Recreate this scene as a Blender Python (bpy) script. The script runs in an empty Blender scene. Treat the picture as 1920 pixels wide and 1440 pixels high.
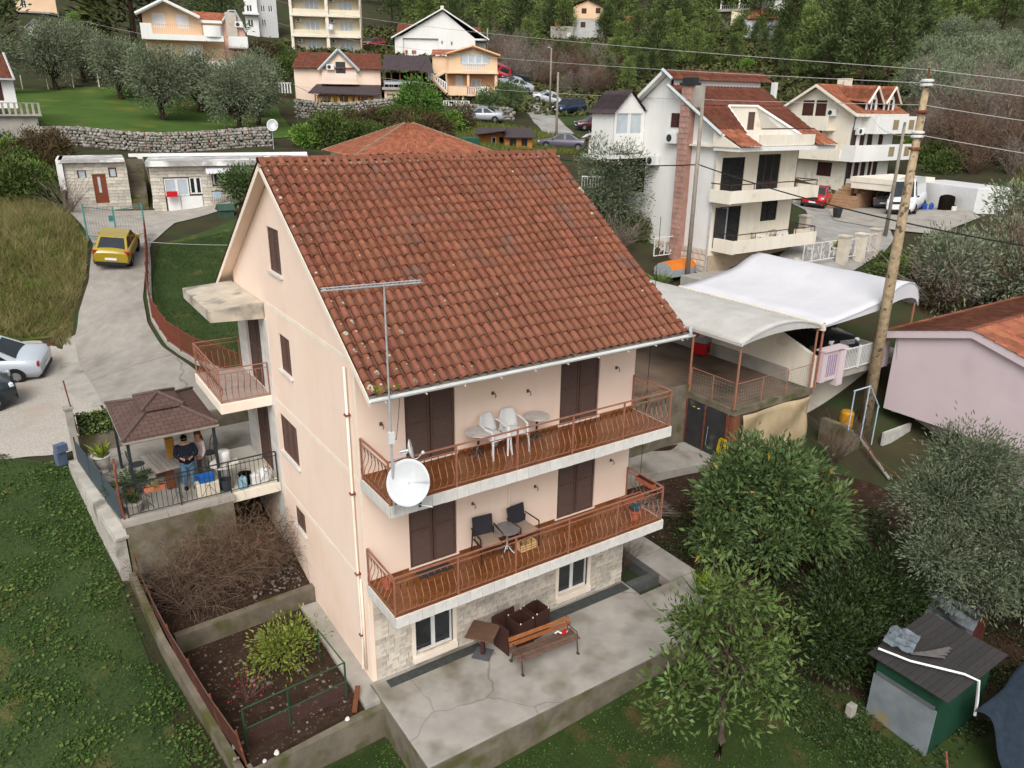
import bpy, math, random
import numpy as np
from mathutils import Vector, Matrix
random.seed(7); RNG = np.random.default_rng(7)
SC = bpy.context.scene; COL = SC.collection; PI = math.pi
rad = math.radians
# ---------------------------------------------------------------- camera, sky, sun, exposure
cd = bpy.data.cameras.new('camera'); cam = bpy.data.objects.new('camera', cd); COL.objects.link(cam)
cd.sensor_width = 36; cd.lens = 27.0; cd.clip_start = .1; cd.clip_end = 3000
cam.matrix_world = Matrix(((0.83441, 0.17985, -0.52097, -5.885), (-0.55103, 0.29099, -0.78211, -15.035), (0.01093, 0.93967, 0.34191, 13.845), (0, 0, 0, 1)))
SC.camera = cam
W = bpy.data.worlds.new('World'); SC.world = W; W.use_nodes = True
nt = W.node_tree; bg = nt.nodes['Background']; sky = nt.nodes.new('ShaderNodeTexSky')
SUN_EL, SUN_AZ = 46, 220          # degrees; azimuth clockwise from +y
sky.sky_type = 'NISHITA'; sky.sun_disc = False; sky.sun_elevation = rad(SUN_EL); sky.sun_rotation = rad(SUN_AZ)
sky.dust_density = 4; sky.air_density = 1.0; sky.ozone_density = 1.2; sky.altitude = 50
hsv = nt.nodes.new('ShaderNodeHueSaturation'); hsv.inputs['Saturation'].default_value = .28
nt.links.new(sky.outputs[0], hsv.inputs['Color']); nt.links.new(hsv.outputs[0], bg.inputs['Color'])
bg.inputs['Strength'].default_value = .15
sd = bpy.data.lights.new('sun', 'SUN'); sun = bpy.data.objects.new('sun', sd); COL.objects.link(sun)
sd.energy = 1.3; sd.angle = rad(35); sd.color = (1, .95, .88)
sdir = Vector((math.sin(rad(SUN_AZ)) * math.cos(rad(SUN_EL)), math.cos(rad(SUN_AZ)) * math.cos(rad(SUN_EL)), math.sin(rad(SUN_EL))))
sun.rotation_euler = sdir.to_track_quat('Z', 'Y').to_euler()
SC.view_settings.view_transform = 'Standard'; SC.view_settings.look = 'None'
SC.view_settings.exposure = 0.32; SC.view_settings.gamma = 1; SC.view_settings.use_curve_mapping = False
# ---------------------------------------------------------------- helpers
def lin(h):
    h = h.lstrip('#'); v = [int(h[i:i + 2], 16) / 255 for i in (0, 2, 4)]
    return tuple(c / 12.92 if c <= .04045 else ((c + .055) / 1.055) ** 2.4 for c in v)
MATS = {}
def mat(name, c1, c2=None, rough=.8, scale=4, detail=5, bump=0., bscale=30, metal=0, spec=.3, rand=0, rnd=0, c3=None, s3=12, t3=.62, w3=.06, stretch=None, alpha=1, trans=0, coat=0, world=False, streak=None, crack=None):
    """noise mix of two colours, optional third spot colour, per-object and per-piece variation, fine bump"""
    if name in MATS: return MATS[name]
    m = bpy.data.materials.new(name); m.use_nodes = True; n = m.node_tree; N = n.nodes; L = n.links; MATS[name] = m
    b = N['Principled BSDF']; c1 = lin(c1) if isinstance(c1, str) else c1
    c2 = c1 if c2 is None else (lin(c2) if isinstance(c2, str) else c2)
    tc = N.new('ShaderNodeTexCoord'); co = tc.outputs['Object']
    if world:
        g = N.new('ShaderNodeNewGeometry'); co = g.outputs['Position']
    if stretch:
        mp = N.new('ShaderNodeMapping'); mp.inputs['Scale'].default_value = stretch; L.new(co, mp.inputs[0]); co = mp.outputs[0]
    nz = N.new('ShaderNodeTexNoise'); nz.inputs['Scale'].default_value = scale; nz.inputs['Detail'].default_value = detail; nz.inputs['Roughness'].default_value = .6
    L.new(co, nz.inputs['Vector'])
    rp = N.new('ShaderNodeValToRGB'); rp.color_ramp.elements[0].position = .34; rp.color_ramp.elements[1].position = .66
    rp.color_ramp.elements[0].color = (*c1, 1); rp.color_ramp.elements[1].color = (*c2, 1); L.new(nz.outputs['Fac'], rp.inputs[0]); out = rp.outputs[0]
    if c3 is not None:
        c3 = lin(c3) if isinstance(c3, str) else c3
        n3 = N.new('ShaderNodeTexNoise'); n3.inputs['Scale'].default_value = s3; n3.inputs['Detail'].default_value = 3; L.new(co, n3.inputs['Vector'])
        r3 = N.new('ShaderNodeMapRange'); r3.inputs[1].default_value = t3; r3.inputs[2].default_value = t3 + w3; L.new(n3.outputs['Fac'], r3.inputs[0])
        mx = N.new('ShaderNodeMix'); mx.data_type = 'RGBA'; L.new(r3.outputs[0], mx.inputs[0]); L.new(out, mx.inputs[6]); mx.inputs[7].default_value = (*c3, 1); out = mx.outputs[2]
    if streak:          # weather streaks running down a wall
        ms = N.new('ShaderNodeMapping'); ms.inputs['Scale'].default_value = (3, 3, .3); L.new(co, ms.inputs[0]); ns = N.new('ShaderNodeTexNoise'); ns.inputs['Scale'].default_value = 1; ns.inputs['Detail'].default_value = 7; L.new(ms.outputs[0], ns.inputs['Vector'])
        rs_ = N.new('ShaderNodeMapRange'); rs_.inputs[1].default_value = .5; rs_.inputs[2].default_value = .9; rs_.inputs[4].default_value = streak[1]; L.new(ns.outputs['Fac'], rs_.inputs[0])
        mx = N.new('ShaderNodeMix'); mx.data_type = 'RGBA'; L.new(rs_.outputs[0], mx.inputs[0]); L.new(out, mx.inputs[6]); mx.inputs[7].default_value = (*lin(streak[0]), 1); out = mx.outputs[2]
    if crack:           # thin wandering cracks
        nd = N.new('ShaderNodeTexNoise'); nd.inputs['Scale'].default_value = 1.2; L.new(co, nd.inputs['Vector']); va = N.new('ShaderNodeMix'); va.data_type = 'RGBA'; va.inputs[0].default_value = .35; L.new(co, va.inputs[6]); L.new(nd.outputs['Color'], va.inputs[7])
        vo = N.new('ShaderNodeTexVoronoi'); vo.feature = 'DISTANCE_TO_EDGE'; vo.inputs['Scale'].default_value = crack; L.new(va.outputs[2], vo.inputs['Vector']); rc = N.new('ShaderNodeMapRange'); rc.inputs[2].default_value = .0045; rc.inputs[3].default_value = .45; rc.inputs[4].default_value = 0; L.new(vo.outputs['Distance'], rc.inputs[0])
        mx = N.new('ShaderNodeMix'); mx.data_type = 'RGBA'; L.new(rc.outputs[0], mx.inputs[0]); L.new(out, mx.inputs[6]); mx.inputs[7].default_value = (.05, .045, .04, 1); out = mx.outputs[2]
    if rand or rnd:
        oi = N.new('ShaderNodeObjectInfo'); at = N.new('ShaderNodeAttribute'); at.attribute_name = 'rnd'
        ad = N.new('ShaderNodeMath'); ad.operation = 'ADD'; L.new(oi.outputs['Random'], ad.inputs[0]); L.new(at.outputs['Fac'], ad.inputs[1])
        fr = N.new('ShaderNodeMath'); fr.operation = 'FRACT'; L.new(ad.outputs[0] if rand and rnd else (oi.outputs['Random'] if rand else at.outputs['Fac']), fr.inputs[0])
        k = rand or rnd
        mr = N.new('ShaderNodeMapRange'); mr.inputs[3].default_value = 1 - k; mr.inputs[4].default_value = 1 + k; L.new(fr.outputs[0], mr.inputs[0])
        hs = N.new('ShaderNodeHueSaturation'); L.new(mr.outputs[0], hs.inputs['Value']); L.new(out, hs.inputs['Color'])
        m2 = N.new('ShaderNodeMath'); m2.operation = 'MULTIPLY'; m2.inputs[1].default_value = 7.31; L.new(fr.outputs[0], m2.inputs[0])
        f2 = N.new('ShaderNodeMath'); f2.operation = 'FRACT'; L.new(m2.outputs[0], f2.inputs[0])
        mr2 = N.new('ShaderNodeMapRange'); mr2.inputs[3].default_value = .5 - .035 * k; mr2.inputs[4].default_value = .5 + .035 * k; L.new(f2.outputs[0], mr2.inputs[0]); L.new(mr2.outputs[0], hs.inputs['Hue'])
        out = hs.outputs[0]
    L.new(out, b.inputs['Base Color']); b.inputs['Roughness'].default_value = rough; b.inputs['Metallic'].default_value = metal
    b.inputs['Specular IOR Level'].default_value = spec; b.inputs['Coat Weight'].default_value = coat
    if bump:
        nb = N.new('ShaderNodeTexNoise'); nb.inputs['Scale'].default_value = bscale; nb.inputs['Detail'].default_value = 4; L.new(co, nb.inputs['Vector'])
        bp = N.new('ShaderNodeBump'); bp.inputs['Strength'].default_value = bump; bp.inputs['Distance'].default_value = .02; L.new(nb.outputs['Fac'], bp.inputs['Height']); L.new(bp.outputs[0], b.inputs['Normal'])
    if alpha < 1: b.inputs['Alpha'].default_value = alpha
    if trans: b.inputs['Transmission Weight'].default_value = trans
    return m
def mesh_np(name, V, F, rnd=None, smooth=False):
    """V n*3, F m*k (all faces the same size)"""
    V = np.asarray(V, np.float32); F = np.asarray(F, np.int32); k = F.shape[1]
    me = bpy.data.meshes.new(name); me.vertices.add(len(V)); me.vertices.foreach_set('co', V.ravel())
    me.loops.add(F.size); me.loops.foreach_set('vertex_index', F.ravel()); me.polygons.add(len(F))
    me.polygons.foreach_set('loop_start', np.arange(0, F.size, k, dtype=np.int32))
    if smooth: me.polygons.foreach_set('use_smooth', np.ones(len(F), bool))
    if rnd is not None:
        a = me.attributes.new('rnd', 'FLOAT', 'POINT'); a.data.foreach_set('value', np.asarray(rnd, np.float32))
    me.update(calc_edges=True); return me
def link(name, me, parent=None, m=None, loc=None):
    o = bpy.data.objects.new(name, me); COL.objects.link(o)
    if m is not None and me is not None and not me.materials: me.materials.append(m)
    if parent is not None: o.parent = parent
    if loc is not None: o.location = loc
    return o
def tag(o, label, cat, group=None):
    o['label'] = label; o['category'] = cat
    if group: o['group'] = group
    return o
def thing(name, label, cat, loc=(0, 0, 0), rz=0, group=None):
    o = bpy.data.objects.new(name, None); COL.objects.link(o); o.location = loc; o.rotation_euler = (0, 0, rz); o.empty_display_size = .2
    return tag(o, label, cat, group)
def struct(o): o['kind'] = 'structure'; return o
def stuff(o): o['kind'] = 'stuff'; return o
def kids(o): return [c for c in COL.objects if c.parent == o]
CH = {}
def copy_tree(root, loc, rz=None, scale=None, label=None):
    """copy a thing with its parts and sub-parts (shared mesh data)"""
    if root.name not in CH: CH[root.name] = [(c, kids(c)) for c in kids(root)]
    r = root.copy(); COL.objects.link(r); r.location = loc
    if rz is not None: r.rotation_euler = (0, 0, rz)
    if scale is not None: r.scale = scale if isinstance(scale, tuple) else (scale,) * 3
    if label: r['label'] = label
    for ch, gs in CH[root.name]:
        c = ch.copy(); COL.objects.link(c); c.parent = r
        for g in gs:
            d = g.copy(); COL.objects.link(d); d.parent = c
    return r
class MB:
    def __init__(s): s.v = []; s.f = []
    def add(s, vs, fs):
        b = len(s.v); s.v += [tuple(p) for p in vs]; s.f += [tuple(b + i for i in f) for f in fs]; return s
    def bx(s, x0, x1, y0, y1, z0, z1):
        x0, x1 = min(x0, x1), max(x0, x1); y0, y1 = min(y0, y1), max(y0, y1); z0, z1 = min(z0, z1), max(z0, z1)
        return s.add([(x, y, z) for z in (z0, z1) for y in (y0, y1) for x in (x0, x1)],
                     [(0, 2, 3, 1), (4, 5, 7, 6), (0, 1, 5, 4), (2, 6, 7, 3), (0, 4, 6, 2), (1, 3, 7, 5)])
    def obx(s, c, size, rz=0, rx=0, ry=0):
        R = Matrix.Rotation(rz, 3, 'Z') @ Matrix.Rotation(ry, 3, 'Y') @ Matrix.Rotation(rx, 3, 'X'); c = Vector(c)
        vs = [c + R @ Vector((x * size[0] / 2, y * size[1] / 2, z * size[2] / 2)) for z in (-1, 1) for y in (-1, 1) for x in (-1, 1)]
        return s.add(vs, [(0, 2, 3, 1), (4, 5, 7, 6), (0, 1, 5, 4), (2, 6, 7, 3), (0, 4, 6, 2), (1, 3, 7, 5)])
    def q(s, *p): return s.add(p, [tuple(range(len(p)))])
    def tube(s, pts, r, n=6, cap=True):
        pts = [Vector(p) for p in pts]; rs = r if isinstance(r, (list, tuple)) else [r] * len(pts); vs = []; fs = []
        up = Vector((0, 0, 1))
        for i, p in enumerate(pts):
            t = (pts[min(i + 1, len(pts) - 1)] - pts[max(i - 1, 0)])
            t = t.normalized() if t.length > 1e-9 else Vector((0, 0, 1))
            a = t.cross(up)
            if a.length < .05: a = t.cross(Vector((1, 0, 0)))
            a.normalize(); b = t.cross(a)
            vs += [p + rs[i] * (math.cos(2 * PI * k / n) * a + math.sin(2 * PI * k / n) * b) for k in range(n)]
        for i in range(len(pts) - 1):
            fs += [(i * n + k, i * n + (k + 1) % n, (i + 1) * n + (k + 1) % n, (i + 1) * n + k) for k in range(n)]
        if cap: fs += [tuple(range(n)), tuple(range((len(pts) - 1) * n, len(pts) * n))[::-1]]
        return s.add(vs, fs)
    def lathe(s, prof, c=(0, 0, 0), n=16):
        vs = []; fs = []
        for r, z in prof: vs += [(c[0] + r * math.cos(2 * PI * k / n), c[1] + r * math.sin(2 * PI * k / n), c[2] + z) for k in range(n)]
        for i in range(len(prof) - 1): fs += [(i * n + k, i * n + (k + 1) % n, (i + 1) * n + (k + 1) % n, (i + 1) * n + k) for k in range(n)]
        fs += [tuple(range(n))[::-1], tuple(range((len(prof) - 1) * n, len(prof) * n))]
        return s.add(vs, fs)
    def prism(s, poly, ax, a, b):
        """poly 2-D points extruded along axis ax ('x': poly is (y,z), 'y': (x,z), 'z': (x,y))"""
        f = {'x': lambda p, t: (t, p[0], p[1]), 'y': lambda p, t: (p[0], t, p[1]), 'z': lambda p, t: (p[0], p[1], t)}[ax]; n = len(poly)
        return s.add([f(p, a) for p in poly] + [f(p, b) for p in poly], [tuple(range(n))[::-1], tuple(range(n, 2 * n))] + [(i, (i + 1) % n, n + (i + 1) % n, n + i) for i in range(n)])
    def grid(s, rows):
        m = len(rows[0]); vs = [p for r in rows for p in r]
        return s.add(vs, [(i * m + j, i * m + j + 1, (i + 1) * m + j + 1, (i + 1) * m + j) for i in range(len(rows) - 1) for j in range(m - 1)])
    def mesh(s, name, smooth=False):
        me = bpy.data.meshes.new(name); me.from_pydata([tuple(v) for v in s.v], [], s.f)
        if smooth: me.polygons.foreach_set('use_smooth', np.ones(len(me.polygons), bool))
        me.update(); return me
    def build(s, name, m, parent=None, smooth=False, bevel=0, fix=True, loc=None):
        me = s.mesh(name, smooth)
        if fix:
            import bmesh
            bm = bmesh.new(); bm.from_mesh(me); bmesh.ops.recalc_face_normals(bm, faces=bm.faces); bm.to_mesh(me); bm.free()
        o = link(name, me, parent, m, loc)
        if bevel:
            md = o.modifiers.new('bevel', 'BEVEL'); md.width = bevel; md.segments = 2; md.limit_method = 'ANGLE'
        return o
def lerp(a, b, t): return a + (b - a) * t
def mixp(p, q, t): return tuple(lerp(a, b, t) for a, b in zip(p, q))
# ---------------------------------------------------------------- terrain
CP = np.array([
(-12,-12,-2.2), (-9,-4,-1.6), (-5,-2,-1), (-5,2,-0.4), (-5,6.6,1.2), (-5.6,11.3,2.45), (-10,3,-0.6), (-12,8,1), (-9,12,2.4), (-7.5,14.5,3), (-14,15,2.6), (-6,19,3.05), (-12,20,2.9),
(-4,15.5,3.25), (-2,13.3,3.3), (0,13.2,3.3), (0,-6,-1.05), (6,-6,-0.95), (12,-8,-1), (4,-3.4,-0.9), (-3,-1.5,-1), (11,-4,-0.7), (16,-9,-1.1), (4,-14,-1.6), (14,-14,-1.6), (24,-12,-1.4),
(30,-6,-0.8), (-2,2,-1), (-2,5,-0.9), (4,4,-1), (4,9,-0.6), (8.6,-1,-0.35), (9.5,4,0), (12,1,-0.1), (13,4,0.5), (15,4.5,0.8), (17,1,0.2), (20,-2,-0.3), (24,0,0.2), (22,2,0.6), (30,1,1.5),
(12,8,1.2), (18,8,1), (24,8,1.5), (8,13,3), (14,13,3.2), (20,13,3.6), (28,5,3), (-4.01,21.34,3.2), (-2.38,17.77,3.7), (-3.75,23.74,4), (-2.44,22.09,4.7), (-1.3,26.6,5.8), (-0.5,31.7,6.4),
(0.4,42.4,7.1), (0.6,44.4,7.5), (5.7,39.6,7.3), (7.7,37.3,8), (0.41,20.8,4.6), (1.8,25.6,5.5), (3.9,31.1,6.4), (-4.6,25.1,4.3), (-5.1,27.4,5.4), (-4.7,29.6,6.8), (-3.4,32.9,7.6),
(-4.8,40.5,8), (-4,52.2,9.7), (4,16,3.6), (6,24,5.4), (12,20,4.6), (-12,30,6.3), (-0.5,52.7,10.4), (11,45,10.3), (7.2,59.6,11.4), (14.7,57.2,11.6), (0.7,66.9,12.6), (3.7,91.6,15.1),
(10.5,76.3,13.8), (19.3,72.7,13.1), (22.7,67.5,12.1), (1.7,109.9,18.8), (27.1,14.9,5.3), (26,19.2,6.3), (25.9,22.1,6.9), (32.5,13.4,5.7), (40.2,16,6), (41,12.5,5), (50.9,25.6,6.1),
(50.5,17,6.3), (53.8,14.9,6.6), (53.4,23.9,6), (71.8,30.8,9), (47.7,9.9,6.2), (62.8,15.4,6.8), (37.3,5.7,4.1), (39.7,4.1,4.2), (46.7,7.6,5.3), (19.6,36.6,10), (32.1,42.5,10.3),
(38.9,45.5,9.9), (39.1,40.2,9.8), (50.4,56.5,11.7), (56.4,67,12.7), (64.8,89.1,14.7), (69.6,78.1,14.4), (36.5,58.1,11.8), (33.4,63,12.2), (27.4,72.2,12.6), (24.1,53.2,11), (20.8,58,11.1),
(56.4,57.7,12), (41.5,107.4,20.9), (48.8,107.9,21.6), (49.5,86.3,20), (56,84.2,19.2), (16.4,81.6,17.2), (22.9,85.5,18.7), (12.4,123,21.1), (102,123.4,26.9), (80.8,109.3,20.8),
(89.5,90.2,19.7), (135.6,108.1,28.5), (97.2,85.5,20.6), (106.3,73,20.5), (105.3,60.7,20.1), (104.4,47.4,17.6), (82.5,34.2,12.5), (83.1,27,11.6), (165.8,67.4,25.3), (152.6,75.9,24.6),
(187.6,135.5,38.8), (224.1,111.4,39.3), (158.6,167.9,39.5), (108.8,174.3,36.7), (66.1,176,34), (32.5,184.9,32.5), (8,187.8,31.1), (-72.4,298,62), (-114,493.6,120), (22,303.8,62),
(39.4,503,120), (103.6,285.7,62), (172,473.6,120), (173.1,250.3,62), (284.9,416.1,120), (231.9,199.1,62), (380.6,332.9,120), (276.7,135.2,62), (453.2,229.1,120), (309.2,40.5,62),
(506.2,75.3,120), (-60,-40,-4), (60,-60,-5), (-60,40,6), (110,-40,2), (110,20,12), (80,0,6), (-40,100,18), (0,-60,-5)])
def _rbf(cp, lam=.15):
    n = len(cp); d = np.linalg.norm(cp[:, None, :2] - cp[None, :, :2], axis=2)
    A = np.zeros((n + 3, n + 3)); A[:n, :n] = -d + np.eye(n) * lam; P = np.c_[np.ones(n), cp[:, :2]]; A[:n, n:] = P; A[n:, :n] = P.T
    return np.linalg.solve(A, np.r_[cp[:, 2], 0, 0, 0])
RS = _rbf(CP)
def hts(x, y):
    x = np.atleast_1d(np.asarray(x, float)); y = np.atleast_1d(np.asarray(y, float))
    out = np.empty(len(x))
    for i in range(0, len(x), 40000):
        d = np.hypot(x[i:i + 40000, None] - CP[None, :, 0], y[i:i + 40000, None] - CP[None, :, 1])
        out[i:i + 40000] = -d @ RS[:-3] + RS[-3] + RS[-2] * x[i:i + 40000] + RS[-1] * y[i:i + 40000]
    far = np.clip((np.hypot(x + 6, y + 15) - 60) / 60, 0, 1)
    out += far * .3 * (np.sin(x * .5 + 1.3 * np.sin(y * .21)) * np.cos(y * .43))
    return out
def H(x, y): return float(hts(x, y)[0])
def axis(segs):
    o = []
    for a, b, n in segs: o += list(np.linspace(a, b, n, endpoint=False))
    return np.array(o + [segs[-1][1]])
gx = axis([(-220, -40, 16), (-40, -14, 26), (-14, 32, 92), (32, 90, 58), (90, 200, 40), (200, 700, 26)])
gy = axis([(-200, -30, 12), (-30, -12, 24), (-12, 16, 56), (16, 90, 84), (90, 200, 40), (200, 700, 26)])
X, Y = np.meshgrid(gx, gy); Zt = hts(X.ravel(), Y.ravel())
nx, ny = len(gx), len(gy); I = (np.arange(ny - 1)[:, None] * nx + np.arange(nx - 1)[None, :]).ravel()
GM = mat('ground_earth', '#37352a', '#45402e', scale=.35, detail=8, rough=1, spec=.05, c3='#38442a', s3=.6, t3=.5, w3=.1, bump=.5, bscale=6, world=True)
struct(link('ground', mesh_np('ground', np.c_[X.ravel(), Y.ravel(), Zt], np.c_[I, I + 1, I + nx + 1, I + nx], smooth=True), None, GM))
def resample(pl, n):
    pl = np.array(pl, float); s = np.r_[0, np.cumsum(np.hypot(*np.diff(pl[:, :2], axis=0).T))]; t = np.linspace(0, s[-1], n)
    return np.c_[np.interp(t, s, pl[:, 0]), np.interp(t, s, pl[:, 1])]
def drape(name, left, right, m, nu=40, nv=12, off=.04, wob=0, thick=0):
    A = resample(left, nu); B = resample(right, nu); t = np.linspace(0, 1, nv); P = A[:, None] * (1 - t)[None, :, None] + B[:, None] * t[None, :, None]
    P = P.reshape(-1, 2); 
    if wob:
        e = np.tile((np.abs(t - .5) > .499), nu); P[e] += RNG.normal(0, wob, (e.sum(), 2))
    z = hts(P[:, 0], P[:, 1]) + off; I = (np.arange(nu - 1)[:, None] * nv + np.arange(nv - 1)[None, :]).ravel()
    me = mesh_np(name, np.c_[P, z], np.c_[I, I + 1, I + nv + 1, I + nv], smooth=True)
    o = link(name, me, None, m)
    if me.polygons[0].normal.z < 0: me.flip_normals()
    return struct(o)
LAWN = mat('lawn_green', '#36462a', '#414f2e', scale=.8, detail=9, rough=1, spec=.05, c3='#5e5a36', s3=1.1, t3=.6, w3=.14, bump=.6, bscale=25, world=True)
LAWND = mat('lawn_dark', '#2f3d20', '#3a4826', scale=1.2, detail=9, rough=1, spec=.05, c3='#5a4c33', s3=.9, t3=.55, w3=.15, bump=.6, bscale=25, world=True)
CONC = mat('concrete_pale', '#a9a49a', '#96918a', scale=1.3, detail=9, rough=.9, spec=.15, c3='#6f6a60', s3=.9, t3=.58, w3=.2, bump=.15, bscale=60, world=True)
CONCD = mat('concrete_drive', '#9c978f', '#8d8880', scale=2.5, detail=12, rough=.95, spec=.1, c3='#7f7a72', s3=.8, t3=.5, w3=.3, bump=.35, bscale=45, world=True, crack=.15)
GRAV = mat('gravel_pale', '#b5aea6', '#9c958b', scale=16, detail=10, rough=1, spec=.05, c3='#a3927f', s3=.5, t3=.52, w3=.25, bump=.4, bscale=60, world=True)
ROAD = mat('road_grey', '#a19e99', '#8b8883', scale=1, detail=9, rough=.95, spec=.1, c3='#77746f', s3=.4, t3=.56, w3=.1, bump=.3, bscale=30, world=True)
SOIL = mat('soil_dark', '#42342c', '#32271f', scale=3, detail=10, rough=1, spec=.03, c3='#6a5a4a', s3=14, t3=.62, w3=.08, bump=1, bscale=14, world=True)
DRY = mat('dry_bank', '#6c6444', '#56522f', scale=1, detail=9, rough=1, spec=.03, c3='#4c5a28', s3=.8, t3=.5, w3=.12, bump=1, bscale=8, world=True)
# left lawn, front lawn, gravel lot, driveway, yard, road, far drives
drape('lawn', [(-14, -9), (-14, 13.2), (-7.6, 13.6)], [(-4.0, -9), (-4.55, 3), (-5.2, 11.6)], LAWN, 60, 40, .03)
drape('front_lawn', [(-3.9, -9), (-3.9, -1.0), (0, -.9), (0, -3.0), (9, -3.1)], [(-3.7, -12), (0, -12), (4, -12), (8, -12), (12.5, -9.5)], LAWND, 70, 30, .03)
drape('garden_soil', [(9, -6.5), (8.4, -2), (10.5, 1), (11.5, 5.5)], [(22, -10), (22, -5), (21, -.5), (17, 5)], SOIL, 50, 40, .025)
drape('gravel_lot', [(-14, 13.6), (-7.6, 13.2), (-5.2, 12.4), (-3.9, 14)], [(-14, 25), (-9, 24.2), (-5.4, 23.6), (-4.3, 22.2)], GRAV, 40, 30, .04, .05)
drape('driveway_apron', [(-4.2, 15.2), (-5.2, 18.6), (-4.7, 21.5), (-4.3, 23.2)], [(-3.6, 15), (-3.9, 19), (-3.9, 21.5), (-3.8, 23.2)], CONC, 30, 5, .055, .03)
drape('driveway', [(-3.85, 13.6), (-3.9, 16), (-4.1, 20.1), (-4.0, 22.7), (-3.5, 24.8), (-2.7, 26.8), (-1.9, 30.7)], [(.2, 12.6), (-.1, 14), (-.45, 16.3), (-1.05, 18.8), (-1.16, 21.2), (-.83, 23.9), (0, 27.4), (1.0, 31.4)], CONCD, 60, 14, .08)
drape('shed_yard', [(-1.9, 30.9), (-2.1, 36), (-2.3, 41.6)], [(1.1, 31.6), (3, 35), (9.5, 37.2)], CONC, 30, 24, .05)
drape('side_lawn', [(1.4, 31.2), (.5, 27.5), (-.5, 23.9), (-.75, 21.2), (-.5, 18.5), (.3, 16.2), (1, 14)], [(7, 34), (7, 28), (6, 24), (6, 20), (6, 17), (6, 14), (6, 13)], LAWN, 50, 20, .03)
drape('dry_bank', [(-14, 24.5), (-8, 24), (-4.5, 23.6), (-3.7, 25), (-2.8, 27.5), (-2.1, 31)], [(-16, 42), (-12, 42), (-8, 42), (-5, 42), (-3.5, 41), (-2.5, 40)], DRY, 40, 30, .04)
drape('olive_lawn', [(-3, 57), (4, 54), (12, 50), (17, 52)], [(-4, 92), (4, 86), (12, 80), (22, 74)], mat('meadow_green', '#4c6430', '#42562a', scale=.3, detail=8, rough=1, spec=.05, c3='#6a6a34', s3=.25, t3=.54, w3=.15, bump=.5, bscale=8, world=True), 40, 40, .05)
drape('road', [(38.3, 42), (40, 46.6), (44.4, 55.8), (49.6, 66), (50.8, 73)], [(42, 42), (43, 45.4), (48, 55.4), (54.6, 67.6), (57, 75)], ROAD, 40, 10, .06)
drape('car_lot', [(50.8, 70), (50, 76), (50, 82)], [(63, 68), (64, 74), (64, 84)], mat('lot_gravel', '#8f897c', '#7a7466', scale=2, detail=9, rough=1, spec=.05, c3='#5d6a3a', s3=.4, t3=.56, w3=.1, world=True), 20, 20, .08)
drape('grass_verge', [(48.7, 57), (52, 63), (55, 66.5)], [(56, 56), (60, 62), (62, 66)], LAWN, 20, 12, .06)
drape('lane', [(29, 12.5), (34, 14.5), (40, 17.6), (46, 22.5), (50, 27.5)], [(30, 9.5), (36, 11), (43.5, 13.6), (50, 19), (56, 25)], ROAD, 40, 12, .06)
drape('van_driveway', [(44, 18.6), (48.5, 22.3), (52, 24.2)], [(46.2, 12), (53.5, 13.2), (58, 18.5)], CONC, 24, 20, .1)
drape('gravel_patch', [(46.4, 11.3), (50, 11.2), (54, 12)], [(47.5, 9), (52, 8), (57, 9.5)], GRAV, 20, 10, .07, .2)
drape('hill_meadow', [(95, 55), (105, 50), (115, 42)], [(105, 70), (118, 64), (130, 52)], mat('meadow_dry', '#8a7a48', '#6f7038', scale=.3, detail=8, rough=1, spec=.03, bump=.5, bscale=5, world=True), 20, 20, .3)
# ---------------------------------------------------------------- vegetation helpers
def norm(a): return a / np.maximum(np.linalg.norm(a, axis=1, keepdims=True), 1e-9)
def leaves(C_, D_, L, Wd, curl=.25, lj=.35, rnd=None, rng=RNG):
    """diamond leaves: centres C_, growth directions D_ -> verts, quads, rnd"""
    n = len(C_); D_ = norm(D_); R_ = rng.normal(size=(n, 3)); S = norm(np.cross(D_, R_)); N_ = np.cross(S, D_)
    l = (L * (1 + lj * rng.uniform(-1, 1, n)))[:, None]; w = (Wd * (1 + lj * rng.uniform(-1, 1, n)))[:, None]
    V = np.stack([C_, C_ + D_ * l * .45 + S * w * .5 + N_ * l * curl * .3, C_ + D_ * l - N_ * l * curl * .2, C_ + D_ * l * .45 - S * w * .5 + N_ * l * curl * .3], 1).reshape(-1, 3)
    r = np.repeat(rng.uniform(0, 1, n) if rnd is None else rnd, 4)
    return V, np.arange(4 * n).reshape(n, 4), r
def leaf_obj(name, C_, D_, L, Wd, m, parent=None, **k):
    V, F, r = leaves(C_, D_, L, Wd, **k); return link(name, mesh_np(name, V, F, r), parent, m)
def clumped(center, radii, ncl, per, spread, rng=RNG, shell=.55, flat=0, bumps=6):
    """leaf centres in clumps spread through an uneven ellipsoid, denser towards the outside"""
    d = norm(rng.normal(size=(ncl, 3)))
    if flat: d[:, 2] = np.abs(d[:, 2]) * (1 - flat) + d[:, 2] * flat
    ph = rng.uniform(0, 6.28, (bumps, 3)); amp = 1 + .16 * sum(np.sin(3 * d @ norm(rng.normal(size=(1, 3)))[0] + ph[i, 0]) for i in range(bumps)) / 2
    rr = (rng.uniform(0, 1, ncl) ** shell) * amp; c = d * rr[:, None] * np.array(radii)
    P = c[:, None] + rng.normal(0, 1, (ncl, per, 3)) * spread; Dd = norm(P - c[:, None] * .75 + 0) if False else None
    out = (P - c[:, None]) / spread * .8 + (d * 1.0)[:, None] + np.array([0, 0, .35]) + rng.normal(0, .5, P.shape)
    return (P.reshape(-1, 3) + np.array(center), out.reshape(-1, 3), np.repeat(rng.uniform(0, 1, ncl), per), c + np.array(center))
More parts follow.
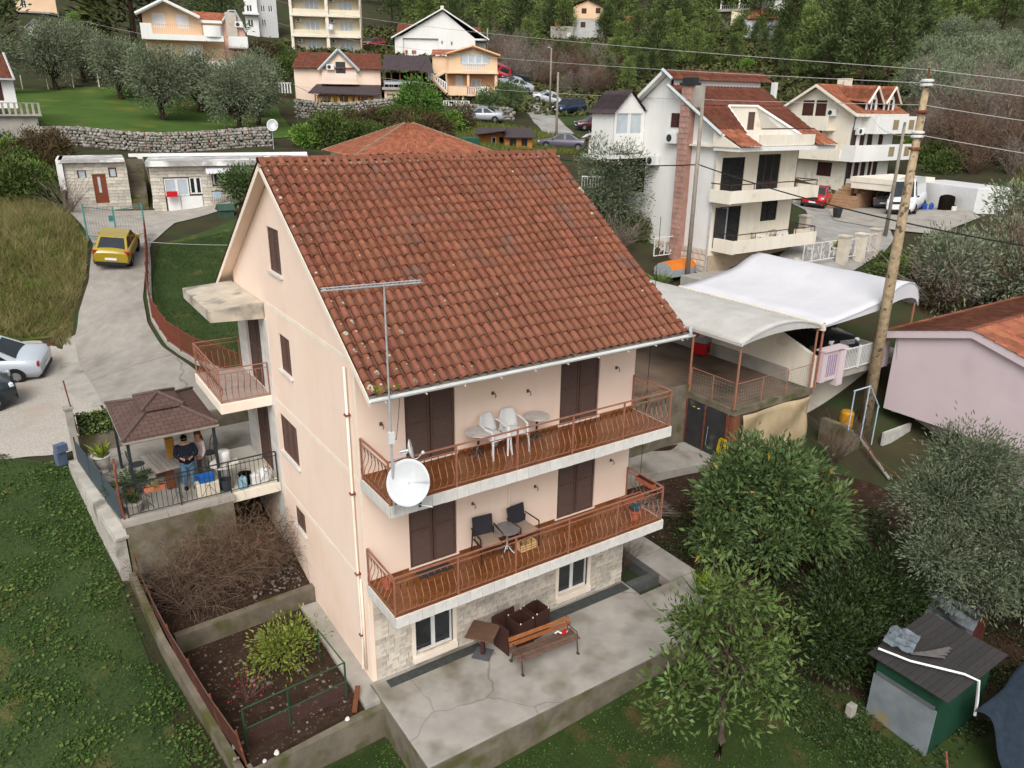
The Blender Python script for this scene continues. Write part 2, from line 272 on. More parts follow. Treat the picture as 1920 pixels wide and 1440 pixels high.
def limbs(mb, base, top, tips, r0, r1, n=6, wig=.08, rng=random):
    base = Vector(base); top = Vector(top); k = 5; pts = [base.lerp(top, i / k) + Vector((rng.uniform(-wig, wig), rng.uniform(-wig, wig), 0)) * (0 if i == 0 else 1) for i in range(k + 1)]
    mb.tube(pts, [r0 + (r1 - r0) * i / k for i in range(k + 1)], n)
    for tp in tips:
        tp = Vector(tp); s = pts[rng.choice([k - 2, k - 1, k])]; L = (tp - s).length; q = [s.lerp(tp, i / 4) + Vector((rng.uniform(-1, 1), rng.uniform(-1, 1), rng.uniform(-.3, 1))) * L * .07 * (1 if 0 < i < 4 else 0) for i in range(5)]
        mb.tube(q, [r1 * .75 * (1 - .2 * i) for i in range(5)], max(4, n - 2), cap=False)
    return mb
def twigs(mb, base, n, L, spread, r=.012, seg=5, up=.6, rng=random, fork=2, droop=0):
    """bare arching stems"""
    for i in range(n):
        a = rng.uniform(0, 2 * PI); d = Vector((math.cos(a) * spread, math.sin(a) * spread, up)).normalized(); l = L * rng.uniform(.5, 1.1); p = Vector(base) + Vector((rng.uniform(-.1, .1), rng.uniform(-.1, .1), 0)); q = [p.copy()]
        for k in range(seg):
            d = (d + Vector((rng.uniform(-.3, .3), rng.uniform(-.3, .3), rng.uniform(-.2, .2) - droop * k / seg))).normalized(); p = p + d * l / seg; q.append(p.copy())
        mb.tube(q, [r * (1 - .8 * k / seg) for k in range(seg + 1)], 3, cap=False)
        for f in range(fork):
            s = q[rng.randrange(1, seg)]; e = (d + Vector((rng.uniform(-.9, .9), rng.uniform(-.9, .9), rng.uniform(-.4, .5)))).normalized(); l2 = l * rng.uniform(.25, .55)
            m_ = s + e * l2 * .5 + Vector((rng.uniform(-.1, .1), rng.uniform(-.1, .1), .05)) * l2
            mb.tube([s, m_, s + e * l2], [r * .5, r * .35, r * .12], 3, cap=False)
    return mb
def lmat(name, a, b, rough=.55, spec=.3, k=.3, c3=None): return mat(name, a, b, scale=1.2, detail=3, rough=rough, spec=spec, rnd=k, c3=c3, s3=1.5, t3=.6, w3=.1)
L_LOQ = lmat('leaf_loquat', '#46592f', '#5a6e42'); L_OLV = lmat('leaf_olive', '#55604a', '#6d765c', .7, .2); L_CIT = lmat('leaf_citrus', '#273619', '#35471f'); L_BAY = lmat('leaf_bay', '#5a6c36', '#4c5f2e')
L_PINE = lmat('needle_pine', '#62753f', '#717e48', .8, .1); L_PIND = lmat('needle_dark', '#4e5c38', '#5b6840', .8, .1); L_BUSH = lmat('leaf_bush', '#46562c', '#586634', .8, .1); L_BRN = lmat('leaf_brown', '#5a4c34', '#4c4430', .9, .05)
L_YEL = lmat('leaf_yellowgreen', '#8a9a2a', '#6d7d28'); L_GRASS = lmat('blade_grass', '#3e5029', '#344524', .8, .1, .35); L_DRY = lmat('blade_dry', '#8c8258', '#6c6842', .9, .05, .3); L_CLOV = lmat('leaf_clover', '#48662c', '#3c5826', .7, .15, .3); L_GRD = lmat('blade_dark', '#33471f', '#3d5026', .8, .1, .35)
BARK = mat('bark_grey', '#6b5f52', '#4f463c', scale=6, rough=1, spec=.05, bump=.8, bscale=25, stretch=(3, 3, 1)); BARKD = mat('bark_dark', '#463a31', '#362d26', scale=6, rough=1, spec=.05, bump=.6, bscale=25); TWIG = mat('twig_brown', '#6e5c50', '#5a4a40', scale=9, rough=1, spec=.05); TWIGG = mat('twig_grey', '#85796e', '#6c6258', scale=9, rough=1, spec=.05)
# ---------------------------------------------------------------- shared building materials
CREAM = mat('render_cream', '#f2dccb', '#eed5c2', scale=.6, detail=6, rough=.95, spec=.1, c3='#e6cdb2', s3=.35, t3=.6, w3=.15, bump=.08, bscale=120, streak=('#d6bca2', .22))
CREAML = mat('trim_cream', '#f1e5d6', '#e9dac8', scale=2, rough=.9, spec=.1)
WHITE = mat('render_white', '#e4e4e1', '#dcdcd8', scale=.4, rough=.9, spec=.1, c3='#d8d6cf', s3=.5, t3=.62, w3=.15, streak=('#bdb9ae', .3))
OFFW = mat('render_offwhite', '#e6dfd0', '#ddd5c4', scale=.5, rough=.9, spec=.1, c3='#cdc2ae', s3=1.2, t3=.62, w3=.12, streak=('#aca08e', .35))
BROWN = mat('shutter_brown', '#54403a', '#604a40', scale=6, rough=.55, spec=.3, stretch=(1, 1, 6))
BROWNR = mat('shutter_redbrown', '#3f2422', '#4a2a26', scale=6, rough=.6, spec=.3)
MARB = mat('marble_pale', '#dcd9d4', '#d0cdc7', scale=1.2, detail=8, rough=.5, spec=.35, rand=.06, c3='#bdbab6', s3=1.5, t3=.58, w3=.2)
STONE = mat('stone_veneer', '#d2c9bc', '#bdb2a2', scale=1.5, detail=8, rough=.9, spec=.15, rand=.2, c3='#a5a09a', s3=1.2, t3=.58, w3=.15, bump=.3, bscale=8)
MORT = mat('mortar', '#b5a58f', '#a5957f', scale=6, rough=1, spec=.05)
RUST = mat('rail_terracotta', '#a06e5a', '#8f5f4c', scale=8, rough=.55, spec=.35)
RUSTD = mat('rust_red', '#6b3c30', '#7d4838', scale=7, rough=.8, spec=.2, c3='#96604a', s3=6, t3=.6, w3=.1)
TILE = mat('roof_tile', '#8e5b46', '#744b3c', scale=7, detail=8, rough=.9, spec=.12, rand=.12, rnd=.12, c3='#75564a', s3=1.3, t3=.55, w3=.15, bump=.3, bscale=60)
TILEU = mat('roof_pan', '#42302a', '#382822', scale=6, rough=1, spec=.05)
TILEF = mat('roof_far_red', '#754739', '#613b31', scale=3, detail=8, rough=.9, spec=.1, rnd=.16, c3='#5d4436', s3=.8, t3=.55, w3=.15)
TILEO = mat('roof_far_orange', '#a0674e', '#8a5543', scale=3, detail=8, rough=.9, spec=.1, rnd=.24)
LICH = mat('lichen', '#b5b3a0', '#a09e8a', scale=30, rough=1, spec=.05)
MOSS = mat('moss', '#7c8a2a', '#5a6a22', scale=20, rough=1, spec=.05)
PVC = mat('gutter_white', '#d8d8d6', '#cbcbc8', scale=2, rough=.4, spec=.4)
GLASS = mat('glass_dark', '#1c2226', '#262d31', scale=2, rough=.08, spec=.6)
GLASSC = mat('glass_curtain', '#b9c2c8', '#a5b0b8', scale=1.5, rough=.12, spec=.6)
IRON = mat('iron_dark', '#23282a', '#2d3335', scale=8, rough=.5, spec=.4)
GALV = mat('metal_galvanised', '#bcc0c3', '#a5a9ac', scale=6, rough=.4, spec=.5, metal=.25)
PLW = mat('plastic_white', '#dededd', '#d4d4d2', scale=3, rough=.4, spec=.4)
WOOD = mat('wood_brown', '#7a4a2c', '#643a22', scale=4, rough=.7, spec=.25, stretch=(1, 8, 8))
CWALL = mat('concrete_mossy', '#7d7566', '#635c50', scale=1.6, detail=9, rough=1, spec=.08, c3='#565636', s3=1.3, t3=.5, w3=.15, bump=.5, bscale=18)
DARK = mat('dark_void', '#17140f', '#1d1a15', scale=3, rough=1, spec=.02)
# ---------------------------------------------------------------- wall panels with real openings
def clip(poly, a, b, c):      # keep a*u+b*v<=c
    o = []
    for i in range(len(poly)):
        p, q = poly[i], poly[(i + 1) % len(poly)]; dp = a * p[0] + b * p[1] - c; dq = a * q[0] + b * q[1] - c
        if dp <= 1e-9: o.append(p)
        if (dp < -1e-9 and dq > 1e-9) or (dp > 1e-9 and dq < -1e-9):
            t = dp / (dp - dq); o.append((p[0] + t * (q[0] - p[0]), p[1] + t * (q[1] - p[1])))
    return o
def panel(mb, poly, holes, f, dep):
    """planar wall in (u,v) with openings; f maps (u,v,depth) to 3-D, reveals run dep deep"""
    us = sorted({p[0] for p in poly} | {h for q in holes for h in q[:2]}); vs = sorted({p[1] for p in poly} | {h for q in holes for h in q[2:]})
    for u0, u1 in zip(us, us[1:]):
        for v0, v1 in zip(vs, vs[1:]):
            cu, cv = (u0 + u1) / 2, (v0 + v1) / 2
            if any(h[0] < cu < h[1] and h[2] < cv < h[3] for h in holes): continue
            p = clip(clip(clip(clip(list(poly), -1, 0, -u0), 1, 0, u1), 0, -1, -v0), 0, 1, v1)
            if len(p) > 2: mb.q(*[f(a, b, 0) for a, b in p])
    for u0, u1, v0, v1 in holes:
        for a, b in (((u0, v0), (u1, v0)), ((u1, v0), (u1, v1)), ((u1, v1), (u0, v1)), ((u0, v1), (u0, v0))):
            mb.q(f(*a, 0), f(*b, 0), f(*b, dep), f(*a, dep))
    return mb
def shutters(parent, f, u0, u1, v0, v1, leaves, m=BROWN, slats=True, name='shutter', dep=.06):
    """louvred leaves filling an opening; f(u,v,d) as in panel"""
    w = (u1 - u0) / leaves
    for i in range(leaves):
        a, b = u0 + i * w + .012, u0 + (i + 1) * w - .012; mb = MB()
        def B(ua, ub, va, vb, d0, d1):
            P = [f(ua, va, d0), f(ub, va, d0), f(ub, vb, d0), f(ua, vb, d0), f(ua, va, d1), f(ub, va, d1), f(ub, vb, d1), f(ua, vb, d1)]
            mb.add(P, [(0, 1, 2, 3), (4, 7, 6, 5), (0, 4, 5, 1), (1, 5, 6, 2), (2, 6, 7, 3), (3, 7, 4, 0)])
        st = .06
        B(a, a + st, v0, v1, dep - .03, dep + .02); B(b - st, b, v0, v1, dep - .03, dep + .02); B(a + st, b - st, v0, v0 + .08, dep - .03, dep + .02); B(a + st, b - st, v1 - .07, v1, dep - .03, dep + .02)
        if v1 - v0 > 1.6: B(a + st, b - st, (v0 + v1) / 2 - .04, (v0 + v1) / 2 + .04, dep - .03, dep + .02)
        n = max(4, int((v1 - v0 - .15) / .065)) if slats else 1
        for k in range(n):
            z0 = v0 + .08 + (v1 - v0 - .15) * k / n; z1 = v0 + .08 + (v1 - v0 - .15) * (k + 1) / n
            if slats: z1 = lerp(z0, z1, .78); mb.q(f(a + st, z0, dep - .024), f(b - st, z0, dep - .024), f(b - st, z1, dep + .004), f(a + st, z1, dep + .004))
            else: B(a + st, b - st, z0, z1, dep - .005, dep + .005)
        mb.build(name, m, parent)
def glazed(parent, f, u0, u1, v0, v1, leaves=2, mf=PLW, mg=GLASS, dep=.08, fw=.055, name='window'):
    mb = MB(); w = (u1 - u0) / leaves
    def B(mb, ua, ub, va, vb, d0, d1):
        P = [f(ua, va, d0), f(ub, va, d0), f(ub, vb, d0), f(ua, vb, d0), f(ua, va, d1), f(ub, va, d1), f(ub, vb, d1), f(ua, vb, d1)]
        mb.add(P, [(0, 1, 2, 3), (4, 7, 6, 5), (0, 4, 5, 1), (1, 5, 6, 2), (2, 6, 7, 3), (3, 7, 4, 0)])
    for i in range(leaves):
        a, b = u0 + i * w, u0 + (i + 1) * w
        B(mb, a, a + fw, v0, v1, dep - .03, dep + .03); B(mb, b - fw, b, v0, v1, dep - .03, dep + .03); B(mb, a + fw, b - fw, v0, v0 + fw, dep - .03, dep + .03); B(mb, a + fw, b - fw, v1 - fw, v1, dep - .03, dep + .03)
    o = mb.build(name, mf, parent)
    for i in range(leaves):
        a, b = u0 + i * w, u0 + (i + 1) * w; g = MB(); B(g, a + fw, b - fw, v0 + fw, v1 - fw, dep - .003, dep + .003); g.build('pane', mg, o)
    return o
def hexbox(f, mb, ua, ub, va, vb, d0, d1):
    P = [f(ua, va, d0), f(ub, va, d0), f(ub, vb, d0), f(ua, vb, d0), f(ua, va, d1), f(ub, va, d1), f(ub, vb, d1), f(ua, vb, d1)]
    mb.add(P, [(0, 1, 2, 3), (4, 7, 6, 5), (0, 4, 5, 1), (1, 5, 6, 2), (2, 6, 7, 3), (3, 7, 4, 0)]); return mb
FX = lambda x0: (lambda u, v, d: (x0 + d, u, v))        # wall in the plane x = x0 facing -x
FY = lambda y0: (lambda u, v, d: (u, y0 + d, v))        # wall in the plane y = y0 facing -y
# ---------------------------------------------------------------- main house
HW, HD = 8.25, 9.7
Z1, Z2 = 2.9, 5.755; RY, RZ = 4.57, 12.53; EY, EZ = -1.56, 8.385; OH = .344; SL = (RZ - EZ) / (RY - EY)
def roofz(y): return RZ - SL * abs(y - RY)
house = thing('apartment_house', 'tall cream rendered house with steep terracotta tiled roof and two brown front balconies', 'house')
gable = [(0, -1.2), (HD, -1.2), (HD, roofz(HD) - .22), (RY, RZ - .22), (0, roofz(0) - .22)]
gh = [(4.6, 5.6, 9.6, 10.78), (4.5, 5.4, 6.84, 7.9), (4.57, 6.06, 4.1, 5.32), (4.53, 5.4, 1.93, 2.6), (7.2, 8.7, 2.8, 5.05), (7.2, 8.7, 5.65, 7.95)]
panel(MB(), gable, gh, FX(0), .14).build('wall', CREAM, house, fix=False)
fh = [(1.16, 2.49, Z1 + .03, 4.98), (5.68, 7.0, Z1 + .03, 4.98), (1.16, 2.49, Z2 + .03, 7.83), (5.66, 6.98, Z2 + .03, 7.83), (1.2, 2.31, .3, 2.15), (5.8, 6.88, .36, 2.15)]
fwall = panel(MB(), [(0, -1.2), (HW, -1.2), (HW, roofz(0) - .22), (0, roofz(0) - .22)], fh, FY(0), .14).build('wall', CREAM, house, fix=False)
rb = MB(); rb.q(*[(HW, y, z) for y, z in gable]); rb.q((0, HD, -1.2), (HW, HD, -1.2), (HW, HD, gable[2][1]), (0, HD, gable[2][1])); rb.build('wall', CREAM, house)
MB().bx(.16, HW - .16, .16, HD - .16, -1, 8.6).build('inner_core', DARK, house)
# gable shutters, sills and string courses
for i, (a, b, c, d) in enumerate(gh[:4]):
    shutters(house, FX(0), a, b, c, d, 3 if i == 2 else 2)
    hexbox(FX(0), MB(), a - .08, b + .08, c - .07, c - .005, -.07, .1).build('window_sill', MARB, house, bevel=.008)
for a, b, c, d in gh[4:]: shutters(house, FX(0), a, b, c, d, 2)
for z in (2.79, 5.62, 8.51): MB().bx(-.007, -.001, .02, 6.35, z - .06, z + .07).build('string_course', CREAML, house)
MB().bx(-.008, -.001, .02, .13, 0, 9.1).build('corner_strip', CREAML, house)
# pale stone cladding beside the side doors
UNIT = MB().obx((0, 0, 0), (1, 1, 1)).mesh('stone_block'); UNIT.materials.append(STONE)
UNITM = MB().obx((0, 0, 0), (1, 1, 1)).mesh('marble_block'); UNITM.materials.append(MARB)
def block(name, me, parent, x0, x1, y0, y1, z0, z1):
    o = link(name, me, parent); o.location = ((x0 + x1) / 2, (y0 + y1) / 2, (z0 + z1) / 2); o.scale = (x1 - x0, y1 - y0, z1 - z0); return o
def cladding(parent, me, plane, u0, u1, v0, v1, holes=(), ch=(.2, .3), cw=(.25, .55), t=.035, gap=.012, name='stone'):
    z = v0
    while z < v1 - .05:
        hh = min(random.uniform(*ch), v1 - z)
        if v1 - z - hh < .1: hh = v1 - z
        edges = [u0] + sorted({h[k] for h in holes for k in (0, 1) if h[2] < z + hh / 2 < h[3]}) + [u1]
        segs = [(edges[i], edges[i + 1]) for i in range(0, len(edges), 2)]
        for a, b in segs:
            u = a
            while u < b - .02:
                w = min(random.uniform(*cw), b - u)
                if b - u - w < .12: w = b - u
                d = t * random.uniform(.75, 1.15)
                if plane[0] == 'y': block(name, me, parent, u + gap / 2, u + w - gap / 2, plane[1] - d, plane[1] - .002, z + gap / 2, z + hh - gap / 2)
                else: block(name, me, parent, plane[1] - d, plane[1] - .002, u + gap / 2, u + w - gap / 2, z + gap / 2, z + hh - gap / 2)
                u += w
        z += hh
side = MB().bx(-.012, -.002, 6.42, 7.2, .5, 8.05).bx(-.012, -.002, 8.7, HD, .5, 8.05).build('side_cladding', MARB, house)
for a, b in ((6.42, 7.2), (8.7, HD)): cladding(side, UNITM, ('x', -.012), a, b, 2.8, 8.02, ch=(.35, .5), cw=(.3, .6), t=.02, gap=.006)
# stone base of the front wall
base = MB(); panel(base, [(0.1, 0), (HW, 0), (HW, 2.62), (.1, 2.62)], fh[4:], FY(-.006), .005); base = base.build('stone_base', MORT, house, fix=False)
cladding(base, UNIT, ('y', -.006), .1, HW, .0, 2.62, fh[4:], (.15, .22), (.2, .42))
for a, b, c, d in fh[4:]:
    glazed(house, FY(0), a, b, c, d, 2)
    for u in (a - .1, b): hexbox(FY(0), MB(), u, u + .1, c - .003, d + .05, -.055, .05).build('window_trim', CREAML, house)
    hexbox(FY(0), MB(), a - .1, b + .1, c - .2, c - .004, -.12, .1).build('window_sill', CREAML, house, bevel=.01)
for a, b, c, d in fh[:4]: shutters(house, FY(0), a, b, c, d, 2)
# balconies -------------------------------------------------------------
FLOOR = bpy.data.materials.new('balcony_floor_tile'); FLOOR.use_nodes = True
_n = FLOOR.node_tree; _b = _n.nodes['Principled BSDF']; _t = _n.nodes.new('ShaderNodeTexBrick'); _c = _n.nodes.new('ShaderNodeTexCoord'); _n.links.new(_c.outputs['Object'], _t.inputs['Vector'])
_t.inputs['Color1'].default_value = (*lin('#8a5630'), 1); _t.inputs['Color2'].default_value = (*lin('#704524'), 1); _t.inputs['Mortar'].default_value = (*lin('#4a2a18'), 1)
_t.inputs['Scale'].default_value = 1; _t.inputs['Brick Width'].default_value = .3; _t.inputs['Row Height'].default_value = .1; _t.inputs['Mortar Size'].default_value = .006; _t.inputs['Bias'].default_value = .1
_n.links.new(_t.outputs[0], _b.inputs['Base Color']); _b.inputs['Roughness'].default_value = .38; _b.inputs['Specular IOR Level'].default_value = .4
def belly(h, out, r=.012):
    pts = [(0, 0, .06)]
    for k in range(9):
        t = k / 8; z = .06 + (h - .06) * t; s = out * (math.sin(PI * min(1, t / .62)) if t < .62 else -.28 * math.sin(PI * (t - .62) / .38)); pts.append((0, -s, z))
    return MB().tube(pts, r, 4, cap=False).mesh('baluster', True)
BAL = belly(.86, .1); BAL.materials.append(RUST)
def rail_run(parent, p, q, z, h=1.0, step=.17, outward=0, me=BAL, m=RUST, post=1.5, ends=(1, 1)):
    p = Vector((*p, z)); q = Vector((*q, z)); L = (q - p).length; d = (q - p) / L; ang = math.atan2(d.y, d.x) + outward
    up = Vector((0, 0, 1)); mb = MB()
    for zz, hw, hh in ((h, .025, .012), (h - .13, .012, .008), (.06, .012, .008)):
        n = Vector((-d.y, d.x, 0)) * hw
        a, b = p + up * zz, q + up * zz
        mb.add([a - n, a + n, b + n, b - n, a - n + up * hh * 2, a + n + up * hh * 2, b + n + up * hh * 2, b - n + up * hh * 2], [(0, 1, 2, 3), (4, 7, 6, 5), (0, 4, 5, 1), (1, 5, 6, 2), (2, 6, 7, 3), (3, 7, 4, 0)])
        mb.build('handrail', m, parent); mb = MB()
    k = max(1, round(L / post))
    for i in range(k + 1):
        if (i == 0 and not ends[0]) or (i == k and not ends[1]): continue
        c = p + d * (L * i / k); MB().bx(-.018, .018, -.018, .018, -.02, h).build('post', m, parent, loc=c)
    n = int(L / step)
    for i in range(1, n):
        if me is None: break
        o = link('baluster', me, parent, loc=p + d * (L * i / n)); o.rotation_euler = (0, 0, ang)
def balcony(z, label):
    b = MB().bx(.01, HW, -1.56, -.001, z - .27, z - .012).build('balcony', CREAML, house); b['label'] = label
    MB().bx(.03, HW - .02, -1.53, -.003, z - .0115, z).build('floor', FLOOR, b)
    x = 0.0
    while x < HW - .05:
        w = min(.33 + random.uniform(-.03, .03), HW - x); w = HW - x if HW - x - w < .12 else w
        block('edge_tile', UNITM, b, x + .004, x + w - .004, -1.592, -1.562, z - .275 + random.uniform(0, .012), z + .006); x += w
    for xs in (-.012, HW + .002):
        y = -1.56
        while y < -.05:
            w = min(.34, -y); block('edge_tile', UNITM, b, xs, xs + .01, y + .004, y + w - .004, z - .27, z + .004); y += w
    MB().bx(0.02, 1.1, -.02, -.003, z, z + .08).bx(2.55, 5.6, -.02, -.003, z, z + .08).bx(7.05, HW, -.02, -.003, z, z + .08).build('skirting', FLOOR, b)
    rail_run(b, (.03, -.03), (.03, -1.5), z, ends=(1, 0)); rail_run(b, (.03, -1.5), (HW - .03, -1.5), z); rail_run(b, (HW - .03, -1.5), (HW - .03, -.03), z, ends=(0, 1))
    return b
balcony(Z1, 'lower brown tiled balcony with pale marble edge'); balcony(Z2, 'upper brown tiled balcony with pale marble edge')
sb = MB().bx(-1.5, -.02, 6.62, 9.85, 5.35, 5.66).build('balcony', CREAML, house, bevel=.01); sb['label'] = 'small concrete side balcony above the gazebo terrace'
MB().bx(-1.46, -.03, 6.66, 9.81, 5.661, 5.668).build('floor', mat('floor_pinkgrey', '#b5a298', '#a39187', scale=3, rough=.7), sb)
rail_run(sb, (-.05, 6.68), (-1.44, 6.68), 5.66, ends=(1, 0)); rail_run(sb, (-1.44, 6.68), (-1.44, 9.8), 5.66); rail_run(sb, (-1.44, 9.8), (-.05, 9.8), 5.66, ends=(0, 1))
MB().prism([(-1.5, 8.1), (-.02, 8.02), (-.02, 8.5), (-1.5, 8.42)], 'y', 6.55, 9.95).build('door_canopy', mat('concrete_stained', '#c9bfae', '#b0a798', scale=1.5, detail=9, rough=1, spec=.08, c3='#6f6c6a', s3=1.1, t3=.5, w3=.18), house, bevel=.01)
# roof ------------------------------------------------------------------
rf = MB()
for s in (0, 1):
    y0, y1 = (EY + .05, RY) if s == 0 else (HD + .95, RY)
    rf.prism([(y0, roofz(y0) - .18), (y1, roofz(y1) - .18), (y1, roofz(y1) - .06), (y0, roofz(y0) - .06)], 'x', -OH + .02, HW + OH - .02)
roof = rf.build('roof', TILEU, house)
for x0, x1 in ((-OH, -OH + .025), (HW + OH - .025, HW + OH)):
    v = MB()
    for y0, y1 in ((EY, RY), (HD + 1, RY)): v.prism([(y0, roofz(y0) - .26), (y1, roofz(y1) - .26), (y1, roofz(y1) - .1), (y0, roofz(y0) - .1)], 'x', x0, x1)
    v.build('verge_board', CREAML, roof)
sf = MB()
for y0, y1 in ((EY + .1, RY), (HD + .95, RY)): sf.q((-OH + .04, y0, roofz(y0) - .2), (HW + OH - .04, y0, roofz(y0) - .2), (HW + OH - .04, y1, roofz(y1) - .2), (-OH + .04, y1, roofz(y1) - .2))
sf.build('soffit', CREAM, roof)
NC, NR = 38, 22; TW = (HW + 2 * OH) / NC; SLEN = math.hypot(RY - EY, RZ - EZ); TL = SLEN / NR; PITCH = math.atan2(RZ - EZ, RY - EY)
def tile_verts():
    """one barrel tile: local x across, y up the slope, z out of the slope"""
    V = []; nseg = 6
    for y, sc, lift in ((-TL * 1.12, 1.0, .035), (-TL * .5, .96, .022), (.02, .88, .008)):
        for k in range(nseg + 1):
            a = PI * k / nseg; V.append((-math.cos(a) * TW * .35 * sc, y, lift + math.sin(a) * TW * .42 * sc))
        V.append((TW * .66, y, lift - .012))
    m = nseg + 2; F = [(i * m + j, i * m + j + 1, (i + 1) * m + j + 1, (i + 1) * m + j) for i in range(2) for j in range(m - 1)]
    b = len(V)      # thickness lip at the lower end
    for k in range(m): x, y, z = V[k]; V.append((x * .9, y + .004, z - .022))
    F += [(k, b + k, b + k + 1, k + 1) for k in range(m - 1)]
    return np.array(V), F
TV, TF = tile_verts(); tme = bpy.data.meshes.new('roof_tile'); tme.from_pydata(TV.tolist(), [], TF); tme.polygons.foreach_set('use_smooth', [True] * 2 * 7 + [False] * 7); tme.materials.append(TILE); tme.update()
def tile_xf(c, r, back):
    s = (r + 1) * TL; x = -OH + (c + .38) * TW
    y = EY + s * math.cos(PITCH); z = EZ - .045 + s * math.sin(PITCH) + .022 * math.sin(c * .33 + 1) * math.sin(r * .4)
    if back: return Matrix.Translation((HW - x, 2 * RY - y, z)) @ Matrix.Rotation(PI, 4, 'Z') @ Matrix.Rotation(PITCH, 4, 'X')
    return Matrix.Translation((x, y, z)) @ Matrix.Rotation(PITCH, 4, 'X')
JV, JF, JR = [], [], []
for back in (0, 1):
    for r in range(NR):
        for c in range(NC):
            M_ = tile_xf(c, r, back) @ Matrix.Rotation(random.gauss(0, .022), 4, 'Z') @ Matrix.Translation((random.uniform(-.006, .006), random.uniform(-.01, .01), random.uniform(0, .006)))
            if not back and r * NC + c < 300:
                o = link('roof_tile', tme, roof); o.matrix_local = M_
            else:
                b = len(JV) * len(TV); JV.append(TV @ np.array(M_.to_3x3()).T + np.array(M_.translation)); JF.append(np.array(TF) + b); JR.append(np.full(len(TV), random.random()))
stuff(link('roof_tiles', mesh_np('roof_tiles', np.concatenate(JV), np.concatenate(JF), np.concatenate(JR), smooth=True), roof, TILE))
rt = MB(); pr = []
for k in range(7): a = PI * (k / 6) ; pr.append((math.cos(a) * .13, math.sin(a) * .11))
for xa, sc in ((0, 1), (.36, .88)): rt.v += [(xa, y * sc, z * sc) for y, z in pr]
rt.f += [(k, k + 1, 7 + k + 1, 7 + k) for k in range(6)]; rtm = rt.mesh('ridge_tile', True); rtm.materials.append(TILE)
for i in range(27):
    o = link('ridge_tile', rtm, roof, loc=(-OH + i * .332, RY + random.uniform(-.02, .02), RZ - .06 + random.uniform(-.02, .02))); o.rotation_euler = (0, random.uniform(-.02, .02), random.uniform(-.03, .03))
mo = MB()
for i in range(60):
    x = -OH + random.random() * (HW + 2 * OH); mo.obx((x, RY - .15 + random.uniform(-.03, .03), RZ - .14), (random.uniform(.1, .3), .08, .06), random.uniform(-.3, .3))
mo.build('ridge_mortar', mat('mortar_old', '#a89a86', '#8c8272', scale=12, rough=1), roof)
# lichen blotches on the tiles (flat irregular discs)
for i in range(95):
    c = random.choice([random.randrange(NC), 0, 1, random.randrange(6), NC - 1, NC - 2, random.randrange(NC)]); r = random.randrange(NR) if i > 30 else random.randrange(5)
    M_ = tile_xf(c, r, 0); rr = random.uniform(.012, .035) if i % 6 else random.uniform(.04, .07); mb = MB(); k = 9
    pts = [(rr * random.uniform(.7, 1.1) * math.cos(2 * PI * j / k), rr * random.uniform(.7, 1.1) * math.sin(2 * PI * j / k)) for j in range(k)]
    x0, y0 = random.uniform(-.03, .03), -TL * random.uniform(.3, .9); R_ = TW * .35
    mb.q(*[M_ @ Vector((x0 + a, y0 + b, .034 + math.sqrt(max(0, 1 - ((x0 + a) / R_) ** 2)) * TW * .42 + .002)) for a, b in pts])
    mb.build('lichen_patch', LICH, roof)
mb = MB()
for i in range(40): mb.obx((random.uniform(-.25, .35), EY + .06 + random.uniform(-.05, .08), EZ + random.uniform(.0, .05)), (random.uniform(.03, .09),) * 3, random.random() * 3)
mb.build('moss_patch', MOSS, roof)
# gutter, eave board, downpipe
MB().bx(-OH + .01, HW + OH - .01, EY - .02, EY + .06, EZ - .2, EZ - .03).build('eave_board', mat('concrete_eave', '#8c8a82', '#6e6c64', scale=3, rough=1), house)
g = MB(); prof = [(math.cos(a) * .07, math.sin(a) * .07) for a in [PI + PI * k / 6 for k in range(7)]]
inner = [(y * .86, z * .86) for y, z in prof][::-1]
g.prism([(EY - .09 + y, EZ - .1 + z) for y, z in prof + inner], 'x', -OH - .02, HW + OH + .1).build('gutter', PVC, house)
for i in range(10): MB().bx(-.012, .012, EY - .17, EY - .01, EZ - .185, EZ - .165).build('gutter_bracket', PVC, house, loc=(-OH + .3 + i * .92, 0, 0))
MB().tube([(HW + OH, EY - .09, EZ - .15), (HW + OH + .05, EY + .0, EZ - .1), (HW + OH + .16, EY + .1, EZ + .02)], .06, 6).build('gutter_end', GALV, house)
MB().tube([(-.07, .42, 8.35), (-.07, .42, 4.5), (-.07, .42, .9), (-.07, .42, .35), (-.13, .35, .2)], .032, 8).build('downpipe', CREAML, house, smooth=True)
MB().tube([(-.05, .3, 2.9), (-.05, .3, .2)], .028, 8).build('downpipe', CREAML, house, smooth=True)
for z in (7.2, 5.2, 3.0, 1.2): MB().bx(-.13, -.002, .36, .48, z - .02, z + .02).build('pipe_clip', RUSTD, house)
MB().tube([(4.05, -.05, Z2 - .3), (4.05, -.05, Z1 + .1)], .025, 6).build('wall_pipe', CREAML, house)
hk = MB().tube([(0, 0, 0), (0, -.12, .03), (0, -.17, -.04), (0, -.13, -.09)], .012, 5).obx((0, -.02, 0), (.06, .03, .08)).mesh('wall_hook'); hk.materials.append(mat('bronze', '#5c4638', '#6b5242', scale=9, rough=.5))
for x, z in ((.55, 7.0), (3.55, 7.15), (4.6, 7.0), (7.55, 7.1), (2.95, 4.25), (4.9, 4.2), (7.55, 4.3)): link('wall_hook', hk, house, loc=(x, -.003, z))
for x in (3.75, 4.6): MB().add([(x - .08, -1.3, Z2 - .27), (x + .08, -1.3, Z2 - .27), (x + .08, -1.18, Z2 - .27), (x - .08, -1.18, Z2 - .27), (x, -1.24, Z2 - .4)], [(0, 1, 2, 3), (0, 1, 4), (1, 2, 4), (2, 3, 4), (3, 0, 4)]).build('lamp_bracket', IRON, house)
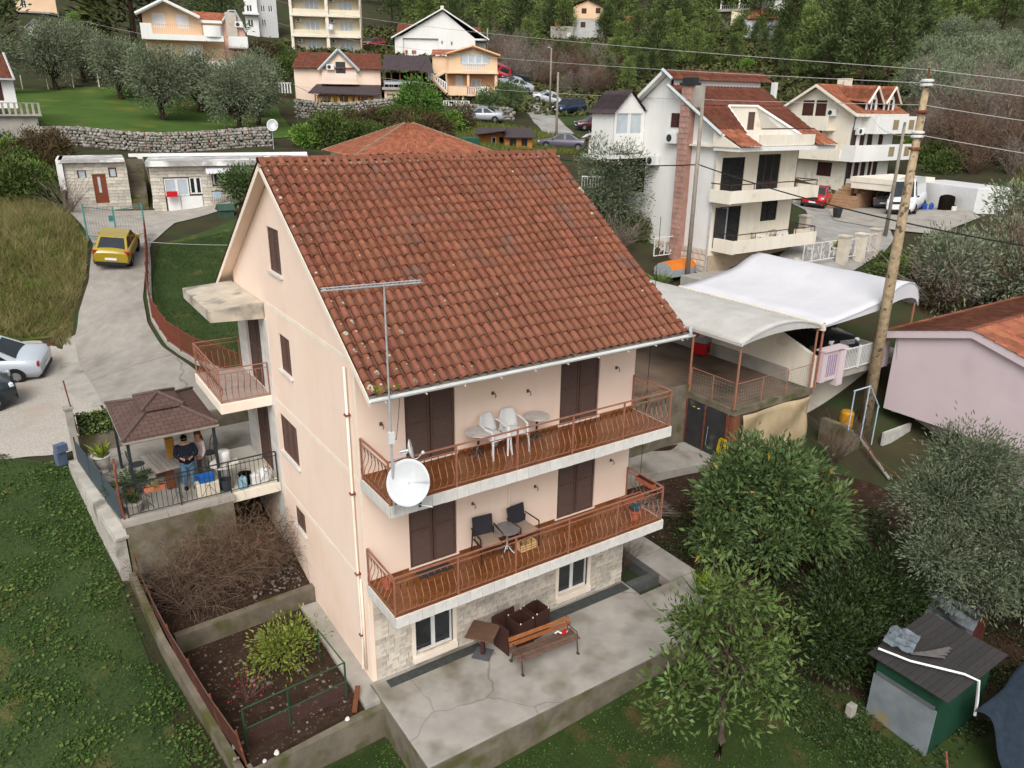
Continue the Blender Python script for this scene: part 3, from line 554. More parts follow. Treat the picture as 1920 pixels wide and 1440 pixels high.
# ---------------------------------------------------------------- front terrace
TERR = mat('terrace_concrete', '#a8a39a', '#95908a', scale=1.1, detail=10, rough=.9, spec=.15, c3='#6d6655', s3=.7, t3=.5, w3=.22, bump=.2, bscale=40, world=True, crack=.3)
struct(MB().bx(-.08, 8.28, -3.15, -.002, -1.4, -.004).build('terrace', TERR, bevel=.02))
struct(MB().bx(-.1, 8.3, -3.17, -3.152, -1.4, -.05).bx(-.1, -.082, -3.17, 0, -1.4, -.05).build('terrace_wall', CWALL))
struct(MB().bx(8.285, 10.4, -1.9, -.9, -1, -.02).bx(9.5, 10.6, -.895, 3.5, -1, .03).build('garden_path', TERR))
struct(MB().bx(8.285, 9.48, -.45, -.2, -.8, .02).bx(9.23, 9.48, -.195, 2.6, -.8, .03).build('planter_kerb', mat('kerb_dark', '#4c4f4d', '#5a5c58', scale=3, rough=1)))
for i, (x0, x1) in enumerate(((.3, 1.25), (1.27, 2.3), (2.32, 3.0))):
    gm = MB().bx(x0, x1, -.42, -.4, 0, .012).bx(x0, x1, -.18, -.16, 0, .012)
    n = int((x1 - x0) / .035)
    for k in range(n): gm.bx(x0 + k * .035, x0 + k * .035 + .015, -.4, -.18, 0, .01)
    tag(gm.build('drain_grate', mat('grate_steel', '#5d605f', '#4a4d4c', scale=9, rough=.5, metal=.5)), ('dark steel drain grate at the left corner of the stone wall', 'dark steel drain grate under the left ground floor window', 'dark steel drain grate beside the square patio table')[i], 'drain grate', 'drain grates along the house wall')
struct(MB().bx(.28, 3.02, -.44, -.14, -.003, .002).bx(4.6, 8.2, -.5, -.12, -.003, .004).build('drain_channel', mat('channel_dark', '#3a3d3d', '#4a4d4b', scale=5, rough=.9)))
# square table
t = thing('patio_table', 'square brown patio table on a pedestal standing by the stone wall', 'table', (2.88, -.62, 0), rad(40))
MB().bx(-.38, .38, -.38, .38, .72, .755).build('table_top', mat('table_brown', '#6e5344', '#5f4738', scale=5, rough=.6, c3='#6a3d2a', s3=1.2, t3=.6, w3=.1), t, bevel=.006)
MB().bx(-.05, .05, -.05, .05, .02, .72).build('pedestal', BROWNR, t); MB().bx(-.24, .24, -.24, .24, 0, .025).build('base', mat('base_grey', '#5f6163', '#505254', scale=4, rough=.6), t)
# open wicker boxes
WICK = mat('wicker_brown', '#3c241f', '#4a2d26', scale=40, rough=.7, bump=.5, bscale=120)
for i, (x, y, rz, lb) in enumerate(((4.02, -.72, .12, 'open dark brown wicker box nearer the square patio table'), (4.62, -.6, .16, 'open dark brown wicker box nearer the right window'))):
    b = thing('wicker_box', lb, 'box', (x, y, 0), rz, 'wicker boxes on the terrace')
    for q in ((-.27, .27, -.27, -.24), (-.27, .27, .24, .27), (-.27, -.24, -.237, .237), (.24, .27, -.237, .237)): MB().bx(*q, .02, .8).build('side_panel', WICK, b)
    MB().bx(-.237, .237, -.237, .237, .03, .06).build('bottom', DARK, b)
    for sx in (-1, 1):
        for sy in (-1, 1): MB().lathe([(.018, 0), (.018, .03)], (sx * .22, sy * .255, .8), 8).build('bolt', PLW, b)
pn = thing('wicker_table', 'dark brown wicker table standing on edge behind the open boxes', 'table', (3.72, -.36, 0), .12)
MB().obx((0, 0, .42), (.78, .035, .84), 0, rad(-8)).build('panel_board', WICK, pn); MB().obx((-.38, -.35, .4), (.03, .6, .8)).build('side_board', WICK, pn)
# bench
b = thing('park_bench', 'wooden slatted bench with curled iron legs on the terrace', 'bench', (4.2, -1.62, 0), -.06)
for k, (y, z, rx) in enumerate(((-.22, .44, 0), (-.09, .445, 0), (.04, .445, 0), (.17, .44, 0))): MB().obx((0, y, z), (1.9, .1, .03), 0, rx).build('seat_slat', mat('slat_grey', '#6d5648', '#5a463c', scale=6, rough=.8, rand=.2), b, bevel=.005)
for k, (y, z) in enumerate(((.24, .6), (.28, .74))): MB().obx((0, y, z), (1.92, .03, .11), 0, rad(-14)).build('back_slat', mat('slat_orange', '#9a6238', '#85522e', scale=5, rough=.7, rand=.12), b, bevel=.005)
for s in (-1, 1):
    x = s * .86
    MB().tube([(x, -.3, .02), (x, -.27, .2), (x, -.24, .4), (x, .2, .42), (x, .26, .55), (x, .31, .82)], .02, 6).tube([(x, .3, .02), (x, .24, .2), (x, .2, .42)], .02, 6).tube([(x, -.24, .4), (x, -.26, .6), (x, -.2, .64), (x, .1, .62), (x, .26, .6)], .014, 6).obx((x, -.31, .015), (.06, .09, .03)).obx((x, .31, .015), (.06, .09, .03)).build('leg', mat('cast_iron', '#4a3a33', '#5d4a40', scale=12, rough=.6, metal=.3), b)
d = thing('power_tool', 'red power tool lying on the right end of the wooden bench', 'tool', (4.86, -1.58, .462), .3)
MB().obx((0, 0, .06), (.2, .1, .1)).build('body', mat('plastic_red', '#c22a1e', '#b0241a', rough=.4), d, bevel=.02); MB().obx((.06, -.052, .06), (.07, .006, .05)).build('badge', PLW, d)
MB().tube([(-.1, .02, .06), (-.16, .1, .12), (-.2, .16, .05)], .025, 8).build('handle', PLW, d)
tag(MB().tube([(4.9 + .12 * math.cos(a), -1.2 + .1 * math.sin(a), .02 + .012 * k / 6) for k, a in enumerate(np.linspace(0, 4 * PI, 40))], .012, 5).build('cable_coil', DARK), 'black coiled cable lying on the terrace behind the bench', 'cable')
# ---------------------------------------------------------------- balcony furniture
def lounge_chair(label, loc, rz):
    c = thing('armchair', label, 'chair', loc, rz, 'dark woven armchairs on the lower balcony'); c.scale = (1.12,) * 3; WV = mat('woven_dark', '#33323a', '#2a2a30', scale=30, rough=.7, bump=.4, bscale=150); FR = mat('frame_brown', '#3a2a26', '#33241f', rough=.5)
    MB().obx((0, .27, .68), (.5, .035, .46), 0, rad(-10)).build('backrest', WV, c, bevel=.01); MB().bx(-.25, .25, -.26, .24, .36, .4).build('seat', FR, c)
    MB().bx(-.24, .24, -.27, .23, .402, .47).build('cushion', mat('cushion_taupe', '#a08c7c', '#8f7c6d', scale=8, rough=.9), c, bevel=.025)
    for s in (-1, 1):
        MB().tube([(s * .28, -.24, .64), (s * .28, .26, .66)], .022, 4).tube([(s * .28, -.24, .64), (s * .27, -.27, 0)], .02, 4).build('arm', FR, c); MB().tube([(s * .26, .24, .62), (s * .27, .3, 0)], .02, 4).build('leg', FR, c)
    return c
lounge_chair('dark woven armchair with taupe cushion left of the round metal table', (3.1, -.5, Z1), -.12); lounge_chair('dark woven armchair with taupe cushion right of the round metal table', (4.2, -.5, Z1), .1)
def round_table(label, loc, m, r=.34, h=.72, grp=None, legm=GALV):
    t = thing('round_table', label, 'table', loc, 0, grp); MB().lathe([(r - .02, h - .03), (r, h - .02), (r, h), (r - .015, h + .006), (0.001, h + .006)], n=28).build('table_top', m, t)
    MB().tube([(0, 0, .1), (0, 0, h - .03)], .03, 8).build('column', legm, t)
    for k in range(4): a = k * PI / 2 + .5; MB().tube([(.02 * math.cos(a), .02 * math.sin(a), .22), (.14 * math.cos(a), .14 * math.sin(a), .1), (.28 * math.cos(a), .28 * math.sin(a), .015)], .016, 5).build('foot', legm, t)
round_table('round metal table between the two dark armchairs', (3.62, -.62, Z1), mat('metal_brushed', '#8c8a8c', '#7a787a', scale=5, rough=.35, metal=.4, spec=.5))
MBT = mat('table_marble', '#c9c4be', '#aaa6a2', scale=4, detail=8, rough=.4, spec=.4)
round_table('round marble table left of the white plastic chairs', (2.84, -.5, Z2), MBT, .33, .7, 'marble tables on the upper balcony', IRON); round_table('round marble table right of the white plastic chairs', (4.62, -.42, Z2), MBT, .33, .7, 'marble tables on the upper balcony', IRON)
def monobloc(label, loc, rz):
    c = thing('plastic_chair', label, 'chair', loc, rz, 'white plastic chairs on the upper balcony'); c.scale = (1.12,) * 3; P = PLW
    rows = []
    for i in range(6):
        t = i / 5; z = .44 + .42 * t; y = .22 + .1 * t; w = .23 * (1 - .35 * t ** 3)
        rows.append([(w * u, y - .06 * (1 - abs(u)) * 0 + .05 * (1 - u * u) , z) for u in (-1, -.6, -.2, .2, .6, 1)])
    o = MB().grid(rows).build('backrest', P, c, smooth=True); sm = o.modifiers.new('s', 'SOLIDIFY'); sm.thickness = .025
    MB().bx(-.23, .23, -.24, .25, .415, .44).build('seat', P, c, bevel=.015)
    for s in (-1, 1):
        MB().tube([(s * .24, -.2, .64), (s * .27, 0, .66), (s * .23, .26, .7)], [.03, .028, .025], 6).build('arm', P, c); MB().tube([(s * .24, -.2, .64), (s * .25, -.24, .3), (s * .27, -.27, 0)], [.03, .026, .022], 6).build('leg', P, c); MB().tube([(s * .22, .24, .45), (s * .25, .31, 0)], [.032, .022], 6).build('leg', P, c)
monobloc('white plastic armchair nearer the left marble table', (3.3, -.52, Z2), rad(8)); monobloc('white plastic armchair nearer the right marble table', (3.85, -.5, Z2), rad(-6))
cr = thing('wooden_crate', 'pale wooden slatted crate under the right dark armchair', 'crate', (4.15, -.72, Z1), .05); CRW = mat('crate_pine', '#d8b884', '#c7a46e', scale=8, rough=.8)
for y in (-.14, .14):
    for z in (.05, .12, .19): MB().bx(-.24, .24, y - .008, y + .008, z - .025, z + .025).build('slat', CRW, cr)
for x in (-.235, .235): MB().bx(x - .012, x + .012, -.13, .13, .02, .22).build('end_panel', CRW, cr)
TERRA = mat('terracotta', '#b5664a', '#a3583e', scale=6, rough=.85)
def pot(name, label, loc, r=.13, h=.24, m=TERRA, plant=None, grp=None):
    p = thing(name, label, 'flower pot', loc, 0, grp); MB().lathe([(r * .65, 0), (r, h * .85), (r * 1.12, h * .86), (r * 1.12, h), (r * .95, h), (r * .9, h * .9), (.001, h * .9)], n=16).build('pot', m, p, smooth=False)
    if plant: plant(p, h)
    return p
pot('flower_pot', 'empty terracotta pot at the left end of the lower balcony', (.36, -.4, Z1))
tag(MB().bx(1.2, 2.1, -.5, -.2, Z1 + .004, Z1 + .02).build('door_mat', mat('mat_dark', '#3a3a3a', '#2f2f2f', scale=30, rough=1)), 'dark door mat before the left shutters of the lower balcony', 'mat')
def trough(label, loc, rz, L=.6, m=TERRA, grp=None, plant=None):
    p = thing('planter_box', label, 'planter', loc, rz, grp)
    MB().add([(-L / 2 * .93, -.07, 0), (L / 2 * .93, -.07, 0), (L / 2 * .93, .07, 0), (-L / 2 * .93, .07, 0), (-L / 2, -.09, .16), (L / 2, -.09, .16), (L / 2, .09, .16), (-L / 2, .09, .16)], [(0, 1, 2, 3), (0, 4, 5, 1), (1, 5, 6, 2), (2, 6, 7, 3), (3, 7, 4, 0)]).build('trough', m, p); MB().bx(-L / 2 * .97, L / 2 * .97, -.08, .08, .12, .13).build('soil', SOIL, p)
    if plant: plant(p)
trough('terracotta trough hooked on the end railing of the lower balcony', (8.17, -.85, Z1 + .82), PI / 2, .7, grp='terracotta troughs'); trough('terracotta trough hooked on the front railing at the right end', (7.2, -1.36, Z1 + .8), 0, .75, grp='terracotta troughs')
p = pot('flower_pot', 'blue and terracotta pot standing at the right end of the lower balcony', (7.6, -1.1, Z1), .17, .3); MB().lathe([(.1, .29), (.16, .42), (.001, .43)], n=12).build('blue_bag', mat('teal_plastic', '#2f6d78', '#285e68', rough=.4), p)
# ---------------------------------------------------------------- aerial mast and dishes
a = thing('aerial_mast', 'tall thin metal mast with long television aerial boom at the balcony corner', 'antenna', (.03, -1.72, 0))
MB().tube([(0, 0, Z1 + 2.75), (0, 0, 8.2)], .028, 8).tube([(0, 0, 8.2), (0, 0, 10.6)], .02, 8).build('mast', GALV, a)
bm_ = MB(); p0, p1 = Vector((-1.24, 0, 10.62)), Vector((.78, 0, 10.55))
bm_.tube([p0, p1], .02, 6).tube([p0 + Vector((0, 0, .05)), p1 + Vector((0, 0, .05))], .012, 4).build('boom', GALV, a)
for k in range(22): c = p0.lerp(p1, (k + .5) / 22); MB().tube([c + Vector((0, -.1 - .004 * k, .03)), c + Vector((0, .1 + .004 * k, .03))], .006, 4).build('element', GALV, a)
MB().bx(-.06, .06, -.05, .05, 7.3, 7.55).build('junction_box', PLW, a); MB().tube([(0, 0, 6.45), (.0, .1, 6.45), (.0, .2, 6.4)], .02, 6).build('bracket', GALV, a)
MB().tube([(.02, 0, 7.4), (.25, .3, 7.2), (.6, .9, 7.45), (1.0, 1.66, 7.6)], .006, 4).build('cable', DARK, a)
def dish(label, loc, r, az, el, grp=None, m=PLW, arm=True):
    d = thing('satellite_dish', label, 'satellite dish', loc, 0, grp)
    R_ = Matrix.Rotation(az, 4, 'Z') @ Matrix.Rotation(-el, 4, 'X')          # dish faces local -y
    rows = []
    for i in range(9):
        t = i / 8; rows.append([R_ @ Vector((r * .92 * t * math.cos(a), .28 * r * (t * t) * -1 + .28 * r, r * t * math.sin(a))) for a in np.linspace(0, 2 * PI, 33)])
    o = MB().grid(rows).build('reflector', m, d, smooth=True); s = o.modifiers.new('s', 'SOLIDIFY'); s.thickness = .012
    if arm:
        MB().tube([R_ @ Vector((0, .05, -r)), R_ @ Vector((0, -.35 * r, -r * 1.02)), R_ @ Vector((0, -.95 * r, -.55 * r))], .014, 6).build('feed_arm', GALV, d)
        MB().tube([R_ @ Vector((0, -.9 * r, -.58 * r)), R_ @ Vector((0, -1.08 * r, -.5 * r))], .035, 8).build('receiver', PLW, d)
    MB().tube([R_ @ Vector((0, .28 * r, 0)), R_ @ Vector((0, .28 * r + .18, 0))], .03, 6).build('mount', GALV, d)
    return d
d = dish('large white satellite dish at the left corner of the upper balcony', (.24, -2.0, 6.46), .5, rad(-38), rad(28), arm=False, m=mat('dish_white', '#c6c9cb', '#bdc0c2', rough=.5))
MB().obx((.2, -.12, -.5), (.05, .03, .13), .3).build('receiver', IRON, d); MB().tube([(.12, -.08, -.49), (.4, -.3, -.55)], .01, 5).build('feed_arm', GALV, d)
dish('small white satellite dish mounted behind the large one', (.52, -1.62, 7.0), .23, rad(62), rad(12))
MB().tube([(0, 0, 6.9), (.27, .06, 6.9), (.42, .1, 6.98)], .018, 6).build('side_arm', GALV, a)
# ---------------------------------------------------------------- gazebo terrace on the left
TZ = 2.79
tp = struct(MB().prism([(-4.42, 6.62), (-1.52, 6.62), (-1.52, 9.9), (1.5, 9.9), (1.5, 12.05), (-5.1, 12.05), (-5.05, 11.4)], 'z', -.5, TZ - .004).build('gazebo_terrace', TERR))
struct(MB().bx(-1.515, -.03, 6.62, 9.895, TZ - .3, TZ - .006).build('terrace_slab', OFFW))
struct(MB().bx(-4.44, -1.5, 6.5, 6.618, -.5, TZ - .18).build('terrace_front_wall', CWALL)); struct(MB().bx(-4.5, -1.45, 6.49, 6.75, TZ - .17, TZ + .02).build('terrace_edge', CONC))
def slopewall(name, pts, t, m, zb=-1.5):
    """wall of thickness t along (x,y,ztop) points"""
    mb = MB(); P = [Vector(p) for p in pts]; rows = [[], [], [], []]
    for i, p in enumerate(P):
        d = (P[min(i + 1, len(P) - 1)] - P[max(0, i - 1)]); d.z = 0; d.normalize(); n = Vector((-d.y, d.x, 0)) * t / 2
        for r, q in zip(rows, ((p - n, zb), (p - n, p.z), (p + n, p.z), (p + n, zb))): r.append((q[0].x, q[0].y, q[1]))
    mb.grid(rows); k = len(P)
    mb.q(*[r[0] for r in rows]); mb.q(*[r[-1] for r in rows][::-1]); return mb.build(name, m)
WEATH = mat('wall_weathered', '#bdb8af', '#a09b92', scale=1.5, detail=9, rough=1, spec=.08, c3='#7d7a70', s3=1.4, t3=.55, w3=.15, bump=.3, bscale=20)
tag(slopewall('garden_wall', [(-4.62, 6.5, 2.3), (-4.9, 8.5, 2.55), (-5.25, 11.5, 2.8)], .28, WEATH), 'low cream wall with grey cap along the gazebo terrace', 'wall')
tag(slopewall('wall_cap', [(-4.56, 6.45, 2.38), (-4.86, 8.5, 2.64), (-5.2, 11.5, 2.9)], .34, WEATH, 2.3), 'pale grey marble cap on the wall beside the gazebo', 'wall cap')
tag(slopewall('retaining_wall', [(-4.5, 6.4, 1.25), (-4.22, 4.2, .35), (-3.75, 1.2, -.25), (-3.45, -1.0, -.45)], .16, CWALL, -2), 'mossy low wall running down beside the left lawn', 'wall')
tag(MB().obx((-1.65, -.76, -.72), (3.5, .3, 1.1), .07).build('bed_wall', CWALL), 'concrete wall at the lower end of the rose bed', 'wall')
tag(MB().obx((-1.95, 4.2, -.2), (3.95, .25, 1.15), .06).build('bed_divider', CWALL), 'mossy concrete wall between the two garden beds', 'wall')
struct(MB().prism([(-4.0, 4.2), (-.5, 4.3), (-.5, -.6), (-3.3, -.9)], 'z', -1.5, -.17).build('lower_bed', SOIL)); struct(MB().add([(-4.3, 4.3, .2), (0, 4.4, .2), (0, 6.6, .75), (-4.4, 6.6, .75), (-4.3, 4.3, -1), (0, 4.4, -1), (0, 6.6, -1), (-4.4, 6.6, -1)], [(0, 1, 2, 3), (0, 4, 5, 1), (1, 5, 6, 2), (2, 6, 7, 3), (3, 7, 4, 0)]).build('upper_bed', SOIL))
struct(MB().bx(-.5, -.002, -.62, 4.1, -1.2, -.06).build('house_kerb', CONC))
struct(MB().bx(-1.5, 0, 6.6, 12, -1, .6).build('under_terrace_ground', SOIL))
# rust sheet fence along the bed
f = thing('sheet_fence', 'leaning rusty sheet metal fence along the garden beds', 'fence', (0, 0, 0)); pts = [(-4.25, 6.3, .75), (-4.15, 4.9, .35), (-4.0, 3.5, .1), (-3.8, 2.1, -.1), (-3.62, .7, -.2), (-3.4, -.7, -.25)]
for i in range(5):
    a, b = Vector(pts[i]), Vector(pts[i + 1]); MB().add([a, b, b + Vector((-.14, 0, .95)), a + Vector((-.14, 0, .95)), a + Vector((.02, 0, 0)), b + Vector((.02, 0, 0)), b + Vector((-.12, 0, .95)), a + Vector((-.12, 0, .95))], [(0, 1, 2, 3), (7, 6, 5, 4), (0, 4, 5, 1), (2, 6, 7, 3), (1, 5, 6, 2), (0, 3, 7, 4)]).build('sheet', mat('rust_sheet', '#4a2a24', '#5d3226', scale=4, detail=8, rough=.9, rand=.15), f)
for p in pts: q = Vector(p); MB().tube([q, q + Vector((-.13, 0, 1.1))], .025, 5).build('post', RUSTD, f)
for i in range(5): MB().tube([Vector(pts[i]) + Vector((-.13, 0, .98)), Vector(pts[i + 1]) + Vector((-.13, 0, .98))], .012, 4).build('top_wire', TWIG, f)
f = thing('green_fence', 'green steel tube fence with chain link in the rose bed', 'fence', (0, 0, 0)); GRN = mat('paint_green', '#2c5238', '#24462f', scale=5, rough=.5); A_, B_ = Vector((-3.25, -.2, -.17)), Vector((-.72, .02, -.17))
for t in (0, .42, 1): p = A_.lerp(B_, t); MB().tube([p, p + Vector((0, 0, 1.08))], .025, 6).build('post', GRN, f)
for z in (1.07, .5): MB().tube([A_ + Vector((0, 0, z)), B_ + Vector((0, 0, z))], .018, 6).build('rail', GRN, f)
MB().tube([B_ + Vector((0, 0, 1.06)), B_ + Vector((-.1, 1.6, 1.06))], .018, 6).tube([B_ + Vector((-.1, 1.6, 0)), B_ + Vector((-.1, 1.6, 1.06))], .02, 6).build('rail', GRN, f)
m = MB(); n = 26
for k in range(-8, n):
    for s in (1, -1):
        u0, u1 = k / n, (k + 8) / n; z0, z1 = (0, .5) if s > 0 else (.5, 0)
        if u0 < 0: z0 = lerp(z0, z1, -u0 / (u1 - u0)); u0 = 0
        if u1 > 1: z1 = lerp(z1, z0, (u1 - 1) / (u1 - u0)); u1 = 1
        a, b = A_.lerp(B_, u0), A_.lerp(B_, u1); m.tube([a + Vector((0, 0, z0)), b + Vector((0, 0, z1))], .008, 3, False)
stuff(m.build('chain_link', BROWNR, f, fix=False))
tag(MB().obx((-.62, -.35, .02), (.12, .8, .04), -.5, .1).build('loose_plank', WOOD), 'short brown plank lying at the corner of the rose bed', 'plank')
for i, (x, y, r, lb) in enumerate(((-.3, -.55, .07, 'small white rock on the bed wall by the plank'), (-1.0, -.72, .07, 'pale rock on the middle of the bed wall'), (-2.75, -.82, .08, 'larger pale rock on the left part of the bed wall'), (-3.05, -.9, .06, 'smaller pale rock at the left end of the bed wall'))):
    V = [Vector((random.uniform(.75, 1.1) * math.cos(a) * math.cos(b), random.uniform(.75, 1.1) * math.sin(a) * math.cos(b), .7 * math.sin(b))) * r for b in (-.9, 0, .9) for a in np.linspace(0, 2 * PI, 8)[:-1]]
    tag(MB().add([v + Vector((x, y, -.15 + r * .5)) for v in V], [(j * 7 + k, j * 7 + (k + 1) % 7, (j + 1) * 7 + (k + 1) % 7, (j + 1) * 7 + k) for j in range(2) for k in range(7)] + [tuple(range(7))[::-1], tuple(range(14, 21))]).build('rock', MARB), lb, 'rock', 'rocks on the bed wall')
# terrace railing, mesh screen, posts, hedge screen, back wall
f = thing('iron_railing', 'dark scrolled iron railing along the front of the gazebo terrace', 'railing', (0, 0, 0)); BI = MB().tube([(0, 0, .08), (0, 0, .95)], .008, 4, False).mesh('baluster'); BI.materials.append(IRON)
rail_run(f, (-4.3, 6.68), (-.08, 6.68), TZ + .02, 1.0, .13, 0, BI, IRON, 1.4)
for k in range(5):
    x = -3.8 + k * .85; MB().tube([(x + .11 * math.cos(t) * (1 - t / 9), 6.66, TZ + .5 + .13 * math.sin(t) * (1 - t / 9)) for t in np.linspace(0, 7, 16)], .008, 4).tube([(x - .2, 6.66, TZ + .15), (x, 6.66, TZ + .45), (x + .2, 6.66, TZ + .15)], .008, 4).build('scroll', IRON, f)
s = thing('mesh_screen', 'dark grey netting screen along the left edge of the gazebo terrace', 'screen', (0, 0, 0)); NET = mat('netting_dark', '#3c464c', '#4a545a', scale=20, rough=.8)
for i in range(3):
    a, b = Vector((-4.47, 6.8, TZ - .1)).lerp(Vector((-5.1, 11.3, TZ)), i / 3), Vector((-4.47, 6.8, TZ - .1)).lerp(Vector((-5.1, 11.3, TZ)), (i + 1) / 3); n = Vector((.01, 0, 0)); zt = Vector((0, 0, .85))
    MB().add([a - n, b - n, b - n + zt, a - n + zt, a + n, b + n, b + n + zt, a + n + zt], [(0, 1, 2, 3), (7, 6, 5, 4), (0, 4, 5, 1), (2, 6, 7, 3), (1, 5, 6, 2), (0, 3, 7, 4)]).build('panel', NET, s); MB().tube([b, b + Vector((0, 0, .95))], .02, 5).build('post', IRON, s)
tag(MB().tube([(-4.4, 6.62, 2.4), (-4.45, 6.75, 3.5), (-4.4, 7.0, 4.55)], .032, 7).build('rust_pole', RUSTD), 'leaning rusty pole at the front corner of the gazebo terrace', 'pole')
c = thing('concrete_post', 'grey concrete post with a thin rusty pole at the corner of the gravel lot', 'post', (-5.08, 11.75, 2.5)); MB().bx(-.11, .11, -.11, .11, 0, 2.05).build('shaft', CONC, c, bevel=.01); MB().bx(-.15, .15, -.15, .15, 2.055, 2.12).build('cap', CONC, c); MB().tube([(.14, -.05, 1.2), (.02, .02, 3.0)], .022, 5).build('rod', RUSTD, c)
tag(MB().bx(-4.95, 1.5, 12.06, 12.25, 2, TZ + .62).build('back_wall', CWALL), 'low grey concrete wall behind the gazebo terrace', 'wall')
hd = thing('ivy_screen', 'artificial ivy screen beside the concrete post behind the gazebo', 'hedge', (0, 0, 0)); MB().bx(-4.9, -1.9, 12.1, 12.16, TZ + .63, TZ + 1.35).build('backing', mat('screen_dark', '#26301c', '#1f2818', rough=1), hd)
N_ = 3000; leaf_obj('ivy_leaves', np.c_[RNG.uniform(-4.9, -1.9, N_), RNG.uniform(12.02, 12.2, N_), RNG.uniform(TZ + .63, TZ + 1.42, N_)], RNG.normal(size=(N_, 3)) + np.array([0, -.8, -.2]), .09, .07, lmat('leaf_ivy', '#4a5c2e', '#71804a', k=.45), hd)
MB().tube([(-1.2, 12.1, TZ + .6), (-1.2, 12.1, TZ + .9)], .03, 5).build('post', CONC, hd)
# gazebo
gz = thing('gazebo', 'open gazebo with two tiered brown shingle roof on the terrace', 'gazebo', (-2.83, 8.67, TZ)); SH = bpy.data.materials.new('shingle_brown'); SH.use_nodes = True
_n = SH.node_tree; _b = _n.nodes['Principled BSDF']; _t = _n.nodes.new('ShaderNodeTexBrick'); _c = _n.nodes.new('ShaderNodeTexCoord'); _n.links.new(_c.outputs['Object'], _t.inputs['Vector'])
_t.inputs['Color1'].default_value = (*lin('#66534d'), 1); _t.inputs['Color2'].default_value = (*lin('#5b4943'), 1); _t.inputs['Mortar'].default_value = (*lin('#43342f'), 1); _t.inputs['Scale'].default_value = 1; _t.inputs['Brick Width'].default_value = .24; _t.inputs['Row Height'].default_value = .17; _t.inputs['Mortar Size'].default_value = .009
_n.links.new(_t.outputs[0], _b.inputs['Base Color']); _b.inputs['Roughness'].default_value = .95; _b.inputs['Specular IOR Level'].default_value = .1
def hip(parent, a, b, z0, a1, b1, z1, nm):
    C0 = [(-a, -b, z0), (a, -b, z0), (a, b, z0), (-a, b, z0)]; C1 = [(-a1, -b1, z1), (a1, -b1, z1), (a1, b1, z1), (-a1, b1, z1)]
    for i in range(4):
        j = (i + 1) % 4; P = [Vector(C0[i]), Vector(C0[j]), Vector(C1[j]), Vector(C1[i])]; dn = Vector((0, 0, -.05))
        MB().add(P + [p + dn for p in P], [(0, 1, 2, 3), (7, 6, 5, 4), (0, 4, 5, 1), (2, 6, 7, 3)]).build(nm, SH, parent)
        MB().tube([Vector(C0[i]) + Vector((0, 0, .015)), Vector(C1[i]) + Vector((0, 0, .02))], .05, 6).build('hip_cap', mat('shingle_cap', '#665650', '#594a45', scale=10, rough=.95), parent)
    if a > 1: MB().bx(-a, a, -b - .012, -b + .002, z0 - .11, z0 - .045).bx(-a, a, b - .002, b + .012, z0 - .11, z0 - .045).bx(-a - .012, -a, -b, b, z0 - .11, z0 - .045).bx(a, a + .012, -b, b, z0 - .11, z0 - .045).build('fascia', mat('fascia_grey', '#9a938c', '#8a837c', rough=.8), parent)
E0 = 5.0 - TZ
hip(gz, 1.28, 1.72, E0, .35, .47, E0 + .38, 'roof_slope'); hip(gz, .58, .72, E0 + .42, .02, .05, E0 + .66, 'cap_slope')
for x in (-1.15, 1.15):
    for y in (-1.58, 1.58): MB().bx(x - .04, x + .04, y - .04, y + .04, 0, E0 - .02).build('post', IRON, gz)
for y in (-1.58, 1.58): MB().bx(-1.15, 1.15, y - .03, y + .03, E0 - .12, E0 - .04).build('beam', IRON, gz)
# slatted table, wooden stand, iron chairs
t = thing('slat_table', 'grey slatted garden table under the gazebo roof', 'table', (-3.0, 8.45, TZ), rad(8))
for k in range(6): MB().bx(-.42 + k * .14, -.42 + k * .14 + .125, -.75, .75, .72, .75).build('slat', mat('slat_weathered', '#a29a92', '#8d857d', scale=6, rough=.85, rand=.1, stretch=(6, 1, 1)), t)
for y in (-.5, .5): MB().bx(-.12, .12, y - .06, y + .06, .02, .715).build('leg', WOOD, t)
tag(MB().bx(-2.85, -2.6, 8.45, 8.62, TZ + .76, TZ + 1.4).build('wicker_bin', mat('wicker_yellow', '#b58a3c', '#9c7430', scale=25, rough=.8, bump=.5, bscale=80), bevel=.02), 'yellow wicker bin standing on the slatted garden table', 'bin')
def iron_chair(label, loc, rz):
    c = thing('iron_chair', label, 'chair', loc, rz, 'dark iron chairs under the gazebo'); MB().lathe([(.2, .42), (.22, .44), (.2, .46), (.001, .455)], n=14).build('seat', IRON, c)
    for k in range(4): a = PI / 4 + k * PI / 2; MB().tube([(.17 * math.cos(a), .17 * math.sin(a), .43), (.2 * math.cos(a), .2 * math.sin(a), .2), (.26 * math.cos(a), .26 * math.sin(a), 0)], .012, 5).build('leg', IRON, c)
    MB().tube([(-.2, .16, .44), (-.21, .22, .75), (-.12, .25, .93), (.12, .25, .93), (.21, .22, .75), (.2, .16, .44)], .012, 5).tube([(-.18, .2, .6), (0, .24, .68), (.18, .2, .6)], .009, 4).tube([(0, .2, .46), (-.06, .23, .7), (0, .25, .92), (.06, .23, .7), (0, .2, .46)], .009, 4).build('backrest', IRON, c)
iron_chair('dark iron chair left of the slatted table towards the back', (-3.62, 9.3, TZ), rad(100)); iron_chair('dark iron chair left of the slatted table towards the front', (-3.7, 8.2, TZ), rad(80)); iron_chair('dark iron chair behind the woman in the pale top', (-1.55, 9.0, TZ), rad(-70))
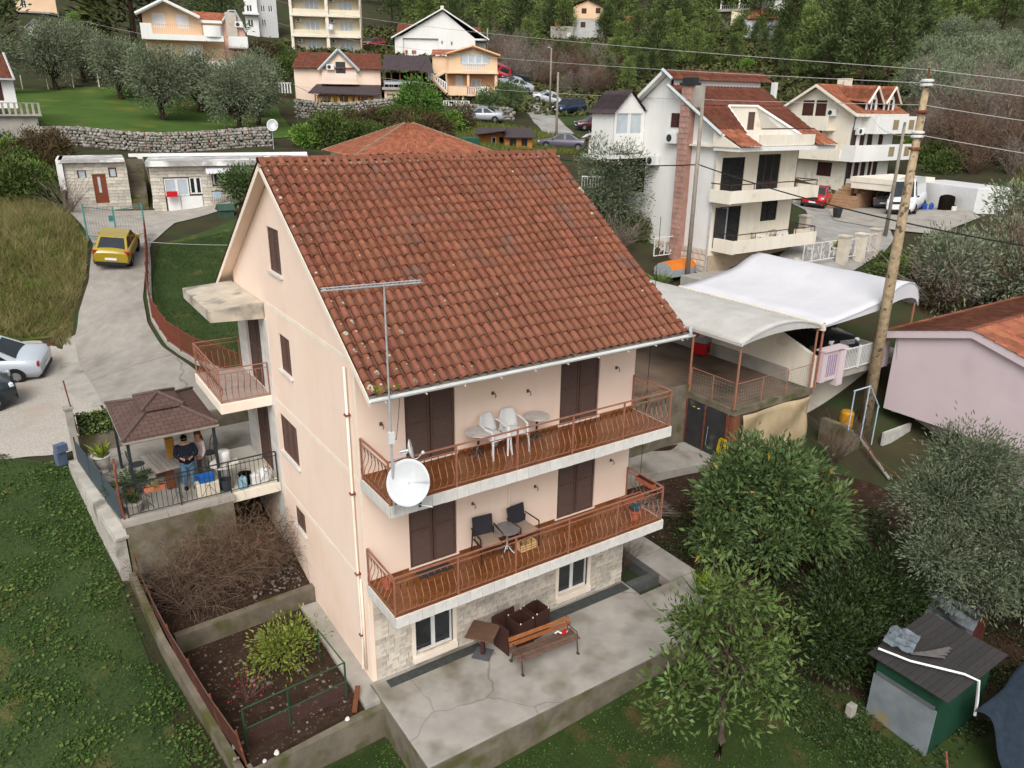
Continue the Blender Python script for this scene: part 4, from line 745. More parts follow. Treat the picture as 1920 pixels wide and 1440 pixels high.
# pots and clutter
def plume(p, h, n=70, L=.5, m=L_CIT, w=.05, up=.5):
    D_ = norm(RNG.normal(size=(n, 3))); D_[:, 2] = np.abs(D_[:, 2]) + up; leaf_obj('foliage', np.tile([0, 0, h], (n, 1)) + RNG.normal(0, .03, (n, 3)), D_, L, w, m, p, curl=.5)
URN = mat('urn_white', '#d9d4cc', '#c4beb5', scale=5, rough=.8)
p = thing('urn_planter', 'white urn planter with leafy plant beside the netting screen', 'planter', (-4.5, 10.2, TZ)); MB().lathe([(.14, 0), (.15, .05), (.1, .12), (.2, .3), (.26, .55), (.3, .58), (.3, .62), (.25, .62), (.23, .56), (.001, .55)], n=20).build('pot', URN, p); plume(p, .58, 60, .45, L_YEL, .07)
p = thing('cycad', 'low palm with dark feathery fronds in front of the slatted table', 'plant', (-4.05, 8.0, TZ)); MB().lathe([(.17, 0), (.2, .3), (.17, .36), (.001, .37)], n=14).build('pot', TERRA, p)
FV, FD = [], []
for k in range(22):
    a = 2 * PI * k / 22 + random.uniform(-.1, .1); e = random.uniform(.35, 1.0)
    for t in np.linspace(.1, 1, 26):
        r_ = .75 * t * math.cos(e * (1 - .3 * t)); z = .4 + .75 * t * math.sin(e) - .35 * t * t
        for s in (-1, 1): FV.append((r_ * math.cos(a), r_ * math.sin(a), z)); FD.append((math.cos(a) * .7 - s * math.sin(a), math.sin(a) * .7 + s * math.cos(a), .25))
leaf_obj('fronds', np.array(FV), np.array(FD), .16, .022, lmat('leaf_cycad', '#3a4c24', '#2e3f1e'), p)
def trail(p): plume(p, .12, 50, .2, L_DRY, .03, .2)
trough('orange trough with dry plants hooked on the iron railing', (-3.55, 6.6, TZ + .72), 0, .55, mat('trough_orange', '#c27a58', '#b56a48', rough=.7), plant=trail)
p = pot('flower_pot', 'square concrete pot with shrub at the front corner of the gazebo terrace', (-4.1, 6.98, TZ), .24, .36, CONC); plume(p, .35, 90, .3, L_BUSH, .06)
tag(MB().bx(-2.4, -1.75, 6.85, 7.2, TZ, TZ + .42).build('foam_box', mat('foam_cream', '#d8cfbd', '#c9bfab', scale=4, rough=.9), bevel=.03), 'cream foam box on the floor below the iron railing', 'box')
tag(MB().add([(-2.3, 6.9, TZ + .43), (-1.9, 6.9, TZ + .43), (-1.9, 7.15, TZ + .43), (-2.3, 7.15, TZ + .43), (-2.35, 6.87, TZ + .62), (-1.86, 6.87, TZ + .62), (-1.86, 7.18, TZ + .62), (-2.35, 7.18, TZ + .62)], [(0, 1, 2, 3), (0, 4, 5, 1), (1, 5, 6, 2), (2, 6, 7, 3), (3, 7, 4, 0)]).build('blue_tub', mat('plastic_blue', '#2a6fc0', '#235fa8', rough=.4)), 'bright blue plastic tub on top of the cream foam box', 'tub')
def bucket(label, loc, r, h, m, grp=None):
    b = thing('bucket', label, 'bucket', loc, 0, grp); MB().lathe([(r * .8, 0), (r, h), (r * .93, h), (r * .75, .03), (.001, .03)], n=16).build('body', m, b); MB().tube([(r * math.cos(t), 0, h + r * .7 * math.sin(t)) for t in np.linspace(0, PI, 9)], .006, 4).build('handle', IRON, b)
bucket('dark grey bucket beside the cream foam box', (-1.55, 7.0, TZ), .17, .36, mat('bucket_grey', '#3a4048', '#2f343b', rough=.5)); bucket('black bucket behind the pale blue water bottle', (-.95, 7.1, TZ), .2, .35, DARK)
w = thing('mushroom_table', 'white concrete garden table with a white drum on top', 'table', (-1.45, 7.35, TZ)); MB().lathe([(.2, 0), (.15, .1), (.12, .6), (.16, .66), (.42, .68), (.42, .74), (.001, .75)], n=20).build('table', URN, w); MB().lathe([(.2, .752), (.2, 1.08), (.17, 1.13), (.001, 1.15)], n=18).build('drum', PLW, w, smooth=True)
for nm, lb, x, y, m in (('water_bottle', 'large pale blue water bottle by the terrace edge', -1.1, 6.83, mat('plastic_paleblue', '#8fb5c4', '#7fa5b4', rough=.2)), ('canister', 'white plastic canister beside the pale blue water bottle', -.72, 6.86, PLW)):
    b = thing(nm, lb, 'container', (x, y, TZ)); MB().bx(-.13, .13, -.1, .1, 0, .36).build('body', m, b, bevel=.04); MB().lathe([(.035, .36), (.035, .42), (.001, .425)], n=10).build('cap', m, b)
V = [Vector((.2 * math.cos(a) * s, .16 * math.sin(a) * s, z)) for z, s in ((0, 1), (.2, 1.15), (.4, .8), (.46, .3)) for a in np.linspace(0, 2 * PI, 10)[:-1]]
tag(MB().add([v + Vector((-.42 + random.uniform(-.03, .03), 6.95 + random.uniform(-.03, .03), TZ)) for v in V], [(j * 9 + k, j * 9 + (k + 1) % 9, (j + 1) * 9 + (k + 1) % 9, (j + 1) * 9 + k) for j in range(3) for k in range(9)] + [tuple(range(27, 36))]).build('plastic_bag', PLW), 'crumpled white plastic bag by the iron railing near the house', 'bag')
tag(MB().obx((-5.55, 11.9, 2.9), (.3, .22, .5), .4).obx((-5.5, 11.85, 3.25), (.34, .26, .25), .4).obx((-5.5, 11.9, 2.5), (.12, .12, .5), .4).build('meter_box', mat('box_bluegrey', '#5d6b85', '#4f5c74', scale=4, rough=.6)), 'blue grey utility box on the grass beside the gravel lot', 'utility box')
# ---------------------------------------------------------------- people
SKIN = mat('skin', '#c48f74', '#b98468', scale=8, rough=.6)
def skinned(name, V, E, Rr, m, parent, root=0, sub=2):
    me = bpy.data.meshes.new(name); me.from_pydata(V, E, []); o = link(name, me, parent, m); md = o.modifiers.new('skin', 'SKIN'); md.use_smooth_shade = True
    for i, r in enumerate(Rr):
        d = me.skin_vertices[0].data[i]; d.radius = (r, r) if not isinstance(r, tuple) else r; d.use_root = i == root
    s = o.modifiers.new('sub', 'SUBSURF'); s.levels = sub; s.render_levels = sub; return o
def person(label, loc, rz, h, jacket, trousers, hairm, long_hair, arms, sc=1.0, coat=True):
    p = thing('person', label, 'person', loc, rz); k = h / 1.75; S = lambda *v: tuple(c * k for c in v)
    (er, wr), (el, wl) = arms
    V = [S(0, 0, .95), S(0, .01, 1.15), S(0, .0, 1.38), S(0, -.01, 1.5), S(0, -.03, 1.6), S(0, -.03, 1.68), S(-.19 * sc, 0, 1.42), S(*er), S(*wr), S(.19 * sc, 0, 1.42), S(*el), S(*wl), S(-.1, 0, .9), S(-.11, -.02, .5), S(-.12, .02, .08), S(-.13, -.14, .04), S(.1, 0, .9), S(.12, -.03, .5), S(.13, .0, .08), S(.15, -.16, .04)]
    E = [(0, 1), (1, 2), (2, 3), (3, 4), (4, 5), (2, 6), (6, 7), (7, 8), (2, 9), (9, 10), (10, 11), (0, 12), (12, 13), (13, 14), (14, 15), (0, 16), (16, 17), (17, 18), (18, 19)]
    Rr = [.12, .11, .13, .05, .075, .085, .06, .04, .026, .06, .04, .026, .08, .055, .04, .03, .08, .055, .04, .03]
    for wi, sgn in ((8, 1), (11, -1)):                         # palm, four fingers, thumb
        w_ = Vector(V[wi]); d = Vector((sgn * .35, -1, .05)).normalized(); palm = len(V); V.append(tuple(w_ + d * .07 * k)); E.append((wi, palm)); Rr.append(.03)
        for j, L in enumerate((.055, .065, .06, .045)):
            b = len(V); o = Vector((0, 0, .026 - .017 * j)); V += [tuple(w_ + d * .1 * k + o), tuple(w_ + d * (.1 + L * .6) * k + o + Vector((sgn * .012, 0, 0))), tuple(w_ + d * (.1 + L * .8) * k + o + Vector((sgn * .03, 0, -.005)))]; E += [(palm, b), (b, b + 1), (b + 1, b + 2)]; Rr += [.009, .0085, .007]
        b = len(V); V += [tuple(w_ + d * .06 * k + Vector((sgn * .02, 0, .035))), tuple(w_ + d * .1 * k + Vector((sgn * .035, 0, .05)))]; E += [(palm, b), (b, b + 1)]; Rr += [.011, .009]
    body = skinned('body', V, E, [r * k for r in Rr], SKIN, p)
    J = [S(0, 0, .74 if coat else .92), S(0, .005, .98), S(0, .01, 1.15), S(0, 0, 1.36), S(0, -.005, 1.46), S(-.19 * sc, 0, 1.41), S(*er), S(*[lerp(a, b, .88) for a, b in zip(er, wr)]), S(.19 * sc, 0, 1.41), S(*el), S(*[lerp(a, b, .88) for a, b in zip(el, wl)])]
    skinned('jacket', J, [(0, 1), (1, 2), (2, 3), (3, 4), (3, 5), (5, 6), (6, 7), (3, 8), (8, 9), (9, 10)], [tuple(c * k * sc for c in r) if isinstance(r, tuple) else r * k * sc for r in ((.19, .15), (.185, .145), (.18, .14), (.18, .13), .075, .085, .065, .05, .085, .065, .05)], jacket, p, 2)
    skinned('trousers', [S(0, 0, .95), S(-.1, 0, .86), S(-.11, -.02, .5), S(-.12, .02, .1), S(.1, 0, .86), S(.12, -.03, .5), S(.13, 0, .1)], [(0, 1), (1, 2), (2, 3), (0, 4), (4, 5), (5, 6)], [r * k * sc for r in (.13, .1, .075, .06, .1, .075, .06)], trousers, p)
    for x, y in ((-.125, -.03), (.14, -.05)): MB().lathe([(.05, 0), (.06, .02), (.05, .07), (.03, .1), (.001, .11)], (0, 0, 0), 12).build('shoe', DARK, p, loc=S(x, y, 0)).scale = (1, 2.1, 1)
    hd_ = S(0, -.03, 1.64)
    rows = [[(hd_[0] + .098 * k * math.sin(t) * math.cos(a), hd_[1] + .02 + .112 * k * math.sin(t) * math.sin(a), hd_[2] + .03 + .118 * k * math.cos(t)) for a in np.linspace(0 if long_hair else 0, 2 * PI, 17)] for t in np.linspace(0.01, 1.55, 7)]
    MB().grid(rows).build('hair', hairm, p, smooth=True)
    if long_hair: skinned('hair_length', [S(0, .05, 1.66), S(.02, .1, 1.45), S(.05, .14, 1.2), S(.06, .15, 1.02)], [(0, 1), (1, 2), (2, 3)], [(.1, .06), (.11, .05), (.1, .045), (.05, .03)], hairm, p)
    for x in (-.032, .032): MB().lathe([(.001, -.01), (.011, 0), (.001, .01)], S(x, -.118, 1.645), 8).build('eye', DARK, p)
    MB().add([S(-.014, -.115, 1.6), S(.014, -.115, 1.6), S(0, -.145, 1.605), S(0, -.12, 1.64)], [(0, 1, 2), (1, 3, 2), (3, 0, 2)]).build('nose', SKIN, p); MB().obx(S(0, -.108, 1.565), (.045, .012, .01)).build('mouth', mat('lips', '#9c5a50', rough=.5), p)
    for x in (-.088, .088): MB().lathe([(.001, -.03), (.014, 0), (.001, .03)], S(x, -.01, 1.63), 8).build('ear', SKIN, p)
    return p, k
man, k = person('person in navy jacket, jeans and black cap holding a drone controller', (-2.44, 7.67, TZ), rad(-8), 1.74, mat('navy_cloth', '#1c2230', '#161b27', scale=8, rough=.9), mat('denim', '#5b7c98', '#46657f', scale=6, rough=.9), DARK, False, (((-.3, -.05, 1.15), (-.13, -.26, 1.12)), ((.3, -.05, 1.15), (.13, -.26, 1.12))), 1.18)
MB().add([(-.09, -.13, 1.7), (.09, -.13, 1.7), (.08, -.23, 1.665), (-.08, -.23, 1.665), (-.09, -.13, 1.69), (.09, -.13, 1.69), (.08, -.23, 1.655), (-.08, -.23, 1.655)], [(0, 1, 2, 3), (7, 6, 5, 4), (0, 4, 5, 1), (1, 5, 6, 2), (2, 6, 7, 3), (3, 7, 4, 0)]).build('cap_brim', DARK, man)
MB().obx((0, -.148, 1.675), (.15, .02, .035)).build('goggles', PLW, man)
tag(MB().obx((-2.49, 7.33, TZ + 1.13), (.2, .07, .05), rad(-8)).obx((-2.49, 7.35, TZ + 1.18), (.14, .012, .08), rad(-8), .4).build('controller', IRON, bevel=.01), 'small dark drone controller held in both hands', 'controller')
person('person with long brown hair in a pale pink top and grey trousers', (-1.98, 8.0, TZ), rad(-62), 1.66, mat('pink_cloth', '#d8c4c0', '#cbb6b2', scale=8, rough=.9), mat('grey_cloth', '#6a6560', '#5c5853', scale=8, rough=.9), mat('hair_brown', '#4a2f22', '#5a3a2a', scale=14, rough=.6), True, (((-.24, -.05, 1.12), (-.14, -.24, 1.05)), ((.24, -.03, 1.12), (.2, -.12, .9))), .88)
# ---------------------------------------------------------------- roofs of other houses: corrugated tile sheets
def tile_sheet(name, p00, p10, p11, p01, m, parent, tw=.26, tl=.42, amp=.05):
    """tiled slope: p00-p10 along the eave, p01-p11 along the ridge"""
    P = [np.array(p, float) for p in (p00, p10, p11, p01)]; w = max(np.linalg.norm(P[1] - P[0]), np.linalg.norm(P[2] - P[3])); l = max(np.linalg.norm(P[3] - P[0]), np.linalg.norm(P[2] - P[1]))
    nc = max(2, int(w / tw)) * 4 + 1; nr = max(1, int(l / tl)); nrm = np.cross(P[1] - P[0], P[3] - P[0]); nrm /= np.linalg.norm(nrm); nrm = nrm if nrm[2] > 0 else -nrm
    ts = np.repeat(np.arange(nr + 1) / nr, 2)[1:-1] if nr > 0 else np.array([0, 1.]); lift = np.tile([.035, 0], nr); u = np.linspace(0, 1, nc)
    prof = np.abs(np.sin(np.arange(nc) * PI / 4)) * amp
    A = P[0][None] + (P[1] - P[0])[None] * u[:, None]; B = P[3][None] + (P[2] - P[3])[None] * u[:, None]
    V = A[None] * (1 - ts)[:, None, None] + B[None] * ts[:, None, None] + nrm * (prof[None, :, None] + lift[:, None, None]); R_ = RNG.uniform(0, 1, (nr, nc // 4 + 1)); rn = np.repeat(R_, 2, 0)[:, np.minimum(np.arange(nc) // 4, nc // 4)]
    n2 = len(ts); I = (np.arange(n2 - 1)[:, None] * nc + np.arange(nc - 1)[None]).ravel()
    return link(name, mesh_np(name, V.reshape(-1, 3), np.c_[I, I + 1, I + nc + 1, I + nc], rn.ravel(), smooth=False), parent, m)
def ac_unit(parent, x, y, z, face='x'):
    o = MB().bx(-.16, .16, -.42, .42, 0, .58).build('air_conditioner', PLW, parent, bevel=.02); o.location = (x, y, z); o.rotation_euler = (0, 0, 0 if face == 'x' else PI / 2)
    MB().prism([(.12 + .2 * math.cos(t), .29 + .2 * math.sin(t)) for t in np.linspace(0, 2 * PI, 17)[:-1]], 'x', -.175, -.162).build('fan', IRON, o); return o
# ---------------------------------------------------------------- garage with roof terrace, canopies
GZ = 3.0; BRC = mat('terrace_brown', '#7d6a5a', '#63564a', scale=.7, detail=9, rough=.6, spec=.3, c3='#453e36', s3=.6, t3=.52, w3=.2, world=True)
struct(MB().prism([(10, 5.3), (16.22, 5.3), (16.22, 2.85), (20.78, 2.85), (20.78, 14), (10, 14)], 'z', -.5, GZ).build('garage_terrace', BRC))
struct(MB().bx(16.15, 20.85, 2.78, 2.96, GZ - .22, GZ + .04).bx(16.15, 16.3, 2.97, 5.3, GZ - .22, GZ + .03).build('terrace_kerb', CWALL)); tag(MB().bx(12, 16.14, 5.18, 5.29, .3, GZ + .35).build('parapet_wall', CWALL), 'stained concrete wall beside the garage door', 'wall')
struct(MB().prism([(11.5, 4.0), (16.2, 3.0), (16.2, 5.28), (11.5, 5.28)], 'z', -.5, .84).build('garage_forecourt', TERR))
g = thing('garage_door', 'dark double leaf metal garage door with rusty frame', 'garage door', (0, 0, 0)); GD = mat('door_charcoal', '#3a3b3d', '#313234', scale=3, rough=.6, c3='#55504a', s3=2, t3=.62, w3=.1)
for y0, y1 in ((3.12, 4.14), (4.18, 5.12)): MB().bx(16.1, 16.14, y0, y1, .86, GZ - .24).build('door_leaf', GD, g)
for y in (3.05, 4.16, 5.16): MB().bx(16.06, 16.15, y - .025 - (.05 if y == 3.05 else 0), y + .025, .86, GZ - .22).build('frame', RUSTD, g)
MB().tube([(16.04, 3.9, 2.0), (16.03, 3.92, 1.5), (16.04, 3.95, 1.2)], .012, 5).build('handle', GALV, g)
for i, (y, c) in enumerate(((4.75, '#c99a2a'), (4.5, '#b9bcc0'))): MB().lathe([(.001, -.012), (.07, 0), (.001, .012)], (0, 0, 0), 6).build('ornament', mat('ornament%d' % i, c, rough=.4), g, loc=(16.08, y, 2.55))
tag(MB().bx(16.2, 16.55, 2.82, 3.0, .7, GZ - .23).build('corner_pillar', mat('pillar_brown', '#8a5a40', '#7a4c36', scale=3, rough=.8)), 'brown pillar at the corner of the garage under the terrace', 'pillar')
# tarpaulin on the garage side
TP = mat('tarp_beige', '#b5a284', '#a3916f', scale=1.5, rough=.8); rows = []
for i in range(13):
    t = i / 12; rows.append([(16.5 + 4.1 * u, 2.66 - .1 * math.sin(u * 17 + 3 * t) * (.3 + t) * .5 - .06 * math.sin((u + t) * 9), GZ - .2 - 2.6 * t - .1 * math.sin(u * PI) * t) for u in np.linspace(0, 1, 41)])
o = MB().grid(rows).build('tarpaulin', TP, smooth=True); s = o.modifiers.new('s', 'SOLIDIFY'); s.thickness = .01; tag(o, 'beige tarpaulin hanging down the side of the garage', 'tarpaulin')
h = MB()
for k in range(9): y = 3.05 + random.uniform(-.1, .1); h.tube([(16.0 + random.uniform(-.02, .02), y + .17 * math.cos(t), 1.25 + .55 * math.sin(t)) for t in np.linspace(0, 2 * PI, 15)], .016, 5)
stuff_ = h.build('garden_hose', mat('hose_yellow', '#c9b01e', '#b59c18', rough=.4)); tag(stuff_, 'coiled yellow hose hanging at the garage corner', 'hose')
# terrace fence with wire grid
f = thing('terrace_fence', 'rusty wire grid fence around the garage terrace', 'fence', (0, 0, 0))
for a, b in (((16.25, 2.9), (16.25, 5.2)), ((16.25, 2.9), (20.75, 2.9))):
    A_, B_ = Vector((*a, GZ + .05)), Vector((*b, GZ + .05)); n = 2 if a[0] == b[0] else 3
    for i in range(n + 1): p = A_.lerp(B_, i / n); MB().tube([p, p + Vector((0, 0, 1.0))], .025, 5).build('post', RUST, f)
    MB().tube([A_ + Vector((0, 0, 1)), B_ + Vector((0, 0, 1))], .016, 5).build('rail', RUST, f); m = MB(); L = (B_ - A_).length
    for k in range(int(L / .14)): p = A_.lerp(B_, k * .14 / L); m.tube([p, p + Vector((0, 0, 1))], .004, 3, False)
    for k in range(7): m.tube([A_ + Vector((0, 0, .14 * k)), B_ + Vector((0, 0, .14 * k))], .004, 3, False)
    stuff(m.build('wire_grid', mat('wire_pale', '#8f8a80', '#7d786e', rough=.6), f, fix=False))
fr = thing('display_fridge', 'red and grey display fridge standing on the garage terrace', 'fridge', (20.35, 8.5, GZ), rad(20)); RED = mat('paint_red', '#c01c22', '#a8181e', rough=.35)
MB().bx(-.33, .33, -.33, .33, .08, .62).build('base', RED, fr, bevel=.02); MB().bx(-.33, .33, -.33, .33, .63, 1.75).build('cabinet', mat('fridge_grey', '#8f9a9c', '#7f8a8c', rough=.3), fr, bevel=.02); MB().bx(-.341, -.334, -.3, .3, .9, 1.7).build('poster', mat('poster_red', '#a01a1e', '#d8d0cc', scale=5, rough=.4), fr); MB().bx(-.12, .1, -.341, -.335, .2, .45).build('vent', IRON, fr)
# cream wall, grey plinth
tag(MB().prism([(2.86, GZ), (14, GZ), (14, 5.6), (6.2, 5.45), (2.86, 4.35)], 'x', 20.8, 21.0).build('cream_wall', OFFW), 'tall cream wall between the garage terrace and the car deck', 'wall'); tag(MB().bx(20.68, 20.79, 4.0, 13.9, GZ, GZ + .55).build('grey_plinth', CONC), 'grey plinth at the foot of the tall cream wall', 'plinth')
CANV = mat('canvas_white', '#cfcfd2', '#c6c6ca', scale=.8, rough=.7, spec=.2); CANVD = mat('canvas_grey', '#bfbdb8', '#b0ada7', scale=1.2, rough=.8, spec=.15)
def vault(parent, x0, x1, y0, y1, z, prof, m, ribs, name='canvas'):
    n = len(prof); ny = (ribs - 1) * 6 + 1; rows = []
    for j in range(ny):
        y = lerp(y0, y1, j / (ny - 1)); s = abs(math.sin(PI * j / 6)) * .035
        rows.append([(lerp(x0, x1, u), y, z + zz - s * min(1, zz / .3)) for u, zz in prof])
    o = MB().grid(rows).build(name, m, parent, smooth=True); s = o.modifiers.new('s', 'SOLIDIFY'); s.thickness = .02
    for r in range(ribs):
        y = lerp(y0, y1, r / (ribs - 1)); MB().tube([(lerp(x0, x1, u), y, z + zz - .05) for u, zz in prof], .025, 5).build('rib', GALV, parent)
    for y in (y0, y1):      # hanging valance at both ends
        rows = [[(lerp(x0, x1, u), y + .002, z + zz) for u, zz in prof], [(lerp(x0, x1, u), y + .002, z + zz * .45 - .1) for u, zz in prof]]
        MB().grid(rows).build('valance', m, parent)
c = thing('canopy', 'lower white vaulted canvas canopy over the garage terrace', 'canopy', (0, 0, 0)); prof = [(u, .48 * math.sin(PI * u) ** .8 if 0 < u < 1 else 0) for u in np.linspace(0, 1, 15)]
vault(c, 16.1, 20.75, 2.75, 12.5, 5.7, prof, CANVD, 6)
for x, y in ((16.2, 2.87), (16.2, 5.24), (16.2, 8.5), (20.7, 2.87)): MB().tube([(x, y, GZ), (x, y, 5.72)], .045, 6).build('post', RUST, c)
MB().bx(16.06, 16.14, 2.75, 12.5, 5.58, 5.7).build('edge_beam', CANVD, c)
c = thing('canopy', 'larger white vaulted canvas canopy over the parked black pickup', 'canopy', (0, 0, 0)); prof = [(0, 0), (.15, .1), (.35, .27), (.52, .45), (.6, .6), (.68, .85), (.76, 1.05), (.84, 1.12), (.91, 1.04), (.96, .8), (.99, .42), (1, 0)]
vault(c, 20.85, 27.4, 2.65, 10.7, 5.75, prof, CANV, 4)
MB().bx(20.76, 20.9, 2.65, 10.7, 5.5, 5.78).build('gutter_beam', OFFW, c)
for x, y, z0 in ((20.9, 2.75, GZ), (27.3, 2.75, 3.3), (27.3, 8, 3.3), (24.3, 8, 3.4)): MB().tube([(x, y, z0), (x, y, 5.8)], .05, 6).build('post', RUST, c)
# deck with pink balustrade
PINK = mat('render_pink', '#cfbfc3', '#c8b7bb', scale=.5, rough=.9, spec=.1, c3='#bdabb0', s3=.4, t3=.6, w3=.15)
struct(MB().bx(21.01, 27.6, 2.7, 14, 3.2, 3.48).build('car_deck', CONC)); struct(MB().bx(21.02, 27.5, 4.2, 14, 0, 3.195).build('deck_base', OFFW))
f = thing('balustrade', 'pink balustrade with white metal rail along the car deck', 'balustrade', (0, 0, 0))
MB().bx(20.9, 21.2, 2.55, 2.75, 3.3, 4.6).build('end_pier', PINK, f); MB().bx(21.21, 21.95, 2.6, 2.7, 3.3, 4.55).build('panel', PINK, f); MB().bx(21.96, 22.35, 2.5, 2.9, 3.0, 4.5).build('pier', PINK, f); MB().bx(20.88, 22.4, 2.48, 2.92, 4.61, 4.67).build('coping', PINK, f)
for k in range(5): MB().bx(21.25 + k * .14, 21.31 + k * .14, 2.575, 2.6, 3.5, 4.4).build('slot', mat('slot_mauve', '#9a8aa0', '#8d7d94', rough=.9), f)
for z in (3.55, 4.42): MB().bx(22.36, 25.0, 2.62, 2.66, z, z + .04).build('rail', PLW, f)
for k in range(24): MB().bx(-.012, .012, -.012, .012, 0, .83).build('baluster', PLW, f, loc=(22.45 + k * .108, 2.64, 3.59))
MB().bx(23.5, 23.55, 2.6, 2.68, 3.5, 4.5).build('post', PLW, f); MB().bx(25.01, 25.7, 2.58, 2.7, 3.2, 4.3).build('panel', PINK, f)
# steps and clutter under the deck
st = thing('garden_steps', 'concrete steps with pale blue handrail below the car deck', 'stairs', (0, 0, 0))
for k in range(6): MB().bx(21.3 + k * .3, 21.58 + k * .3, 1.3, 2.5, -.2, 1.7 - k * .25).build('step', CWALL, st)
SKY_ = mat('rail_paleblue', '#b0c2d0', '#9fb2c0', rough=.5)
MB().tube([(21.3, 1.25, 3.3), (22.4, 1.25, 3.3), (23.3, 1.25, 2.2)], .03, 6).build('handrail', SKY_, st)
for x, z0, z1 in ((21.35, 1.6, 3.3), (22.35, 1.0, 3.3), (23.25, .3, 2.25)): MB().tube([(x, 1.25, z0), (x, 1.25, z1)], .028, 6).build('post', SKY_, st)
tag(MB().lathe([(.25, 0), (.28, .1), (.28, .7), (.22, .8), (.001, .82)], (23.0, 2.4, .9), 14).build('yellow_barrel', mat('barrel_ochre', '#c08a20', '#ab7a1a', rough=.5)), 'ochre barrel in the shade under the car deck', 'barrel')
# concrete pole
PC = mat('pole_concrete', '#b5a184', '#8f7d64', scale=5, detail=9, rough=1, spec=.08, c3='#5f5446', s3=4, t3=.58, w3=.08, bump=.5, bscale=20)
p = thing('utility_pole', 'tall tan concrete utility pole in front of the pink house', 'pole', (24.3, 2.3, .3)); MB().tube([(0, 0, 0), (0, 0, 8), (.02, 0, 14.3)], [.26, .2, .12], 12).build('shaft', PC, p, smooth=True)
MB().tube([(.02, 0, 14.3), (.02, 0, 15.0)], .05, 6).build('top_pin', mat('pin_rust', '#5d3a28', '#6d4a34', rough=.9), p)
for z, m in ((14.5, PLW), (14.35, PLW), (13.4, RUSTD), (12.65, PLW), (12.5, PLW), (12.05, RUSTD)): MB().lathe([(.16, 0), (.24, .03), (.24, .09), (.16, .12)], (.01, 0, z), 10).build('insulator' if m is PLW else 'clamp', m, p)
# pink house
ph = thing('pink_house', 'pale pink house with orange tiled roof at the right edge', 'house', (0, 0, 0)); RYp, RZp = -1.06, 5.85
MB().prism([(2.0, 1.55), (2.0, 4.95), (RYp, RZp - .15), (-4.6, 4.75), (-4.6, 1.55)], 'x', 25.0, 36).build('wall', PINK, ph); MB().prism([(1.2, -.6), (1.2, 1.54), (-4.5, 1.54), (-4.5, -.6)], 'x', 26.3, 35.9).build('wall', PINK, ph)
tile_sheet('roof', (24.75, -4.9, 4.72), (36.3, -4.9, 4.72), (36.3, RYp, RZp), (24.75, RYp, RZp), TILEO, ph); tile_sheet('roof', (36.3, 2.35, 5.02), (24.75, 2.35, 5.02), (24.75, RYp, RZp), (36.3, RYp, RZp), TILEO, ph)
v = MB()
for y0, z0 in ((2.35, 5.0), (-4.9, 4.7)): v.prism([(y0, z0 - .32), (RYp, RZp - .32), (RYp, RZp - .01), (y0, z0 - .01)], 'x', 24.8, 24.99)
v.build('verge', PINK, ph)
MB().tube([(25.02, 1.95, 4.9), (25.1, 1.6, 1.5), (26.2, .3, 1.4), (26.25, .3, -.3)], .05, 6).build('downpipe', GALV, ph)
MB().bx(26.27, 26.295, -1.1, -.2, .45, 1.2).build('window', GLASS, ph)
struct(MB().bx(22.5, 30, -3.5, 2.4, -1.5, -.25).build('pink_house_yard', CWALL))
f = thing('stair_railing', 'rusty handrail beside the steps below the pink house', 'railing', (0, 0, 0)); MB().tube([(22.7, 1.6, 1.2), (21.9, .2, .6), (21.6, -1.2, .3)], .025, 5).build('handrail', RUSTD, f)
for x, y, z in ((22.7, 1.6, 1.2), (22.2, .7, .85), (21.8, -.3, .5)): MB().tube([(x, y, -.3), (x, y, z)], .022, 5).build('post', RUSTD, f)
tag(MB().tube([(22.5, 1.3, .9), (21.7, -.6, 0.1)], .06, 7).build('drain_pipe', mat('pipe_pale', '#a8a49c', '#8f8b83', rough=.7)), 'pale plastic pipe leaning along the steps below the pink house', 'pipe')
tag(MB().bx(23.5, 25.5, .9, 1.0, .5, 1.1).build('corrugated_sheet', mat('sheet_white', '#c9c8c2', '#aaa8a0', scale=3, rough=.6)), 'white corrugated sheet below the utility pole', 'sheet')
# hen shed at the lower right
sh = thing('garden_shed', 'green and grey metal garden shed with dark boarded roof', 'shed', (0, 0, 0)); GS = mat('shed_green', '#1f4634', '#1a3c2d', scale=3, rough=.6); GG = mat('shed_grey', '#7f868b', '#6c7378', scale=2, detail=8, rough=.7, c3='#8a7a50', s3=.9, t3=.56, w3=.12)
MB().bx(10.75, 13.2, -8.55, -6.95, -1.2, .78).build('wall', GS, sh); MB().bx(10.70, 10.745, -8.56, -6.94, -1.15, .32).build('side_panel', GG, sh); MB().bx(10.69, 10.74, -8.5, -7.0, .33, .42).build('side_strip', mat('strip_grey', '#5f6466', '#55595b', rough=.6), sh)
RB = mat('roof_board', '#3d3a3a', '#343131', scale=4, detail=8, rough=.85, rand=.12, stretch=(1, 5, 1))
for k in range(12): MB().obx((0, 0, 0), (2.75, .165, .03), 0, 0, rad(-3)).build('roof_board', RB, sh, loc=(11.95, -8.8 + .08 + k * .172, .92))
tag(MB().tube([(10.75, -6.9, 1.03), (11.0, -7.6, 1.02), (11.6, -8.6, 1.06), (11.75, -8.88, 1.0), (11.78, -8.95, .4), (11.8, -8.97, 0)], .035, 4).build('strap', PLW), 'white strap tied over the dark shed roof', 'strap')
NETB = mat('net_blue', '#26323f', '#1d2833', scale=6, rough=.9); rows = []
for i in range(12):
    t = i / 11; rows.append([(11.6 + 3.9 * t + .2 * math.sin(u * 7 + t * 3), -9.0 - 1.3 * u - .1 * math.sin(t * 9), .25 - 1.25 * u ** 1.3 + .5 * t + .12 * math.sin(t * 11 + u * 5)) for u in np.linspace(0, 1, 14)])
